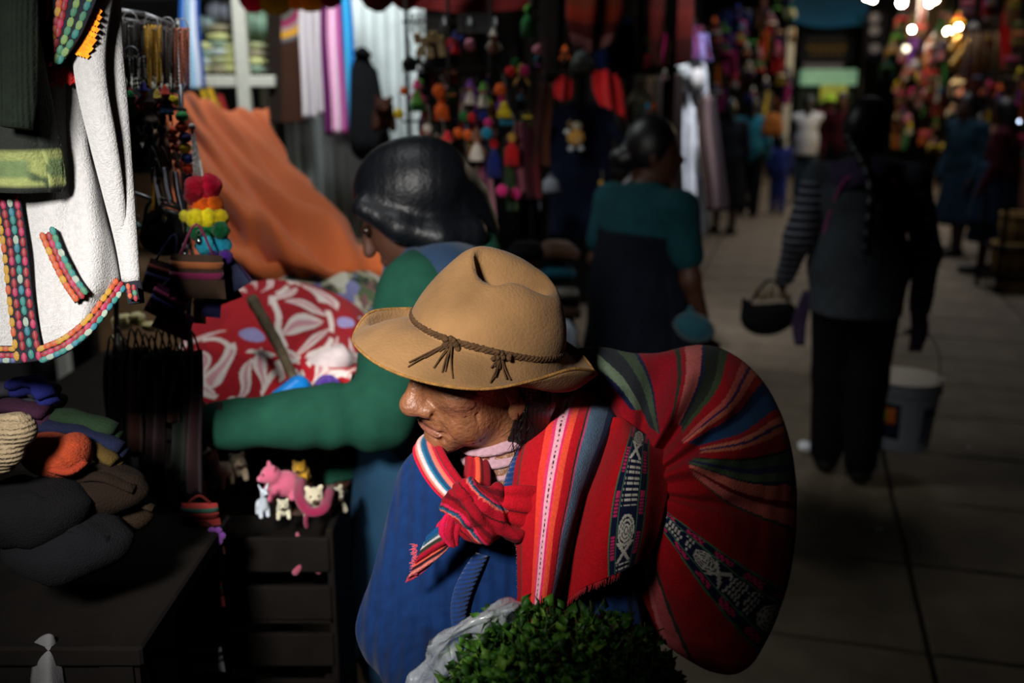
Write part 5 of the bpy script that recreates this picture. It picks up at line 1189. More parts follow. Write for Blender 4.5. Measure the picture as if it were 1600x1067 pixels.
tc_ = thing('dark_toy_box', 'dark box at the back of the toys under the green sleeve', 'box', W(520, 640, 2.2) - [0, 0, .05])
mk('panel', box(W(505, 645, 2.24), (.26, .08, .06), None, .01), TIM, tc_, smooth=False); mk('lid', box(W(505, 628, 2.24), (.27, .09, .012), None, .003), TIM, tc_, smooth=False)
# stuffed toys under the forearm
cr_ = thing('toy_crate', 'dark slatted crate holding the stuffed toys', 'crate', (-.50, 1.98, 0))
bz = W(450, 815, 1.95) - np.array([.055, 0, 0])
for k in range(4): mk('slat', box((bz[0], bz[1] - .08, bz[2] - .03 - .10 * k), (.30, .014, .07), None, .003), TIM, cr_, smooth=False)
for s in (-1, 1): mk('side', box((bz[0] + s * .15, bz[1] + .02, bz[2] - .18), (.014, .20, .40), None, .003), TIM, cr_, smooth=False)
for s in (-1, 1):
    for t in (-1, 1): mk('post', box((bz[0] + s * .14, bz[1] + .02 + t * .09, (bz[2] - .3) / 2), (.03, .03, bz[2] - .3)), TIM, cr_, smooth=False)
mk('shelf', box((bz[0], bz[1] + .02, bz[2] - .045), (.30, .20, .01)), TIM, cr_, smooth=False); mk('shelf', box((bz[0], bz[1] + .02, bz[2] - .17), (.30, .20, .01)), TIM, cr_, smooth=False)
def plush_at(px, py, d, *a, **k): return plush(W(px, py, d), *a, **k)
plush_at(437, 778, 1.98, .033, (196, 92, 120), 'pink stuffed pig with a raised snout, topmost of the toys', 'stuffed toys in the crate', -60, 'pig', (214, 120, 146))
plush_at(412, 806, 1.90, .022, (196, 206, 216), 'white stuffed llama with upright ears', 'stuffed toys in the crate', 30, 'llama', (30, 34, 44))
plush_at(444, 808, 1.90, .018, (196, 190, 164), 'small cream woolly lamb beside the white llama', 'stuffed toys in the crate', 10, 'pig', (60, 50, 44))
plush_at(492, 805, 1.92, .029, (198, 188, 160), 'cream stuffed lamb wrapped in magenta', 'stuffed toys in the crate', 15, 'pig', (70, 56, 48))
plush_at(522, 800, 1.99, .026, (176, 168, 146), 'cream stuffed toy half hidden by the teal apron', 'stuffed toys in the crate', 40, 'pig', (70, 56, 48))
o = thing('magenta_shawl', 'magenta knitted shawl around the cream stuffed lamb', 'doll clothing', W(492, 806, 1.93)); mk('wrap', tube(crom([W(470, 750, 1.95), W(468, 775, 1.90), W(482, 798, 1.87), W(505, 795, 1.875), W(515, 765, 1.93)], 20), .011, 10, .7), cloth((130, 16, 60), bump=.8), o); mk('wrap_end', tube(crom([W(482, 798, 1.87), W(478, 812, 1.875), W(480, 822, 1.885)], 8), .008, 8, .6), cloth((130, 16, 60), bump=.8), o)
plush_at(480, 890, 1.91, .032, (156, 70, 92), 'dim pink stuffed pig on the lower shelf of the crate', 'stuffed toys in the crate', -70, 'pig', (170, 90, 110))
plush_at(345, 760, 1.95, .032, (120, 104, 80), 'dull beige stuffed toy beneath the forearm cuff', 'stuffed toys in the crate', -20, 'llama', (50, 40, 34))
plush_at(372, 748, 2.0, .026, (110, 96, 76), 'second dull beige toy between the cuff and the pink pig', 'stuffed toys in the crate', 20, 'pig', (60, 44, 36))
plush_at(470, 752, 2.08, .022, (190, 140, 20), 'yellow stuffed toy behind the magenta shawl', 'stuffed toys in the crate', 0, 'pig', (60, 44, 36))
# ------------------------------------------------------------------ back of the left stall: shelving, tapestry, scarves
SW = mat('chipped_white_paint', (206, 204, 192), rough=.6, var=.12, scale=30, bump=.2, bscale=80)
D5 = 4.45
sh = thing('shelf_unit', 'white painted metal shelving stacked with wrapped packets', 'shelving', W(360, 130, D5) * [1, 1, 0])
pl = W(379, 100, D5)
for (x_, y_) in ((pl[0], pl[1]), (pl[0] - .95, pl[1]), (pl[0], pl[1] + .42), (pl[0] - .95, pl[1] + .42)): mk('post', box((x_, y_, 1.25), (.058, .045, 2.5), None, .004), SW, sh, smooth=False)
zs = W(340, 127, D5)[2]
for z in (zs, zs - .55, zs - 1.1, zs + .50): mk('shelf', box((pl[0] - .42, pl[1] + .21, z), (1.12, .44, .05), None, .004), SW, sh, smooth=False)
PK_ = [((150, 152, 110), 'olive'), ((196, 196, 130), 'pale yellow'), ((170, 180, 178), 'grey-blue'), ((140, 130, 104), 'khaki'), ((120, 140, 120), 'sage green')]
k = 0
for col_, (x0, w, ys) in enumerate(((318, 30, (108, 96, 84, 72)), (341, 34, (108, 95, 82, 70, 58, 44)), (362, 30, (107, 95, 84, 74)), (398, 26, (108, 96, 84, 72)))):
    for j, y in enumerate(ys):
        c, nm = PK_[(col_ * 3 + j * 2 + (1 if col_ == 2 else 0)) % 5] if col_ != 2 else PK_[1]
        p = W(x0, y, D5 + .06); o = thing('folded_packet', '%s folded packet, white shelf, %s stack from the left, %s from the bottom' % (nm, ['first', 'second', 'third', 'fourth'][col_], ['first', 'second', 'third', 'fourth', 'fifth', 'sixth'][j]), 'packet', p - [0, 0, .016], 0, 'packets on the white shelf')
        mk('fold', tube([p + [-w * D5 * PXM * .5, 0, 0], p, p + [w * D5 * PXM * .5, 0, 0]], [.014, .019, .014], 12), cloth(c, rough=.5), o); mk('body', box(p + np.array([0, .11, 0]), (w * D5 * PXM * .95, .2, .03), None, .012), cloth(c, rough=.5), o)
        k += 1
for i, (x, y, r, c, lb) in enumerate([(400, 40, .075, (120, 150, 128), 'large green wrapped bundle at the top of the white shelf'), (345, 18, .055, (176, 180, 200), 'pale wrapped bundle at the top of the white shelf'), (320, 40, .045, (130, 150, 150), 'grey-green bundle next to the blue towel')]):
    o = thing('wrapped_bundle', lb, 'bundle', W(x, y, 4.55) - [0, 0, r], 0, 'bundles on the shelf top'); v, f = sph(W(x, y, 4.6), (r * 1.2, r, r), 24, 16); v = v + (.15 * r * vnoise(v, 40, i))[:, None]; mk('wrapping', (v, f), cloth(c, rough=.4), o); mk('tie', tube(crom([W(x, y, 4.6) + r * 1.02 * np.array([.2, math.cos(t), math.sin(t)]) for t in np.linspace(0, 6.28, 12)], 24), .004, 5), cloth((60, 60, 60)), o)
for i, (x, y, c, lb) in enumerate([(330, 150, (200, 160, 40), 'yellow ribbon bundle under the white shelf'), (345, 160, (150, 40, 40), 'red ribbon bundle under the white shelf')]):
    strip('ribbon_bundle', lb, 'ribbon', W(x - 8, y - 12, 4.45), W(x + 14, y + 40, 4.4), .06, [c, tuple(int(q * .6) for q in c), c], 'ribbons under the shelf', seed=i)
strip('towel', 'blue and pale striped towel hanging behind the copper chains', 'towel', W(297, -20, 4.1), W(302, 140, 4.1), .085, [(40, 90, 170), (170, 200, 220), (150, 186, 214), (196, 200, 214), (40, 80, 160)], seed=3)
tp = thing('tapestry', 'dark brown tapestry with a rainbow arc at its upper corner', 'tapestry', W(447, 190, 4.5))
v, f, uv = patch([[(418, -40, 4.5), (448, -40, 4.49), (476, -40, 4.5)], [(418, 80, 4.5), (448, 80, 4.48), (476, 80, 4.5)], [(420, 192, 4.5), (448, 192, 4.49), (478, 190, 4.5)]], 120, 60, amp=.006, scale=10)
r_ = np.hypot((uv[:, 0] - .35) * 58, (uv[:, 1] - .20) * 232); c_ = np.tile(np.array(lin((58, 34, 24))), (len(v), 1)); c_[uv[:, 0] < .36] = lin((34, 24, 20))
for lo_, hi_, cc in ((0, 12, (70, 110, 96)), (12, 24, (90, 84, 80)), (24, 33, (140, 40, 80)), (33, 40, (150, 120, 120)), (40, 50, (196, 140, 40)), (50, 56, (90, 90, 96))):
    m = (r_ >= lo_) & (r_ < hi_) & (uv[:, 0] > .36); c_[m] = lin(cc)
mk('cloth', (v, f), WEAVE, tp, col=c_, thick=.008); mk('rod', cyl(W(410, -42, 4.5), W(484, -42, 4.5), .008), TIM, tp)
WT, PU, PN, BU = (206, 196, 200), (104, 20, 92), (222, 160, 196), (30, 150, 210)
for i, (x0, x1, yb, w, cs_, d, lb) in enumerate([(478, 483, 186, .06, [WT, (176, 168, 176), WT], 4.32, 'white scarf nearest the tapestry'), (495, 500, 180, .055, [(196, 186, 190), WT, (170, 160, 170)], 4.34, 'white scarf beside the purple one'), (508, 516, 212, .05, [PU, (84, 14, 76), PU], 4.30, 'deep purple scarf'), (522, 530, 210, .065, [PN, (236, 206, 224), (204, 130, 180), (150, 50, 120)], 4.28, 'pink and mauve scarf'), (538, 544, 206, .06, [BU, (70, 180, 226), (20, 120, 190)], 4.30, 'bright blue scarf')]):
    strip('scarf', lb + ' hanging before the corrugated sheet', 'scarf', W(x0, -30, d), W(x1, yb, d), w, cs_, 'scarves before the corrugated sheet', wav=.008, nf=4, seed=i)
mk_line = thing('hanging_line', 'cord strung above the scarves', 'cord', W(500, -45, 4.3)); mk('cord', cyl(W(380, -40, 4.3), W(640, -30, 4.3), .004, None, 6), cloth((60, 60, 60)), mk_line); mk('end_knot', sph(W(640, -30, 4.3), .01, 8, 6), cloth((60, 60, 60)), mk_line)
ck = thing('dark_coat', 'black hanging coat beside the blue scarf', 'coat', W(575, 235, 4.2))
Fd = Field(W(572, 160, 4.25) - .30, W(572, 160, 4.25) + .30, .012); Fd.cap(W(566, 100, 4.25), W(574, 225, 4.25), .04, .075, k=.05).cap(W(560, 110, 4.25), W(556, 215, 4.22), .03, .028, k=.02).cap(W(580, 115, 4.25), W(598, 230, 4.22), .03, .04, k=.02)
mk('coat_body', Fd.mesh(1), cloth((12, 13, 16)), ck); mk('collar', tube(crom([W(558, 86, 4.22), W(566, 80, 4.2), W(576, 90, 4.22)], 8), .02, 8), cloth((12, 13, 16)), ck)
plush(W(601, 205, 4.1), .062, (52, 26, 18), 'dark brown stuffed bear beside the black coat', None, 10, 'pig', (70, 40, 30))
for i, (x, y, r, c, nm) in enumerate([(396, -6, .055, (190, 30, 110), 'magenta'), (430, -8, .07, (150, 170, 50), 'lime green'), (484, -12, .068, (226, 180, 30), 'yellow'), (514, -10, .05, (110, 16, 60), 'maroon'), (590, -16, .07, (90, 50, 30), 'brown'), (632, -12, .06, (130, 20, 20), 'dark red'), (462, -8, .05, (220, 170, 40), 'amber')]):
    pompom(W(x, y, 3.55), r, c, 'large %s pompom hanging at the top edge above the scarves' % nm, 'large pompoms along the top', i, .15)
# ------------------------------------------------------------------ people further back
SKN = mat('brown_skin', (68, 41, 29), rough=.55, var=.15, scale=40, bump=.2, bscale=200, sss=.05)
HAIRF = mat('far_black_hair', (12, 11, 13), rough=.4, var=.3, scale=60, bump=.4, bscale=140, spec=.4)
def person(label, loc, rz, h, top, bottom, bot='trousers', apron=None, hair='bun', la=None, ra=None, yaw=0, pitch=0, lean=0.0, sleeve='long', shoes=(16, 14, 14), width=1.0, res=.011, cap=None, stripes=None, vest=None, skin_res=None, braid_tip=None, group=None, step=.06, vest_top=None, stance=.08):
    """standing figure; local axes: +X forward, +Y left. la / ra = (elbow, wrist) in local units for a 1.5 m body"""
    k = h / 1.5; o = thing('person', label, 'person', loc, rz, group)
    v3 = lambda *q: np.array(q, float) * k
    sh = {1: v3(lean * .9, .155 * width, 1.20), -1: v3(lean * .9, -.155 * width, 1.20)}
    la = la or ((.0, .21, .94), (.10, .20, .74)); ra = ra or ((.0, -.21, .94), (.10, -.20, .74))
    el = {1: v3(*la[0]), -1: v3(*ra[0])}; wr = {1: v3(*la[1]), -1: v3(*ra[1])}
    hip = v3(0, 0, .80); nk = v3(lean, 0, 1.25); hc = v3(lean + .03, 0, 1.385)
    RH = rotm('Z', yaw) @ rotm('Y', pitch); H = lambda *q: hc + RH @ v3(*q)
    lo = np.minimum.reduce([el[1], el[-1], wr[1], wr[-1], v3(-.3, -.32, 0)]) - .14; hi = np.maximum.reduce([el[1], el[-1], wr[1], wr[-1], v3(.34, .32, 1.5)]) + .14; lo[2] = -.02
    Fd = Field(lo, hi, skin_res or res)
    Fd.ell(hc, v3(.088, .07, .105), RH, .01); Fd.ell(H(.035, 0, -.045), v3(.055, .052, .06), RH, .02)
    Fd.cap(H(.082, 0, .01), H(.105, 0, -.025), .011 * k, .014 * k, k=.012); Fd.ell(H(.078, 0, -.092), v3(.016, .02, .014), RH, .015); Fd.ell(H(.09, 0, -.058), v3(.012, .022, .01), RH, .01)
    for s in (-1, 1): Fd.ell(H(.082, s * .03, .012), v3(.014, .018, .010), RH, .008, 'sub').ell(H(-.005, s * .07, -.012), v3(.018, .009, .028), RH, .006)
    Fd.cap(H(-.015, 0, -.07), nk, .046 * k, .05 * k, k=.02); Fd.cap(nk - v3(0, 0, .05), hip, .085 * k, .10 * k, k=.05); Fd.cap(sh[1], sh[-1], .045 * k, .045 * k, k=.04)
    for s in (-1, 1):
        Fd.chain([sh[s], el[s], wr[s]], [.044 * k, .036 * k, .025 * k], k=.02)
        hand(Fd, wr[s], wr[s] - el[s] + v3(0, 0, -.1), v3(.2, -s, 0), .95 * k, .7, -s)
        hj = v3(0, s * .075, .78); kn = v3(s * step * .6, s * stance, .42); an = v3(s * step, s * stance, .07)
        Fd.chain([hj, kn, an], [.075 * k, .052 * k, .036 * k], k=.02); Fd.cap(an - v3(.02, 0, .03), an + v3(.14, 0, -.035), .035 * k, .028 * k, k=.02)
    mk('body', Fd.mesh(1), SKN, o, local=True)
    for s in (-1, 1): mk('eye', sph(H(.078, s * .03, .012), .010 * k, 8, 6), IRIS, o, local=True)
    # hair
    Fd = Field(hc - .2 * k, hc + .2 * k, res * .8)
    Fd.ell(H(-.012, 0, .02), v3(.096, .080, .110), RH, .01).ell(H(.09, 0, -.045), v3(.075, .09, .10), RH, .015, 'sub')
    if hair == 'bun': Fd.ell(H(-.105, 0, -.03), v3(.05, .05, .045), RH, .02)
    if hair == 'low': Fd.cap(H(-.07, 0, -.02), H(-.10, 0, -.12), .055 * k, .045 * k, k=.03)
    mk('hair', Fd.mesh(1), HAIRF, o, local=True)
    if hair in ('braid', 'braids'):
        for s in ((0,) if hair == 'braid' else (-1, 1)):
            a = H(-.09, s * .05, -.03); b = v3(lean - .20, s * .06, .98); P = crom([a, v3(lean - .165, s * .06, 1.20), b, b - v3(-.015, 0, .16)], 60)
            mk('braid', tube(P, (.021 + .005 * np.sin(np.arange(60) * 1.25)) * k * np.linspace(1.1, .6, 60), 10), HAIRF, o, local=True)
            if braid_tip: mk('hair_tie', sph(P[-1], .016 * k, 8, 6), cloth(braid_tip), o, local=True)
    if cap: mk('cap', lathe(hc + v3(-.005, 0, .035), [(.12 * k, 0), (.118 * k, .006), (.098 * k, .012), (.088 * k, .06 * k), (.04 * k, .09 * k), (0.0, .095 * k)], 16), cloth(cap), o, local=True)
    # clothes
    def garment(nm, cut, m, extra=0.0, lower=.80, arms=None):
        F2 = Field(lo, hi, res)
        F2.cap(nk - v3(0, 0, .04), v3(lean * .5, 0, 1.02), (.088 + extra) * k, (.115 + extra) * k * width, k=.05); F2.cap(v3(lean * .5, 0, 1.02), v3(0, 0, lower), (.115 + extra) * k * width, (.125 + extra) * k * width, k=.05)
        F2.ell(v3(lean * .6 - .0, 0, 1.12), v3(.115 + extra, .165 * width + extra, .12), None, .05)
        F2.ell(v3(0.0, 0, .88), v3(.135 + extra, .165 * width + extra, .13), None, .06)
        F2.cap(sh[1], sh[-1], (.062 + extra) * k, (.062 + extra) * k, k=.04)
        for s in (-1, 1):
            if arms == 'long': F2.chain([sh[s], el[s], wr[s]], [(.064 + extra) * k, (.054 + extra) * k, (.040 + extra) * k], k=.025)
            elif arms == 'short': F2.chain([sh[s], sh[s] * .35 + el[s] * .65], [(.066 + extra) * k, (.060 + extra) * k], k=.025)
        if cut: F2.plane(v3(0, 0, cut), (0, 0, 1))
        if nm == 'vest': F2.cap(v3(0, 0, .92), v3(0, 0, .60), (.135 + extra) * k * width, (.150 + extra) * k * width, k=.06).plane(v3(0, 0, .69), (0, 0, -1))
        V, Q = F2.mesh(1); V = V + vnormals(V, Q) * (.006 * k * vnoise(V * [1, 1, .5], 24, 3))[:, None]
        return mk(nm, (V, Q), m, o, local=True)
    if sleeve == 'long' and stripes:
        garment('shirt', None, stripes, 0, .84, 'long'); garment('vest', None, cloth(top), .010, .72, None)
    else:
        garment('shirt', None, cloth(top), 0, .80, sleeve)
        if vest: garment('vest', vest_top, cloth(vest), .010, .76, None)
    if bot == 'trousers':
        F2 = Field(lo, hi, res); F2.ell(v3(0, 0, .80), v3(.12, .15 * width, .11), None, .05)
        for s in (-1, 1): F2.chain([v3(0, s * .075, .77), v3(s * step * .6, s * stance, .42), v3(s * step - .01, s * stance, .09)], [.10 * k, .082 * k, .066 * k], k=.025)
        mk('trousers', F2.mesh(1), cloth(bottom), o, local=True)
    else:
        th = np.linspace(0, 2 * math.pi, 56, endpoint=False); zt, zb_ = .90 * k, (.30 if bot == 'skirt' else .42) * k; rows = []
        for q in np.linspace(0, 1, 12):
            r = (.125 + .085 * q) * k; w = 1 + .07 * q * np.sin(th * 9 + .5); rows.append(np.stack([r * w * np.cos(th), r * w * 1.15 * width * np.sin(th), np.full(56, zt + (zb_ - zt) * q)], 1))
        mk('skirt', (np.concatenate(rows), grid_faces(12, 56, True)), cloth(bottom), o, local=True, thick=.006)
    if apron:
        th = np.linspace(-1.9, 1.9, 40); rows = []
        for q in np.linspace(0, 1, 12):
            r = (.14 + .085 * q) * k; w = 1 + .05 * q * np.sin(th * 9 + 1); rows.append(np.stack([r * w * np.cos(th) + .01, r * w * 1.18 * width * np.sin(th), np.full(40, (.98 - .52 * q) * k)], 1))
        mk('apron', (np.concatenate(rows), grid_faces(12, 40)), cloth(apron), o, local=True, thick=.005)
    for s in (-1, 1):
        F2 = Field(v3(-.14, -.2, -.02), v3(.28, .2, .16), .01); an = v3(s * step, s * stance, 0)
        F2.cap(an + v3(-.02, 0, .045), an + v3(.15, 0, .038), .048 * k, .040 * k, k=.02).plane((0, 0, 0), (0, 0, -1)); mk('shoe', F2.mesh(1), shiny(shoes, .5), o, local=True)
    return o
def ground(px, py): return WZ(px, py, 0)
# the person in a green sweater reaching for the rack, beside the toys
gp = thing('person', 'person in a green sweater and dark blue vest reaching toward the rack of purses', 'person', np.array([-.19, 2.12, 0]))
GHC = W(638, 334, 2.02); _a = math.radians(-2)
gF = np.array([-math.cos(_a) * .84, -math.sin(_a) * .84, -.54]); gF /= np.linalg.norm(gF); gL = np.cross([0, 0, 1], gF); gL /= np.linalg.norm(gL); gU = np.cross(gF, gL); gR = np.stack([gF, gL, gU], 1)
gh = lambda f, l, u: GHC + gF * f + gL * l + gU * u
gN = W(708, 400, 2.06); gS = W(655, 462, 1.93); gE = W(592, 648, 1.93); gW = W(345, 664, 1.86); gS2 = W(690, 440, 2.26); gE2 = W(620, 640, 2.34); gW2 = W(520, 760, 2.25); gH = np.array([-.17, 2.12, .80])
Fd = Field((-.72, 1.7, -.01), (.14, 2.6, 1.56), .011, fine=(GHC - .14, GHC + .14, .004))
Fd.ell(gh(-.01, 0, .03), (.092, .074, .095), gR, .01).ell(gh(.04, 0, -.03), (.055, .058, .07), gR, .02).ell(gh(.06, 0, -.085), (.028, .03, .022), gR, .02)
Fd.cap(gh(.088, 0, .022), gh(.112, 0, -.022), .009, .013, k=.012).ell(gh(.092, 0, -.055), (.012, .022, .012), gR, .01)
for s in (-1, 1):
    Fd.ell(gh(.09, s * .032, .018), (.014, .018, .010), gR, .008, 'sub').ell(gh(-.005, s * .075, -.015), (.018, .009, .03), gR, .006)
    Fd.chain([np.array([gH[0], gH[1] + s * .09, .76]), np.array([gH[0] - .01, gH[1] + s * .09, .4]), np.array([gH[0], gH[1] + s * .09, .07])], [.075, .05, .036], k=.02); Fd.cap((gH[0] + .02, gH[1] + s * .09, .04), (gH[0] - .14, gH[1] + s * .09, .035), .035, .028, k=.02)
Fd.cap(gh(-.03, 0, -.04), gN, .05, .055, k=.02); Fd.cap(gN, gH, .085, .10, k=.05); Fd.cap(gS, gS2, .045, .045, k=.04); Fd.chain([gS, gE, gW], [.044, .038, .026], k=.02); Fd.chain([gS2, gE2, gW2], [.044, .038, .026], k=.02)
hand(Fd, gW, W(290, 648, 1.84) - gW, (0, 1, -.3), 1.0, .5, 1); hand(Fd, gW2, gW2 - gE2, (-.5, 0, -.6), 1.0, .6, -1)
mk('body', Fd.mesh(1), SKN, gp)
for s in (-1, 1): mk('eye', sph(gh(.084, s * .032, .018), .011, 10, 8), IRIS, gp)
mk('earring', sph(gh(-.002, .083, -.052), .006, 10, 8), shiny((30, 26, 26), .2), gp)
Fd = Field(GHC - .26, GHC + .26, .006)
Fd.ell(gh(-.018, 0, .036), (.106, .092, .108), gR, .01).ell(gh(.115, 0, -.045), (.070, .085, .100), gR, .02, 'sub')
for s in (-1, 1): Fd.chain([gh(.055, s * .072, .06), gh(.015, s * .088, -.01), gh(-.04, s * .078, -.07), gh(-.09, s * .04, -.10)], [.022, .026, .030, .034], k=.02)
Fd.chain([gh(-.07, 0, .03), W(705, 320, 2.06), W(728, 372, 2.08), W(735, 410, 2.09)], [.088, .072, .058, .04], k=.04)
V, Q = Fd.mesh(1); mk('hair', (V, Q), mat('combed_black_hair', (10, 12, 16), rough=.42, var=.3, scale=60, bump=.35, bscale=140, spec=.22, wave=(14, 'X', .06)), gp)
GRN = mat('green_jersey', (18, 60, 46), rough=.9, var=.18, scale=30, bump=.25, bscale=400, sheen=0.0, spec=.15)
Fd = Field((-.72, 1.7, .75), (.14, 2.6, 1.45), .0085)
Fd.chain([gS, (gS + gE) / 2, gE, (gE * .6 + gW * .4), gW], [.074, .070, .066, .056, .046], k=.03); Fd.chain([gS2, gE2, gW2], [.068, .055, .042], k=.03)
Fd.cap(gS, gS2, .07, .065, k=.05); Fd.cap(gN - [0, 0, .02], gH + [0, 0, .15], .105, .14, k=.06); Fd.cap(gN + [0, 0, .02], gN + (gN - gH) * .05, .056, .05, k=.02)
V, Q = Fd.mesh(1); N = vnormals(V, Q); ax_ = (V - gE) @ ((gW - gE) / np.linalg.norm(gW - gE))
V += N * (.005 * vnoise(V, 26, 4) + .004 * np.sin(ax_ * 75 + 3 * vnoise(V, 12, 2)) * np.clip(1 - np.abs(ax_ - .12) / .25, 0, 1))[:, None]
mk('sweater', (V, Q), GRN, gp)
mk('cuff', tube([gW - (gW - gE) * .02, gW + (gW - gE) * .07], [.046, .043], 18), mat('dark_rib_cuff', (34, 20, 18), rough=.9, wave=(60, 'Z', .5)), gp)
VST = mat('dark_blue_vest', (14, 40, 66), rough=.75, var=.2, scale=14, bump=.2, bscale=200, sheen=.1)
Fd = Field((-.40, 1.8, .55), (.16, 2.6, 1.45), .0085)
Fd.cap(W(696, 440, 2.09), gH + [0, 0, .1], .135, .175, k=.06).cap(gS + [.05, .03, .015], gS2 + [.02, 0, 0.01], .082, .07, k=.06)
Fd.cap(gS + (gE - gS) * .15 + [-.01, 0, 0], gE, .072, .085, k=.02, op='sub')
V, Q = Fd.mesh(1); V += vnormals(V, Q) * (.006 * vnoise(V, 18, 6))[:, None]; mk('vest', (V, Q), VST, gp)
th = np.linspace(0, 2 * math.pi, 72, endpoint=False); rows = []
for q in np.linspace(0, 1, 16):
    r = .17 + .045 * q; w = 1 + .06 * q * np.sin(th * 8 + 1) + .02 * np.sin(th * 3 + 6 * q); rows.append(np.stack([gH[0] + r * w * np.cos(th), gH[1] + r * w * .95 * np.sin(th), np.full(72, .98 - .66 * q)], 1))
mk('apron_skirt', (np.concatenate(rows), grid_faces(16, 72, True)), mat('teal_blue_apron', (16, 52, 76), rough=.8, var=.25, scale=8, bump=.2, bscale=200), gp, thick=.006)
for s in (-1, 1):
    a = np.array([gH[0], gH[1] + s * .09, 0]); F2 = Field(a + [-.26, -.1, -.02], a + [.12, .1, .14], .009); F2.cap(a + [.03, 0, .045], a + [-.15, 0, .038], .05, .042, k=.02).plane(a, (0, 0, -1)); mk('shoe', F2.mesh(1), shiny((16, 14, 14), .5), gp)

# the person with a braid carrying a bucket down the aisle
bw = ground(1314, 742)
BZ = math.atan2(AIS[1], AIS[0])
STRP = mat('striped_jersey', (30, 32, 40), rough=.9, var=.1, bump=.2)
nt = STRP.node_tree; wv = nt.nodes.new('ShaderNodeTexWave'); wv.bands_direction = 'Z'; wv.inputs['Scale'].default_value = 9.5; wv.inputs['Distortion'].default_value = .3
tcn = nt.nodes.new('ShaderNodeTexCoord'); nt.links.new(tcn.outputs['Object'], wv.inputs['Vector']); crn = nt.nodes.new('ShaderNodeValToRGB'); crn.color_ramp.interpolation = 'CONSTANT'; crn.color_ramp.elements[0].color = (.012, .012, .018, 1); crn.color_ramp.elements[1].color = (.12, .13, .16, 1); crn.color_ramp.elements[1].position = .72
nt.links.new(wv.outputs[0], crn.inputs[0]); nt.links.new(crn.outputs[0], nt.nodes['Principled BSDF'].inputs['Base Color'])
bp_ = person('person with a long black braid seen from behind, carrying a white bucket', bw, BZ + .05, 1.56, (58, 63, 68), (8, 8, 10), 'trousers', None, 'braid', ((-.03, .235, .98), (.10, .27, .80)), ((-.02, -.24, .93), (.06, -.25, .70)), -55, 8, .04, 'long', (14, 12, 12), 1.12, .010, stripes=STRP, braid_tip=(190, 190, 190), step=.05, stance=.062)
PKP = cloth((160, 50, 112)); LAV = cloth((58, 46, 70)); RB_, LB_ = FRAME[bp_.name]
def back(y, z, off=.0): return np.array([-.155 - off + .10 * (y / .2) ** 2 + .04, y, z]) * 1.04
for s in (-1, 1):
    mk('piping', tube(crom([back(s * .02, 1.245, -.03), back(s * .09, 1.20, -.01), back(s * .135, 1.06), back(s * .155, .92), back(s * .165, .74)], 30), .0055, 8), PKP, bp_, local=True)
mk('shoulder_panel', patch([[back(-.14, 1.265, -.06), back(0, 1.29, -.05), back(.14, 1.265, -.06)], [back(-.15, 1.20, -.03), back(0, 1.235, -.0), back(.15, 1.20, -.03)], [back(-.16, 1.12, -.022), back(0, 1.20, .004), back(.16, 1.12, -.022)]], 14, 20, px=False), LAV, bp_, local=True, thick=.006)
for nm, y0 in (('apron_string', .17), ('apron_string', -.20)):
    mk(nm, patch([[(-.02, y0, .80), (-.02, y0 * 1.25, .80)], [(.0, y0 * 1.1, .66), (.0, y0 * 1.45, .66)], [(.0, y0 * 1.1, .56), (.0, y0 * 1.35, .56)]], 10, 6, px=False), LAV, bp_, local=True, thick=.004)
# bucket
wrist = RB_ @ (np.array([.06, -.25, .70]) * 1.04) + LB_
bc = np.array([wrist[0] - .02, wrist[1] + .03, 0]); zt = W(1415, 572, 3.72)[2]; bhh = .30
zt = max(.33, wrist[2] - .30)
bu = thing('bucket', 'white plastic bucket with a colourful label and wire handle', 'bucket', bc + [0, 0, zt - bhh])
BP_ = mat('white_bucket_plastic', (124, 130, 140), rough=.45, var=.08, scale=10, bump=.05)
mk('shell', lathe(bc + [0, 0, zt - bhh], [(0.0, 0), (.112, 0), (.118, .004), (.146, bhh - .02), (.146, bhh), (.141, bhh), (.139, bhh - .02), (.113, .012), (0.0, .010)], 40), BP_, bu, auto=40)
mk('rim', lathe(bc + [0, 0, zt - bhh], [(.144, bhh - .055), (.152, bhh - .05), (.153, bhh - .044), (.148, bhh - .04), (.148, bhh - .012), (.154, bhh - .008), (.154, bhh + .002), (.142, bhh + .002)], 40), BP_, bu, auto=40)
mk('handle', tube(crom([bc + [-.150, 0, zt - .03], bc + [-.12, -.01, zt + .12], wrist + [0.0, 0, -.085], bc + [.12, -.01, zt + .12], bc + [.150, 0, zt - .03]], 30), .0028, 6), STEEL, bu)
for s in (-1, 1): mk('handle_lug', sph(bc + [s * .152, 0, zt - .03], .010, 8, 6), BP_, bu)
def wrap(nm, a0, a1, z0, z1, m, r=.002):
    t = np.radians(np.linspace(a0, a1, 14)); zz_ = np.linspace(z0, z1, 6)
    G = np.concatenate([np.stack([bc[0] + (.120 + .026 * z / bhh + r) * np.cos(t), bc[1] + (.120 + .026 * z / bhh + r) * np.sin(t), np.full(14, zt - bhh + z)], 1) for z in zz_]); mk(nm, (G, grid_faces(6, 14)), m, bu, thick=.001)
wrap('label_panel', 190, 246, .06, .215, cloth((24, 30, 46), rough=.5)); wrap('label_picture', 196, 238, .125, .195, mat('label_print', (196, 96, 30), rough=.5, var=.6, scale=14, bump=0), .0035); wrap('label_fruit', 204, 224, .135, .19, mat('label_green', (110, 140, 40), rough=.5, var=.4, scale=20, bump=0), .005); wrap('label_text_panel', 285, 318, .04, .20, cloth((54, 62, 84), rough=.5)); wrap('label_text_bar', 287, 316, .16, .185, cloth((30, 36, 60), rough=.5), .0035)
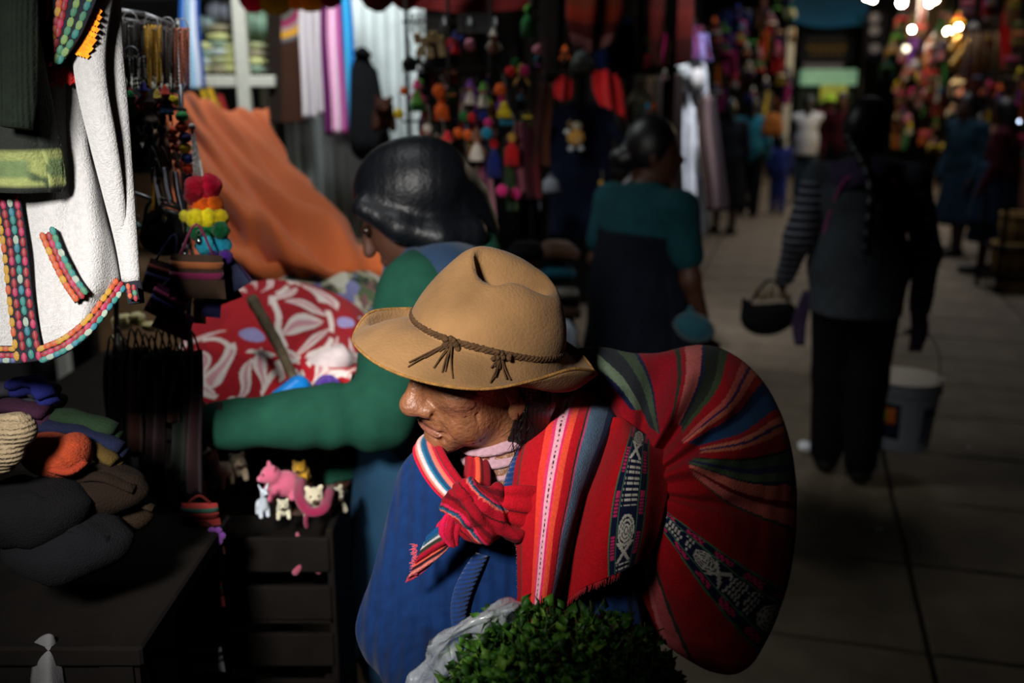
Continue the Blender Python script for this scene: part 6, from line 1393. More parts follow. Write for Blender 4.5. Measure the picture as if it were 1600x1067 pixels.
# dark bowl-shaped bag in the other hand
wl = RB_ @ (np.array([.10, .27, .80]) * 1.04) + LB_
hb = thing('black_bag', 'black cloth shopping bag hanging from the left hand of the person with the braid', 'bag', wl - [.06, 0, .26])
Fd = Field(wl - [.24, .2, .32], wl + [.2, .2, .08], .009); Fd.ell(wl + [-.06, 0, -.17], (.12, .07, .085), rotm('Y', -10), .02).ell(wl + [-.05, 0, -.06], (.13, .09, .075), rotm('Y', -10), .02, 'sub').cap(wl + [-.17, 0, -.10], wl + [-.14, 0, -.16], .012, .03, k=.03)
mk('pouch', Fd.mesh(1), cloth((10, 10, 12)), hb); mk('handle', tube(crom([wl + [-.15, 0, -.12], wl + [-.06, 0, -.015], wl + [.03, 0, -.12]], 14), .006, 6), cloth((14, 14, 16)), hb)
mb = MB()
for k in range(26):
    r = random.Random(k); p = wl + np.array([-.06 + r.uniform(-.08, .07), r.uniform(-.04, .04), -.10]); mb.add(*tube([p, p + np.array([r.uniform(-.02, .02), r.uniform(-.02, .02), r.uniform(.03, .075)])], [.004, .001], 4))
tag(mk('dried_stalks', mb.get(), cloth((120, 98, 50)), hb), kind='stuff')
# the person in a teal shirt standing before the second stall
tp_ = W(1002, 300, 3.55)
person('person in a short-sleeved teal shirt and dark apron looking toward the aisle', np.array([tp_[0], tp_[1], 0]), math.radians(34), 1.50, (14, 54, 60), (8, 11, 20), 'skirt', (10, 14, 24), 'bun', ((-.02, .215, .97), (.12, .20, .80)), ((.04, -.225, .96), (.16, -.20, .72)), -38, 4, .02, 'short', width=1.18, res=.010, vest=(7, 12, 22), vest_top=1.11)
tbg = thing('teal_bag', 'teal cloth bag beside the hand of the person in the teal shirt', 'bag', W(1096, 540, 3.4)); Fd = Field(W(1085, 505, 3.4) - .13, W(1085, 505, 3.4) + .13, .009); Fd.ell(W(1085, 512, 3.42), (.075, .05, .045), rotm('Y', 18), .03).cap(W(1078, 490, 3.42), W(1085, 510, 3.42), .012, .045, k=.03)
mk('sack', Fd.mesh(1), cloth((16, 66, 78)), tbg); mk('handle', tube(crom([W(1074, 498, 3.4), W(1078, 478, 3.42), W(1088, 498, 3.4)], 10), .004, 6), cloth((16, 66, 78)), tbg)
# people deep in the aisle
def at_ground(px, d): p = W(px, 140, d); return np.array([p[0], p[1], 0])
person('distant person in a bright teal jacket walking away down the aisle', at_ground(1178, 12.6), BZ, 1.50, (24, 120, 140), (12, 12, 16), 'trousers', None, 'low', res=.016, width=1.1, step=.10)
person('distant person in dark clothes at the left of the teal jacket', at_ground(1142, 11.0), BZ + .3, 1.50, (26, 28, 34), (14, 14, 18), 'skirt', None, 'low', res=.016, width=1.05)
person('small child in blue walking beside the teal jacket', at_ground(1226, 12.8), BZ, 1.02, (24, 40, 110), (24, 40, 110), 'trousers', None, 'low', res=.016, width=1.1, step=.08)
person('distant person with a white bag on the back, dark sleeves', at_ground(1266, 14.2), BZ, 1.50, (18, 18, 24), (40, 60, 80), 'trousers', None, 'low', res=.016, width=1.05, vest=(200, 204, 210))
person('distant person in a yellow-green cap near the lit counter', at_ground(1297, 15.5), BZ + 3.0, 1.52, (120, 30, 46), (20, 20, 26), 'trousers', None, 'low', res=.016, cap=(150, 190, 30))
person('distant person in a dark red top behind the one with the braid', at_ground(1318, 13.5), BZ + 3.0, 1.56, (60, 14, 24), (20, 20, 26), 'trousers', None, 'low', res=.016)
person('person in a long blue-grey dress at the right-hand stalls', ground(1492, 398), BZ + 2.2, 1.56, (24, 48, 60), (20, 40, 56), 'skirt', None, 'bun', res=.015, width=1.15, lean=.02)
person('person in a dark blue apron over a maroon top at the right-hand stalls', ground(1545, 428), BZ + 1.2, 1.52, (60, 12, 24), (16, 34, 54), 'skirt', (18, 40, 60), 'low', res=.015, width=1.15, yaw=-25)
o_ = thing('orange_bag', 'orange shoulder bag beside the distant teal jacket', 'bag', at_ground(1210, 12.2) + [0, 0, 1.03]); q = at_ground(1211, 12.2) + np.array([0, 0, 1.18]); Fd = Field(q - .3, q + .3, .02); Fd.ell(q, (.13, .07, .15), None, .03).cap(q - [.08, 0, .08], q + [.08, 0, -.08], .06, .06, k=.04); mk('sack', Fd.mesh(1), cloth((190, 110, 40)), o_); mk('strap', tube(crom([q + [-.1, 0, .1], q + [0, 0, .32], q + [.1, 0, .1]], 10), .012, 6), cloth((150, 80, 30)), o_)
# ------------------------------------------------------------------ second stall: toy rack behind the person in green
CN = [((200, 24, 30), 'red'), ((226, 96, 26), 'orange'), ((222, 196, 40), 'yellow'), ((40, 120, 60), 'green'), ((30, 130, 160), 'cyan'), ((30, 44, 120), 'navy'), ((110, 50, 140), 'purple'), ((200, 40, 110), 'magenta'), ((216, 206, 190), 'cream'), ((110, 70, 44), 'brown'), ((210, 130, 150), 'pink'), ((20, 20, 24), 'black'), ((90, 160, 60), 'lime'), ((196, 150, 60), 'gold')]
CD = {n: c for c, n in CN}
D2 = 3.35
r2 = thing('toy_rack', 'tall metal toy rack crowded with pompoms and dolls beside the corrugated sheet', 'rack', W(740, 300, D2 + .1) * [1, 1, 0])
for x in (634, 700, 766, 832): q = W(x, 30, D2 + .12); mk('upright', cyl(q * [1, 1, 0], q + [0, 0, .1], .007, None, 8), TIM, r2)
for y in (34, 110, 190, 260): mk('rail', cyl(W(628, y, D2 + .1), W(846, y - 4, D2 + .1), .004, None, 8), TIM, r2)
for x in (650, 690, 730, 770): mk('arm', tube(crom([W(x, 40, D2 + .1), W(x + 4, 28, D2 - .05), W(x + 6, 40, D2 - .16)], 8), .004, 6), STEEL, r2)
where = 'on the toy rack'
for i, (x, y, r, nm, near) in enumerate([(708, 70, 11, 'red', 'in the top row'), (734, 70, 9, 'pink', 'in the top row'), (722, 62, 6, 'navy', 'in the top row'), (631, 142, 6, 'orange', 'at its left edge'), (656, 130, 6, 'lime', 'at its left edge'), (623, 178, 8, 'yellow', 'at its left edge'), (686, 142, 10, 'orange', 'above the orange tassel'), (782, 140, 9, 'orange', 'beside the purple tassel'), (725, 182, 8, 'green', 'below the cream faces'), (737, 184, 7, 'red', 'below the cream faces'), (755, 180, 9, 'navy', 'below the cream faces'), (763, 192, 7, 'magenta', 'below the cream faces'), (716, 208, 8, 'orange', 'in the lowest row'), (731, 211, 8, 'orange', 'second in the lowest row'), (743, 215, 6, 'yellow', 'in the lowest row'), (761, 208, 9, 'cyan', 'in the lowest row'), (807, 106, 8, 'yellow', 'on its right side'), (798, 112, 8, 'red', 'on its right side'), (820, 110, 8, 'magenta', 'on its right side'), (785, 298, 9, 'magenta', 'low on its right side'), (806, 303, 9, 'magenta', 'lowest on its right side'), (841, 78, 8, 'pink', 'at its right edge'), (805, 98, 7, 'green', 'on its right side'), (640, 100, 11, 'black', 'under the gold trinkets'), (668, 104, 9, 'black', 'second under the gold trinkets')]):
    pompom(W(x, y, D2 - .05 * (i % 4)), r * D2 * PXM, CD[nm], '%s pompom on the toy rack, %s' % (nm, near), 'pompoms on the toy rack', i, .05)
for i, (x, y, ln, nm, n2, near) in enumerate([(690, 150, .08, 'orange', 'orange', 'under the orange pompom'), (786, 150, .05, 'purple', 'magenta', 'beside the orange pompom'), (788, 162, .045, 'yellow', 'yellow', 'on the right of the faces'), (792, 176, .04, 'cyan', 'cyan', 'below the yellow one'), (652, 150, .05, 'green', 'pink', 'at the left edge'), (668, 196, .09, 'brown', 'cream', 'at lower left'), (690, 215, .12, 'cream', 'brown', 'at lower left beside the brown one'), (772, 220, .12, 'navy', 'red', 'at lower right'), (800, 210, .10, 'red', 'gold', 'at lower right beyond the navy one'), (826, 10, .10, 'green', 'lime', 'at the top right')]):
    tassel(W(x, y, D2 - .04 * (i % 3)), ln, .022, CD[nm], CD[n2], '%s yarn tassel on the toy rack, %s' % (nm, near), 'tassels on the toy rack')
for i, (x, y, h, nm, n2, near) in enumerate([(652, 172, .10, 'lime', 'magenta', 'at the left edge'), (735, 172, .10, 'cream', 'purple', 'in the middle'), (755, 176, .10, 'cream', 'lime', 'right of the middle'), (745, 262, .13, 'cream', 'brown', 'at the bottom'), (712, 92, .09, 'red', 'navy', 'in the top row'), (772, 92, .10, 'brown', 'cream', 'in the top row right'), (815, 148, .10, 'black', 'gold', 'on the right side'), (700, 262, .12, 'purple', 'red', 'at the bottom left')]):
    doll(W(x, y, D2 - .06 - .03 * (i % 2)), h, CD[nm], CD[n2], '%s cloth doll with a %s hat, toy rack, %s' % (nm, n2, near), 'cloth dolls on the toy rack')
for i, (x, y) in enumerate(((652, 60), (664, 66), (676, 58), (688, 64), (658, 80), (672, 82), (690, 80))):
    o = thing('gold_trinket', 'gold picture trinket, %s of the cluster at the top left of the toy rack' % ['first', 'second', 'third', 'fourth', 'fifth', 'sixth', 'seventh'][i], 'trinket', W(x, y, D2 - .12) - [0, 0, .02], 0, 'gold trinkets')
    mk('frame', box(W(x, y, D2 - .12), (.024, .008, .034), rotm('Y', (i * 17) % 20 - 10), .002), shiny((206, 170, 90), .35, 0.0), o, smooth=False); mk('picture', box(W(x, y, D2 - .126), (.016, .003, .024), rotm('Y', (i * 17) % 20 - 10)), cloth((220, 200, 150)), o, smooth=False)
for i, x in enumerate((668, 742)):
    o = thing('clear_box', ['clear plastic box over the gold trinkets on the toy rack', 'clear plastic box at the top right of the toy rack'][i], 'box', W(x, 52, D2 + .0), 0); c0 = W(x, 36, D2)
    for nm, cc, sz in (('base', c0 - [0, 0, .03], (.11, .08, .003)), ('side', c0 - [.055, 0, 0], (.003, .08, .06)), ('side', c0 + [.055, 0, 0], (.003, .08, .06)), ('front', c0 - [0, .04, 0], (.11, .003, .06))): mk(nm, box(cc, sz), mat('clear_acrylic', (150, 160, 165), rough=.3, var=.1, bump=0, alpha=.3), o, smooth=False)
for i, (x0, y0, x1, y1, w, cs_, lb) in enumerate([(758, 240, 762, 345, .05, [(150, 90, 110), (120, 60, 90), (160, 110, 120)], 'dusty pink scarf hanging at the foot of the toy rack'), (812, 190, 818, 300, .045, [(110, 50, 70), (140, 80, 90), (80, 40, 60)], 'mauve scarf at the right of the toy rack'), (830, 200, 834, 310, .05, [(60, 20, 30), (90, 30, 36)], 'dark red scarf at the right of the toy rack'), (790, 230, 800, 330, .035, [(40, 60, 40), (60, 80, 50)], 'dull green ribbon at the right of the toy rack'), (735, 262, 738, 350, .06, [(110, 100, 84), (130, 118, 100)], 'oatmeal scarf in the middle foot of the toy rack'), (850, 130, 846, 260, .06, [(56, 30, 26), (80, 44, 30)], 'brown scarf between the toy rack and the navy shirt'), (668, 230, 664, 300, .04, [(70, 30, 50), (50, 24, 40)], 'plum scarf behind the head of the person in green')]):
    strip('scarf', lb, 'scarf', W(x0, y0, D2 + .02), W(x1, y1, D2 + .02), w, cs_, 'scarves at the toy rack', seed=i)
# folded goods piled under the second stall's rack
tb2 = thing('low_table', 'low dark table with folded textiles under the toy rack', 'table', W(850, 560, 3.5) * [1, 1, 0]); q = W(845, 560, 3.45)
q = q - np.array([.14, 0, 0]); mk('top', box((q[0], q[1], .46), (.38, .5, .03)), TIM, tb2, smooth=False)
for sx in (-1, 1):
    for sy in (-1, 1): mk('leg', box((q[0] + sx * .16, q[1] + sy * .22, .225), (.04, .04, .45)), TIM, tb2, smooth=False)
FC = ['cream', 'green', 'pink', 'navy', 'magenta', 'brown', 'purple', 'cream', 'red', 'cyan', 'black', 'brown']
for i in range(12):
    x = 815 + (i % 2) * 55 + (i * 7) % 9; y = 545 - (i // 2) * 30; p = W(x, y, 3.38)
    o = thing('folded_textile', '%s folded textile, %s from the bottom of the %s pile behind the felt hat' % (FC[i], ['lowest', 'second', 'third', 'fourth', 'fifth', 'topmost'][i // 2], ['left', 'right'][i % 2]), 'textile', p - [0, 0, .025], 0, 'folded textiles behind the hat')
    c = tuple(int(v * .8) for v in CD[FC[i]]); mk('stack_body', box(p + [0, .06, 0], (.12, .2, .05), rotm('Z', (i * 13) % 16 - 8), .02), cloth(c), o); mk('front_fold', tube([p + [-.058, -.045, 0], p + [0, -.052, .004], p + [.058, -.045, 0]], .022, 10, .8), cloth(c), o)
plb = thing('pale_sack', 'pale grey sack standing just right of the felt hat', 'sack', W(882, 560, 3.0)); Fd = Field(W(884, 525, 3.0) - .13, W(884, 525, 3.0) + .13, .008); Fd.ell(W(884, 535, 3.0), (.035, .04, .06), None, .02).cap(W(884, 505, 3.0), W(884, 520, 3.0), .012, .03, k=.02); mk('sack_body', Fd.mesh(1), cloth((150, 160, 172)), plb); mk('tie', tube(crom([W(880, 508, 2.985), W(884, 510, 2.98), W(888, 508, 2.985)], 6), .004, 6), cloth((80, 80, 80)), plb)

# ------------------------------------------------------------------ third stall: shirts and rugs behind the person in teal
D3 = 4.6
p3 = thing('stall_frame', 'dark timber frame from which the shirts and rugs hang', 'frame', W(950, 200, D3 + .15) * [1, 1, 0])
for x in (862, 1046): q = W(x, 100, D3 + .15); mk('post', box((q[0], q[1], 1.2), (.05, .05, 2.4)), TIM, p3, smooth=False)
for y in (-30, 115): mk('beam', cyl(W(850, y, D3 + .12), W(1060, y - 6, D3 + .12), .014, None, 8), TIM, p3)
def tshirt(px, py, d, w, h, c, label, yaw=0.0, cat='shirt'):
    """hanging shirt: front and back sheets, two sleeves, collar; px, py = neck"""
    p = W(px, py, d); o = thing('hanging_shirt', label, cat, p - [0, 0, h]); R = rotm('Z', yaw)
    T = lambda a: p + R @ np.array(a, float)
    for nm, s in (('front', -1), ('back', 1)):
        mk(nm, patch([[T((-w * .18, s * .005, 0)), T((0, s * .012, -.03)), T((w * .18, s * .005, 0))], [T((-w * .5, s * .01, -.05)), T((0, s * .03, -.08)), T((w * .5, s * .01, -.05))], [T((-w * .46, s * .012, -h * .45)), T((0, s * .04, -h * .45)), T((w * .46, s * .012, -h * .45))], [T((-w * .48, s * .012, -h)), T((0, s * .05, -h)), T((w * .48, s * .012, -h))]], 30, 24, px=False, amp=.008, scale=18, seed=int(px)), cloth(c), o, thick=.003)
    for s in (-1, 1): mk('sleeve', tube([T((s * w * .44, 0, -.09)), T((s * w * .62, 0, -.16)), T((s * w * .74, 0, -.25))], [.07 * w / .4, .065 * w / .4, .06 * w / .4], 12, .45), cloth(c), o)
    mk('collar', tube(crom([T((-w * .18, 0, 0)), T((0, -.02, -.04)), T((w * .18, 0, 0)), T((0, .015, -.005)), T((-w * .18, 0, 0))], 20), .007, 6), cloth(tuple(int(v * .7) for v in c)), o)
    return o
ns = tshirt(908, 162, D3, .30, .62, (14, 20, 40), 'navy shirt printed with a small orange and white animal'); q = W(900, 215, D3 - .05)
for nm, dx, dz, rx, rz_, c in (('print_body', 0, 0, .040, .036, (196, 140, 60)), ('print_head', .005, .052, .022, .020, (200, 180, 150)), ('print_ear', -.028, .06, .012, .018, (120, 90, 60)), ('print_belly', .008, -.012, .016, .014, (210, 196, 180)), ('print_foot', -.022, -.05, .014, .012, (190, 190, 190)), ('print_foot', .024, -.05, .014, .012, (190, 190, 190)), ('print_arm', -.040, .026, .014, .012, (200, 196, 190))):
    mk(nm, sph(q + np.array([dx, 0, dz]), (rx, .004, rz_), 14, 8), cloth(c), ns)
def drape(nm, label, cat, rows, c, amp=.02, sc=8, seed=0, group=None, thick=.006):
    P = np.array([W(*p) for r_ in rows for p in r_]); o = thing(nm, label, cat, [P[:, 0].mean(), P[:, 1].mean(), P[:, 2].min()], 0, group)
    v, f, uv = patch(rows, 40, 30, amp=amp, scale=sc, seed=seed, fold=lambda u, v: amp * .8 * np.sin(v * 14 + 2 * u))
    if isinstance(c, list):
        st = [((i + 1) / len(c), q) for i, q in enumerate(c)]; st[-1] = (2, c[-1]); mk('cloth', (v, f), WEAVE, o, col=hexcol(uv[:, 1], st), thick=thick)
    else: mk('cloth', (v, f), cloth(c), o, thick=thick)
    a, b = W(*rows[0][0]), W(*rows[0][-1])
    for q in (a, b): mk('peg', box(q + [0, -.01, .01], (.012, .02, .035), None, .002), TIM, o, smooth=False)
    return o
drape('red_shawl', 'bright red shawl hanging beside the navy printed shirt', 'shawl', [[(925, 112, 4.45), (945, 110, 4.43), (965, 118, 4.45)], [(928, 140, 4.45), (950, 140, 4.41), (972, 150, 4.45)], [(940, 165, 4.45), (958, 172, 4.42), (977, 190, 4.45)]], (190, 10, 16), .012)
drape('red_scarf', 'bright red scarf at the left shoulder of the navy printed shirt', 'scarf', [[(868, 122, 4.45), (880, 118, 4.43), (895, 125, 4.45)], [(866, 140, 4.45), (880, 142, 4.42), (894, 150, 4.45)], [(868, 154, 4.45), (880, 158, 4.43), (890, 155, 4.45)]], (180, 12, 18), .008)
drape('navy_blanket', 'navy blanket behind the red shawl', 'blanket', [[(925, 30, 4.75), (955, 25, 4.72), (985, 30, 4.75)], [(925, 80, 4.75), (955, 80, 4.7), (985, 80, 4.75)], [(925, 125, 4.75), (955, 128, 4.72), (985, 120, 4.75)]], (14, 22, 56))
drape('brown_poncho', 'brown poncho with a rust centre and pink rim above the navy shirt', 'poncho', [[(890, -40, 4.5), (925, -45, 4.45), (968, -40, 4.5)], [(886, 20, 4.5), (925, 25, 4.42), (972, 22, 4.5)], [(896, 70, 4.5), (925, 84, 4.44), (962, 62, 4.5)]], [(60, 22, 12), (90, 34, 14), (110, 30, 14), (70, 20, 16), (130, 80, 76)])
drape('rust_rug', 'dark rust rug hanging left of the white drape', 'rug', [[(1014, -40, 5.4), (1046, -40, 5.36), (1080, -40, 5.4)], [(1014, 40, 5.4), (1046, 40, 5.34), (1080, 40, 5.4)], [(1016, 100, 5.4), (1046, 104, 5.36), (1080, 98, 5.4)]], [(66, 18, 14), (84, 22, 16), (56, 14, 12)])
drape('dark_rug', 'nearly black rug between the poncho and the rust rug', 'rug', [[(975, -40, 5.1), (995, -40, 5.06), (1016, -40, 5.1)], [(975, 40, 5.1), (995, 40, 5.05), (1016, 40, 5.1)], [(975, 90, 5.1), (995, 92, 5.06), (1016, 88, 5.1)]], [(34, 22, 18), (24, 16, 14)])
drape('black_rug', 'black rug above the right side of the toy rack', 'rug', [[(846, -40, 4.9), (868, -40, 4.86), (888, -40, 4.9)], [(846, 60, 4.9), (868, 60, 4.85), (888, 60, 4.9)], [(846, 118, 4.9), (868, 120, 4.86), (888, 116, 4.9)]], [(20, 14, 14), (34, 20, 16)])
drape('maroon_rug', 'maroon blanket at the top edge above the toy rack', 'blanket', [[(640, -60, 4.2), (730, -60, 4.16), (840, -60, 4.2)], [(640, -10, 4.2), (730, -12, 4.12), (840, -10, 4.2)], [(640, 12, 4.2), (730, 20, 4.16), (840, 14, 4.2)]], [(40, 12, 16), (60, 16, 20), (90, 20, 20)])
drape('white_drape', 'long white cloth hanging at the corner of the third stall', 'cloth', [[(1062, 96, 6.2), (1082, 90, 6.15), (1100, 100, 6.2)], [(1056, 140, 6.15), (1080, 140, 6.05), (1102, 140, 6.15)], [(1058, 220, 6.15), (1080, 220, 6.05), (1100, 220, 6.15)], [(1066, 300, 6.15), (1084, 300, 6.08), (1102, 300, 6.15)], [(1068, 368, 6.15), (1086, 372, 6.1), (1104, 366, 6.15)]], (214, 216, 226), .03, 10)
o = thing('white_bundle', 'white knitted bundle on top of the long white cloth', 'bundle', W(1078, 128, 6.0)); v, f = sph(W(1076, 112, 6.0), (.085, .06, .075), 24, 16); v = v + (.014 * vnoise(v, 26, 2))[:, None]; mk('wrapping', (v, f), cloth((190, 196, 200)), o); v, f = sph(W(1090, 124, 5.95), (.04, .04, .07), 16, 12); mk('fold', (v, f), cloth((200, 196, 196)), o)
for i, (x, y, r, c, lb) in enumerate([(912, 100, .07, (160, 176, 170), 'pale grey knitted hat above the red shawl'), (1000, 160, .075, (176, 170, 140), 'cream knitted hat beside the head in the teal shirt'), (1036, 210, .06, (190, 60, 40), 'coral knitted hat left of the white drape'), (1000, 104, .05, (140, 90, 110), 'dusty pink knitted hat above the cream one'), (1040, 240, .05, (150, 100, 40), 'mustard knitted hat below the coral one'), (985, 290, .05, (120, 110, 116), 'grey knitted hat above the pile beside the teal shirt'), (860, 295, .06, (110, 112, 120), 'grey knitted hat below the navy shirt')]):
    chullo(W(x, y + 8, 4.55 + .25 * (x > 990)) , r * .8, c, tuple(int(v * .7) for v in c), lb, 'knitted hats at the third stall')
for i, (x, y, x1, y1, w, cs_, lb) in enumerate([(1086, 40, 1090, 92, .10, [(110, 60, 110), (90, 30, 60)], 'mauve cloth above the white bundle'), (1098, 52, 1100, 96, .06, [(150, 140, 200), (120, 110, 170)], 'lavender cloth above the white bundle'), (1050, 115, 1046, 330, .12, [(40, 26, 20), (60, 40, 28), (30, 20, 18)], 'dark brown shawl left of the white drape'), (1106, 150, 1118, 330, .10, [(60, 44, 40), (110, 90, 92), (50, 40, 44)], 'dusky shawl right of the white drape'), (1024, 120, 1020, 300, .10, [(50, 36, 18), (30, 24, 20)], 'olive brown shawl behind the knitted hats')]):
    strip('shawl', lb, 'shawl', W(x, y, 5.9), W(x1, y1, 5.9), w * 1.3, cs_, 'shawls at the third stall', seed=i, wav=.02)

# ------------------------------------------------------------------ rows of stalls down the aisle
def stall(side, s, k, label):
    n0 = -1.55 if side < 0 else 3.05; o = thing('market_stall', label, 'stall', SN(s, n0, 0), AROT, 'market stalls along the aisle'); c = DARKS[k % 6][0]
    loc = lambda a, b, z: SN(s + a, n0 + b * side, z)
    R = rotm('Z', math.degrees(AROT))
    mk('counter', box(loc(0, 0, .40), (.85, 1.9, .8), R, .01), TIM, o, smooth=False)
    mk('counter_cloth', box(loc(0, -.435, .52), (.015, 1.92, .6), R, .003), cloth(tuple(min(255, int(v * 2.2)) for v in c)), o, smooth=False)
    for a in (-.95, .95): mk('post', box(loc(a, -.40, 1.3), (.05, .05, 2.6), R), TIM, o, smooth=False)
    for z in (2.35, 1.75): mk('hanging_rail', cyl(loc(-.98, -.40, z), loc(.98, -.40, z), .012, None, 8), TIM, o)
    mk('back_panel', box(loc(0, .42, 1.3), (.03, 1.95, 2.6), R), cloth(c), o, smooth=False)
    return o
ORD = ['first', 'second', 'third', 'fourth', 'fifth', 'sixth']
for k in range(5): stall(-1, 8.3 + 2.4 * k, k, 'dark timber stall hung with textiles, left row, %s beyond the white drape' % ORD[k])
for k in range(5): stall(1, 9.6 + 2.4 * k, k + 2, 'timber stall hung with crafts, right row, %s counted from the camera' % ORD[k])
LF = [(1136, 34, 11, 'navy', 'hanging blanket'), (1140, 62, 11, 'purple', 'hanging blanket'), (1140, 98, 12, 'magenta', 'hanging blanket'), (1118, 146, 10, 'navy', 'knitted hat'), (1186, 78, 7, 'cream', 'doll'), (1170, 108, 7, 'green', 'doll'), (1214, 100, 9, 'red', 'hanging blanket'), (1166, 82, 8, 'orange', 'doll'), (1108, 170, 7, 'cream', 'knitted hat'), (1164, 34, 9, 'navy', 'hanging blanket'), (1188, 28, 9, 'brown', 'hanging blanket'), (1206, 60, 8, 'black', 'hanging blanket'), (1176, 148, 7, 'red', 'doll'), (1196, 132, 7, 'navy', 'doll'), (1228, 118, 8, 'navy', 'hanging blanket')]
for i, (x, y, r, nm, kd) in enumerate(LF):
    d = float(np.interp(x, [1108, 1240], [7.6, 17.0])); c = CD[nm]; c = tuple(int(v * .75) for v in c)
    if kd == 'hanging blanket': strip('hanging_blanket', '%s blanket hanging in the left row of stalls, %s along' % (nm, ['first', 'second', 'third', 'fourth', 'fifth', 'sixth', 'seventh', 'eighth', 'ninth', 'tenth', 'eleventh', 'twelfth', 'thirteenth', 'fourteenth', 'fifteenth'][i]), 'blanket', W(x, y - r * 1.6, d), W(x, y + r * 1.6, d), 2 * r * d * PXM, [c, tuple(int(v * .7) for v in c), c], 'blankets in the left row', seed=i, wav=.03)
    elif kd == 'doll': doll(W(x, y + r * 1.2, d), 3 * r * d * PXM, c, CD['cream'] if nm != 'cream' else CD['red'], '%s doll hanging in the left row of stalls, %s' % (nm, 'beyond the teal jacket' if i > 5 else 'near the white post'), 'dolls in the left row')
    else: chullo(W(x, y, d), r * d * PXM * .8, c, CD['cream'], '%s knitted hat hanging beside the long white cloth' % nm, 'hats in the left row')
RF = [(1446, 92, 10, 'gold', 'doll'), (1469, 86, 11, 'pink', 'doll'), (1455, 122, 12, 'red', 'bag'), (1494, 132, 11, 'cream', 'hat'), (1386, 100, 12, 'cyan', 'hat'), (1416, 120, 8, 'cream', 'doll'), (1400, 140, 8, 'pink', 'doll'), (1424, 150, 7, 'brown', 'doll'), (1440, 48, 10, 'brown', 'bag'), (1478, 30, 10, 'green', 'bag'), (1497, 30, 9, 'red', 'hat'), (1520, 46, 12, 'cream', 'hat'), (1512, 12, 11, 'pink', 'bag'), (1545, 14, 11, 'red', 'bag'), (1586, 4, 8, 'yellow', 'bag'), (1580, 100, 12, 'brown', 'bag'), (1592, 60, 10, 'gold', 'bag'), (1560, 150, 10, 'navy', 'doll'), (1590, 160, 10, 'magenta', 'doll'), (1540, 140, 9, 'black', 'hat'), (1420, 205, 8, 'cream', 'doll'), (1418, 185, 8, 'pink', 'hat'), (1444, 180, 8, 'black', 'doll'), (1446, 215, 10, 'orange', 'bag'), (1408, 92, 8, 'magenta', 'doll'), (1430, 100, 8, 'cream', 'hat'), (1470, 140, 8, 'navy', 'doll'), (1475, 60, 8, 'cream', 'doll'), (1570, 235, 9, 'gold', 'doll'), (1592, 220, 9, 'red', 'bag'), (1590, 262, 9, 'brown', 'bag')]
cnt = {}
for i, (x, y, r, nm, kd) in enumerate(RF):
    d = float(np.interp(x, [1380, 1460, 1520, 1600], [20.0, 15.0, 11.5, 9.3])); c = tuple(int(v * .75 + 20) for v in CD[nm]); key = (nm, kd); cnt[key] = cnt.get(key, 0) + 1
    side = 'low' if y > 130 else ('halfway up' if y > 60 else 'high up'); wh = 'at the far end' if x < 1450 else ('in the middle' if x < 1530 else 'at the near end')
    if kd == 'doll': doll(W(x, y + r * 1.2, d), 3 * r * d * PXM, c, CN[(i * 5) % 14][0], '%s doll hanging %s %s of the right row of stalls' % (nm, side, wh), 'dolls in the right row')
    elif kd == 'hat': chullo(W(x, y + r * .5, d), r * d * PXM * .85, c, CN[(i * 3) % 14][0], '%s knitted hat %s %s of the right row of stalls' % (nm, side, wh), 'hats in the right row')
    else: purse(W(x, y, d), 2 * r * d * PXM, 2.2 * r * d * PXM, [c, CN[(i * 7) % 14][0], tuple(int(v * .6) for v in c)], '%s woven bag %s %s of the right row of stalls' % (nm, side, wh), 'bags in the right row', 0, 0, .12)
for i in range(13):
    x = 1510 + i * 4.9; d = 11.2; p = W(x, 44, d); ln = (58 + (i * 13) % 14) * d * PXM
    o = thing('wooden_flute', 'wooden pipe, %s from the left in the row hanging at the right stalls' % ['first', 'second', 'third', 'fourth', 'fifth', 'sixth', 'seventh', 'eighth', 'ninth', 'tenth', 'eleventh', 'twelfth', 'thirteenth'][i], 'wooden pipe', p - [0, 0, ln], 0, 'row of wooden pipes')
    c = [(150, 110, 70), (190, 150, 100), (110, 70, 44)][i % 3]; mk('tube', tube([p, p - [0, 0, ln]], [.011, .012], 8), mat('cane_%d' % (i % 3), c, rough=.5, var=.3, scale=20), o); mk('cord', cyl(p, p + [0, 0, .12], .003, None, 5), cloth((50, 30, 30)), o); mk('mouthpiece', tube([p + [0, 0, .01], p - [0, 0, .04]], [.015, .015], 8), cloth((60, 40, 30)), o)
strip('red_banner', 'narrow red banner hanging beside the row of wooden pipes', 'banner', W(1571, 20, 10.6), W(1571, 108, 10.6), .10, [(180, 14, 16), (200, 20, 20)], seed=3)
for i, (x, y) in enumerate(((1578, 395), (1592, 350), (1588, 440))):
    d = 8.2; p = W(x, y, d); r = .15; o = thing('woven_basket', ['tan woven basket in the middle at the right edge', 'tan woven basket uppermost at the right edge', 'tan woven basket lowest at the right edge'][i], 'basket', p - [0, 0, .16], 0, 'baskets at the right edge')
    mk('weave', lathe(p - [0, 0, .16], [(0.0, 0), (r * .75, 0), (r * .9, .04), (r, .14), (r * .95, .24), (r * .9, .24), (r * .92, .13), (r * .7, .02), (0.0, .02)], 24), mat('straw', (150, 118, 66), rough=.85, var=.4, scale=40, bump=.8, bscale=60, wave=(20, 'Z', .8)), o)
    mk('rim', tube(crom([p - [0, 0, -.08] + np.array([r * .95 * math.cos(t), r * .95 * math.sin(t), 0]) for t in np.linspace(0, 6.283, 14)], 30), .014, 6), MATS['straw'], o)
bst = thing('basket_stand', 'low wooden stand under the woven baskets at the right edge', 'stand', SN(7.6, 2.9, 0)); q = W(1586, 440, 8.2)
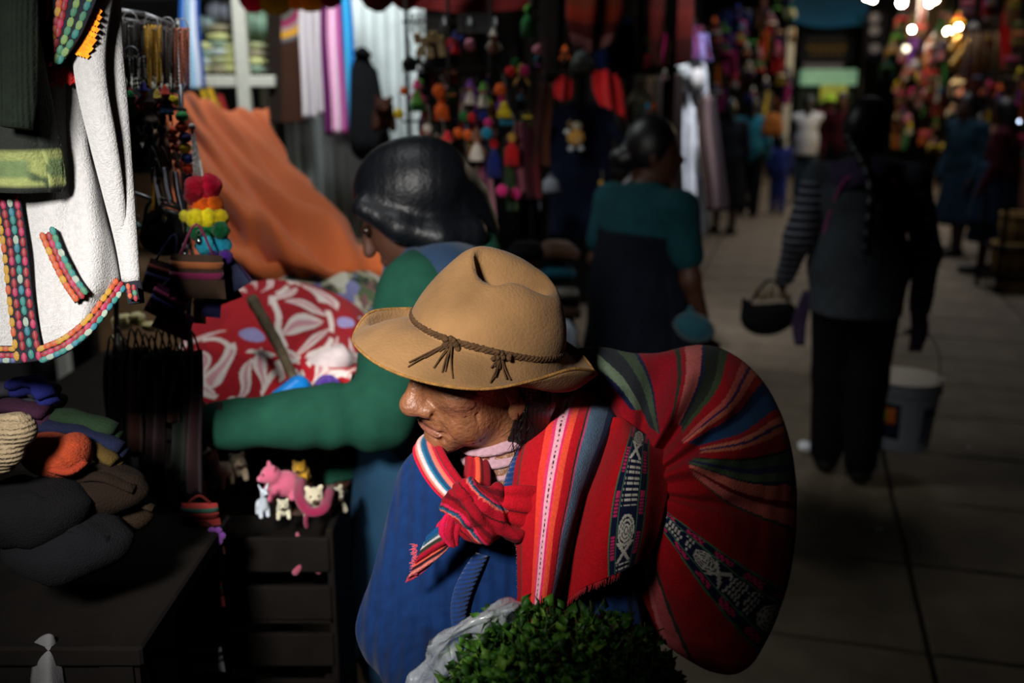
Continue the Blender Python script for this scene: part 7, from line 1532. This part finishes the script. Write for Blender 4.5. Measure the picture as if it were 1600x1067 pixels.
for z in (q[2] - .17, W(1592, 350, 8.2)[2] - .17, W(1578, 395, 8.2)[2] - .17): mk('board', box((q[0], q[1], z), (.5, .4, .02)), TIM, bst, smooth=False)
for sx in (-1, 1):
    for sy in (-1, 1): mk('leg', box((q[0] + .23 * sx, q[1] + .18 * sy, .4), (.03, .03, .8)), TIM, bst, smooth=False)
# ------------------------------------------------------------------ far end of the hall and its lamps
fs = 21.0
fa = thing('awning', 'blue awning over the food counter at the far end', 'awning', W(1290, 40, fs)); 
mk('sheet', patch([[(1225, -40, fs), (1290, -44, fs), (1362, -40, fs)], [(1228, 0, fs - .8), (1290, 0, fs - .8), (1358, 0, fs - .8)], [(1230, 36, fs - 1.2), (1290, 42, fs - 1.2), (1356, 36, fs - 1.2)]], 20, 40, amp=.05, scale=3), cloth((20, 96, 150)), fa, thick=.02)
for x in (1232, 1354): q = W(x, 30, fs - 1.1); mk('pole', cyl(q * [1, 1, 0], q, .03, None, 8), DSTEEL, fa)
sb = thing('sign_board', 'dark menu board with faded lettering under the blue awning', 'sign', W(1292, 96, fs)); q = W(1292, 68, fs); 
mk('panel', box(q, (86 * fs * PXM, .05, 58 * fs * PXM), None, .01), cloth((44, 48, 58)), sb, smooth=False)
for y, w, c in ((50, 70, (110, 80, 80)), (62, 60, (90, 84, 80)), (74, 64, (150, 120, 60)), (84, 56, (120, 100, 60))):
    for k in range(6): mk('lettering', box(W(1292 - w / 2 + (k + .5) * w / 6, y, fs - .06), (w / 6 * .7 * fs * PXM, .01, 6 * fs * PXM)), cloth(c), sb, smooth=False)
lc_ = thing('food_counter', 'brightly lit glass food counter at the far end', 'counter', W(1294, 150, fs) * [1, 1, 0]); q = W(1294, 121, fs)
mk('cabinet', box((q[0], q[1] + .25, q[2] / 2 - .1), (90 * fs * PXM, .5, q[2] - .3), None, .02), cloth((60, 70, 70)), lc_, smooth=False)
GLOW = mat('lit_case', (150, 190, 160), rough=.4, var=.5, scale=6, bump=0, emit=((150, 200, 160), .35)); GLY = mat('lit_case_yellow', (190, 190, 80), rough=.4, var=.5, scale=6, bump=0, emit=((180, 190, 80), .22))
mk('lit_case', box(q, (84 * fs * PXM, .3, 24 * fs * PXM), None, .02), GLOW, lc_, smooth=False); mk('lit_front', box(W(1302, 146, fs - .2), (40 * fs * PXM, .05, 26 * fs * PXM)), GLY, lc_, smooth=False); mk('price_strip', box(W(1286, 103, fs - .1), (62 * fs * PXM, .05, 8 * fs * PXM)), cloth((150, 140, 160)), lc_, smooth=False)
wp = thing('white_post', 'white painted post at the left of the lit counter', 'post', W(1236, 90, 18.5) * [1, 1, 0]); q = W(1236, 44, 18.5); mk('shaft', box((q[0], q[1], q[2] / 2), (.14, .14, q[2]), None, .01), SW, wp, smooth=False); mk('cap', sph(W(1234, 22, 18.5), .12, 12, 8), SW, wp)
pb = thing('poster_board', 'dark poster with pale round pictures right of the blue awning', 'poster', W(1368, 90, 19)); mk('board', box(W(1368, 56, 19), (.42, .04, .85), None, .01), cloth((20, 20, 30)), pb, smooth=False)
for k, y in enumerate((28, 48, 76)): mk('picture', sph(W(1367, y, 18.9), (.11, .015, .09), 14, 8), cloth((110, 110, 124)), pb)
tw_ = wall('wall_tan_panel', W(1418, 0, 22)[:2], W(1476, 0, 22)[:2], 1.9, 4.2, mat('tan_plaster', (170, 140, 110), rough=.9, var=.15))
def bulb(px, py, d, r, c, st, label, group='lamps over the right row'):
    p = W(px, py, d); o = thing('light_bulb', label, 'lamp', p - [0, 0, r], 0, group)
    mk('glass', sph(p, r, 14, 10), mat('lamp_glow_%d_%d_%d_%d' % (*c, int(st)), c, bump=0, var=0, emit=(c, st)), o); mk('socket', cyl(p + [0, 0, r * .8], p + [0, 0, r * 1.8], r * .45, None, 10), shiny((30, 30, 30), .5), o); mk('wire', cyl(p + [0, 0, r * 1.8], p + [0, 0, 1.2], .006, None, 5), cloth((20, 20, 20)), o)
WRM, NEU = (255, 226, 170), (255, 250, 235)
for x, y, d, r, c, st, lb in [(1364, -2, 17, .045, WRM, 400, 'glowing lamp at the top edge left of the tan wall'), (1354, -4, 18, .035, WRM, 400, 'glowing lamp farthest left at the top edge'), (1409, 4, 16, .055, NEU, 400, 'largest glowing lamp at the top edge, before the tan wall'), (1452, 5, 15, .035, NEU, 400, 'glowing lamp at the top edge right of the tan wall'), (1462, 0, 15.4, .025, WRM, 400, 'small glowing lamp at the top edge right of the tan wall'), (1425, 46, 15, .030, NEU, 300, 'round glowing lamp below the tan wall'), (1416, 76, 16, .05, (250, 240, 210), 3, 'dim pale lamp below the round glowing one'), (1482, 50, 12.5, .040, (255, 214, 140), 700, 'warm yellow lamp over the gold trinkets'), (1498, 42, 12.5, .025, (255, 214, 140), 400, 'smaller warm lamp beside the yellow one'), (1590, 190, 9.0, .014, (210, 225, 255), 30, 'tiny bluish lamp at the right edge')]: bulb(x, y, d, r, c, st, lb)
for i in range(14):
    x, y = 1482 + i * 2.4, 62 + (i * 23) % 52; p = W(x, y, 12.3); o = thing('brass_ornament', 'brass ornament, %s from the left under the warm yellow lamp' % ['first', 'second', 'third', 'fourth', 'fifth', 'sixth', 'seventh', 'eighth', 'ninth', 'tenth', 'eleventh', 'twelfth', 'thirteenth', 'fourteenth'][i], 'ornament', p, 0, 'brass ornaments under the warm lamp')
    mk('bowl', lathe(p, [(0.0, 0), (.03, .005), (.05, .04), (.04, .08), (.015, .10), (.02, .12), (0.0, .125)], 12), shiny((206, 166, 86), .3, 1.0), o); mk('cord', cyl(p + [0, 0, .12], p + [0, 0, .25], .003, None, 5), cloth((40, 30, 20)), o)
# dense small goods that fill the stalls
MUTE = [((120, 84, 60), 'brown'), ((170, 150, 120), 'cream'), ((150, 110, 60), 'gold'), ((150, 100, 96), 'dusty pink'), ((34, 28, 28), 'black'), ((90, 70, 60), 'dark tan'), ((120, 40, 36), 'brick red'), ((60, 70, 80), 'slate'), ((160, 140, 130), 'oatmeal'), ((70, 50, 44), 'chocolate'), ((60, 74, 60), 'sage'), ((140, 80, 50), 'rust'), ((90, 60, 84), 'mauve'), ((130, 122, 110), 'grey')]
def fill(n, xs, ys, dfn, rpx, seed, where, group, kinds=('pompom', 'tassel', 'purse', 'doll'), dim=.8, muted=False):
    rg = random.Random(seed)
    for i in range(n):
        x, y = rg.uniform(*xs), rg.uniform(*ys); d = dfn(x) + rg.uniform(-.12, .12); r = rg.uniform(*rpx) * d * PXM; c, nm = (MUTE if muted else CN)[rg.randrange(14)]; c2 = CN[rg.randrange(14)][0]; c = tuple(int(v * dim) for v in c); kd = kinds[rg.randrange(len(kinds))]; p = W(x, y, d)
        vp = ['upper', 'middle', 'lower'][min(2, int(3 * (y - ys[0]) / (ys[1] - ys[0])))]; hz_ = ['far left', 'left', 'right', 'far right'][min(3, int(4 * (x - xs[0]) / (xs[1] - xs[0])))]
        lb = '%s %s, %s, %s %s' % (nm, {'pompom': 'pompom', 'tassel': 'yarn tassel', 'purse': 'woven bag', 'doll': 'cloth doll', 'strip': 'hanging scarf', 'hat': 'knitted hat'}[kd], vp, hz_, where)
        if lb in SEEN: continue
        SEEN[lb] = 1; g = '%s %ss %s' % (nm, kd, group)
        if kd == 'pompom': pompom(p, r, c, lb, g, i, .05)
        elif kd == 'tassel': tassel(p, r * 3.2, r * .7, c, c2, lb, g)
        elif kd == 'purse': purse(p, r * 2, r * 2.2, [c, c2, tuple(int(v * .6) for v in c)], lb, g, 0, 0, r)
        elif kd == 'doll': doll(p, r * 3.4, c, c2, lb, g)
        elif kd == 'hat': chullo(p, r, c, c2, lb, g)
        else: strip('scarf', lb, 'scarf', p + [0, 0, r * 2.5], p - [0, 0, r * 2.5], r * 1.8, [c, c2, c], g, seed=i, wav=r * .3)
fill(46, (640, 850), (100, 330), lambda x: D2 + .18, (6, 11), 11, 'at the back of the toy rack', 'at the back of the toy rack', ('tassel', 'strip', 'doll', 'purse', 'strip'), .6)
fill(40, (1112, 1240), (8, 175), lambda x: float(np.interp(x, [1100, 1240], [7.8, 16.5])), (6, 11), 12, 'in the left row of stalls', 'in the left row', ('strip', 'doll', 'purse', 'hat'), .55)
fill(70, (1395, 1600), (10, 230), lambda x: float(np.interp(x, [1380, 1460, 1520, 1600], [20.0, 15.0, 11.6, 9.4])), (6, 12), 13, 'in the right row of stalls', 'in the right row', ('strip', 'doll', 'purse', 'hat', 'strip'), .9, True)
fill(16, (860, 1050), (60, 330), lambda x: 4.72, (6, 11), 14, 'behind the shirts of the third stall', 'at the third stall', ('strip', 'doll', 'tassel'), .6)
# litter on the floor
for i, (x, y, r, lb) in enumerate([(1262, 702, .045, 'crumpled white paper on the floor beside the bundle'), (1512, 700, .008, 'tiny pale scrap on the floor right of the bucket'), (1373, 829, .014, 'small pale scrap on the floor below the dark shoes')]):
    p = WZ(x, y, .012); o = thing('paper_scrap', lb, 'litter', p - [0, 0, .012]); v, f = sph(p + [0, 0, r * .4], (r, r * .8, r * .45), 10, 7, None, .35, i); mk('crumple', (v, f), mat('scrap_paper', (232, 234, 240), rough=.9, var=.1), o, smooth=False); mk('corner', patch([[p + [r * .6, 0, .001], p + [r * 1.3, .0, .004]], [p + [r * .6, r * .7, .001], p + [r * 1.4, r * .7, .007]]], 4, 4, px=False), MATS['scrap_paper'], o, thick=.001)
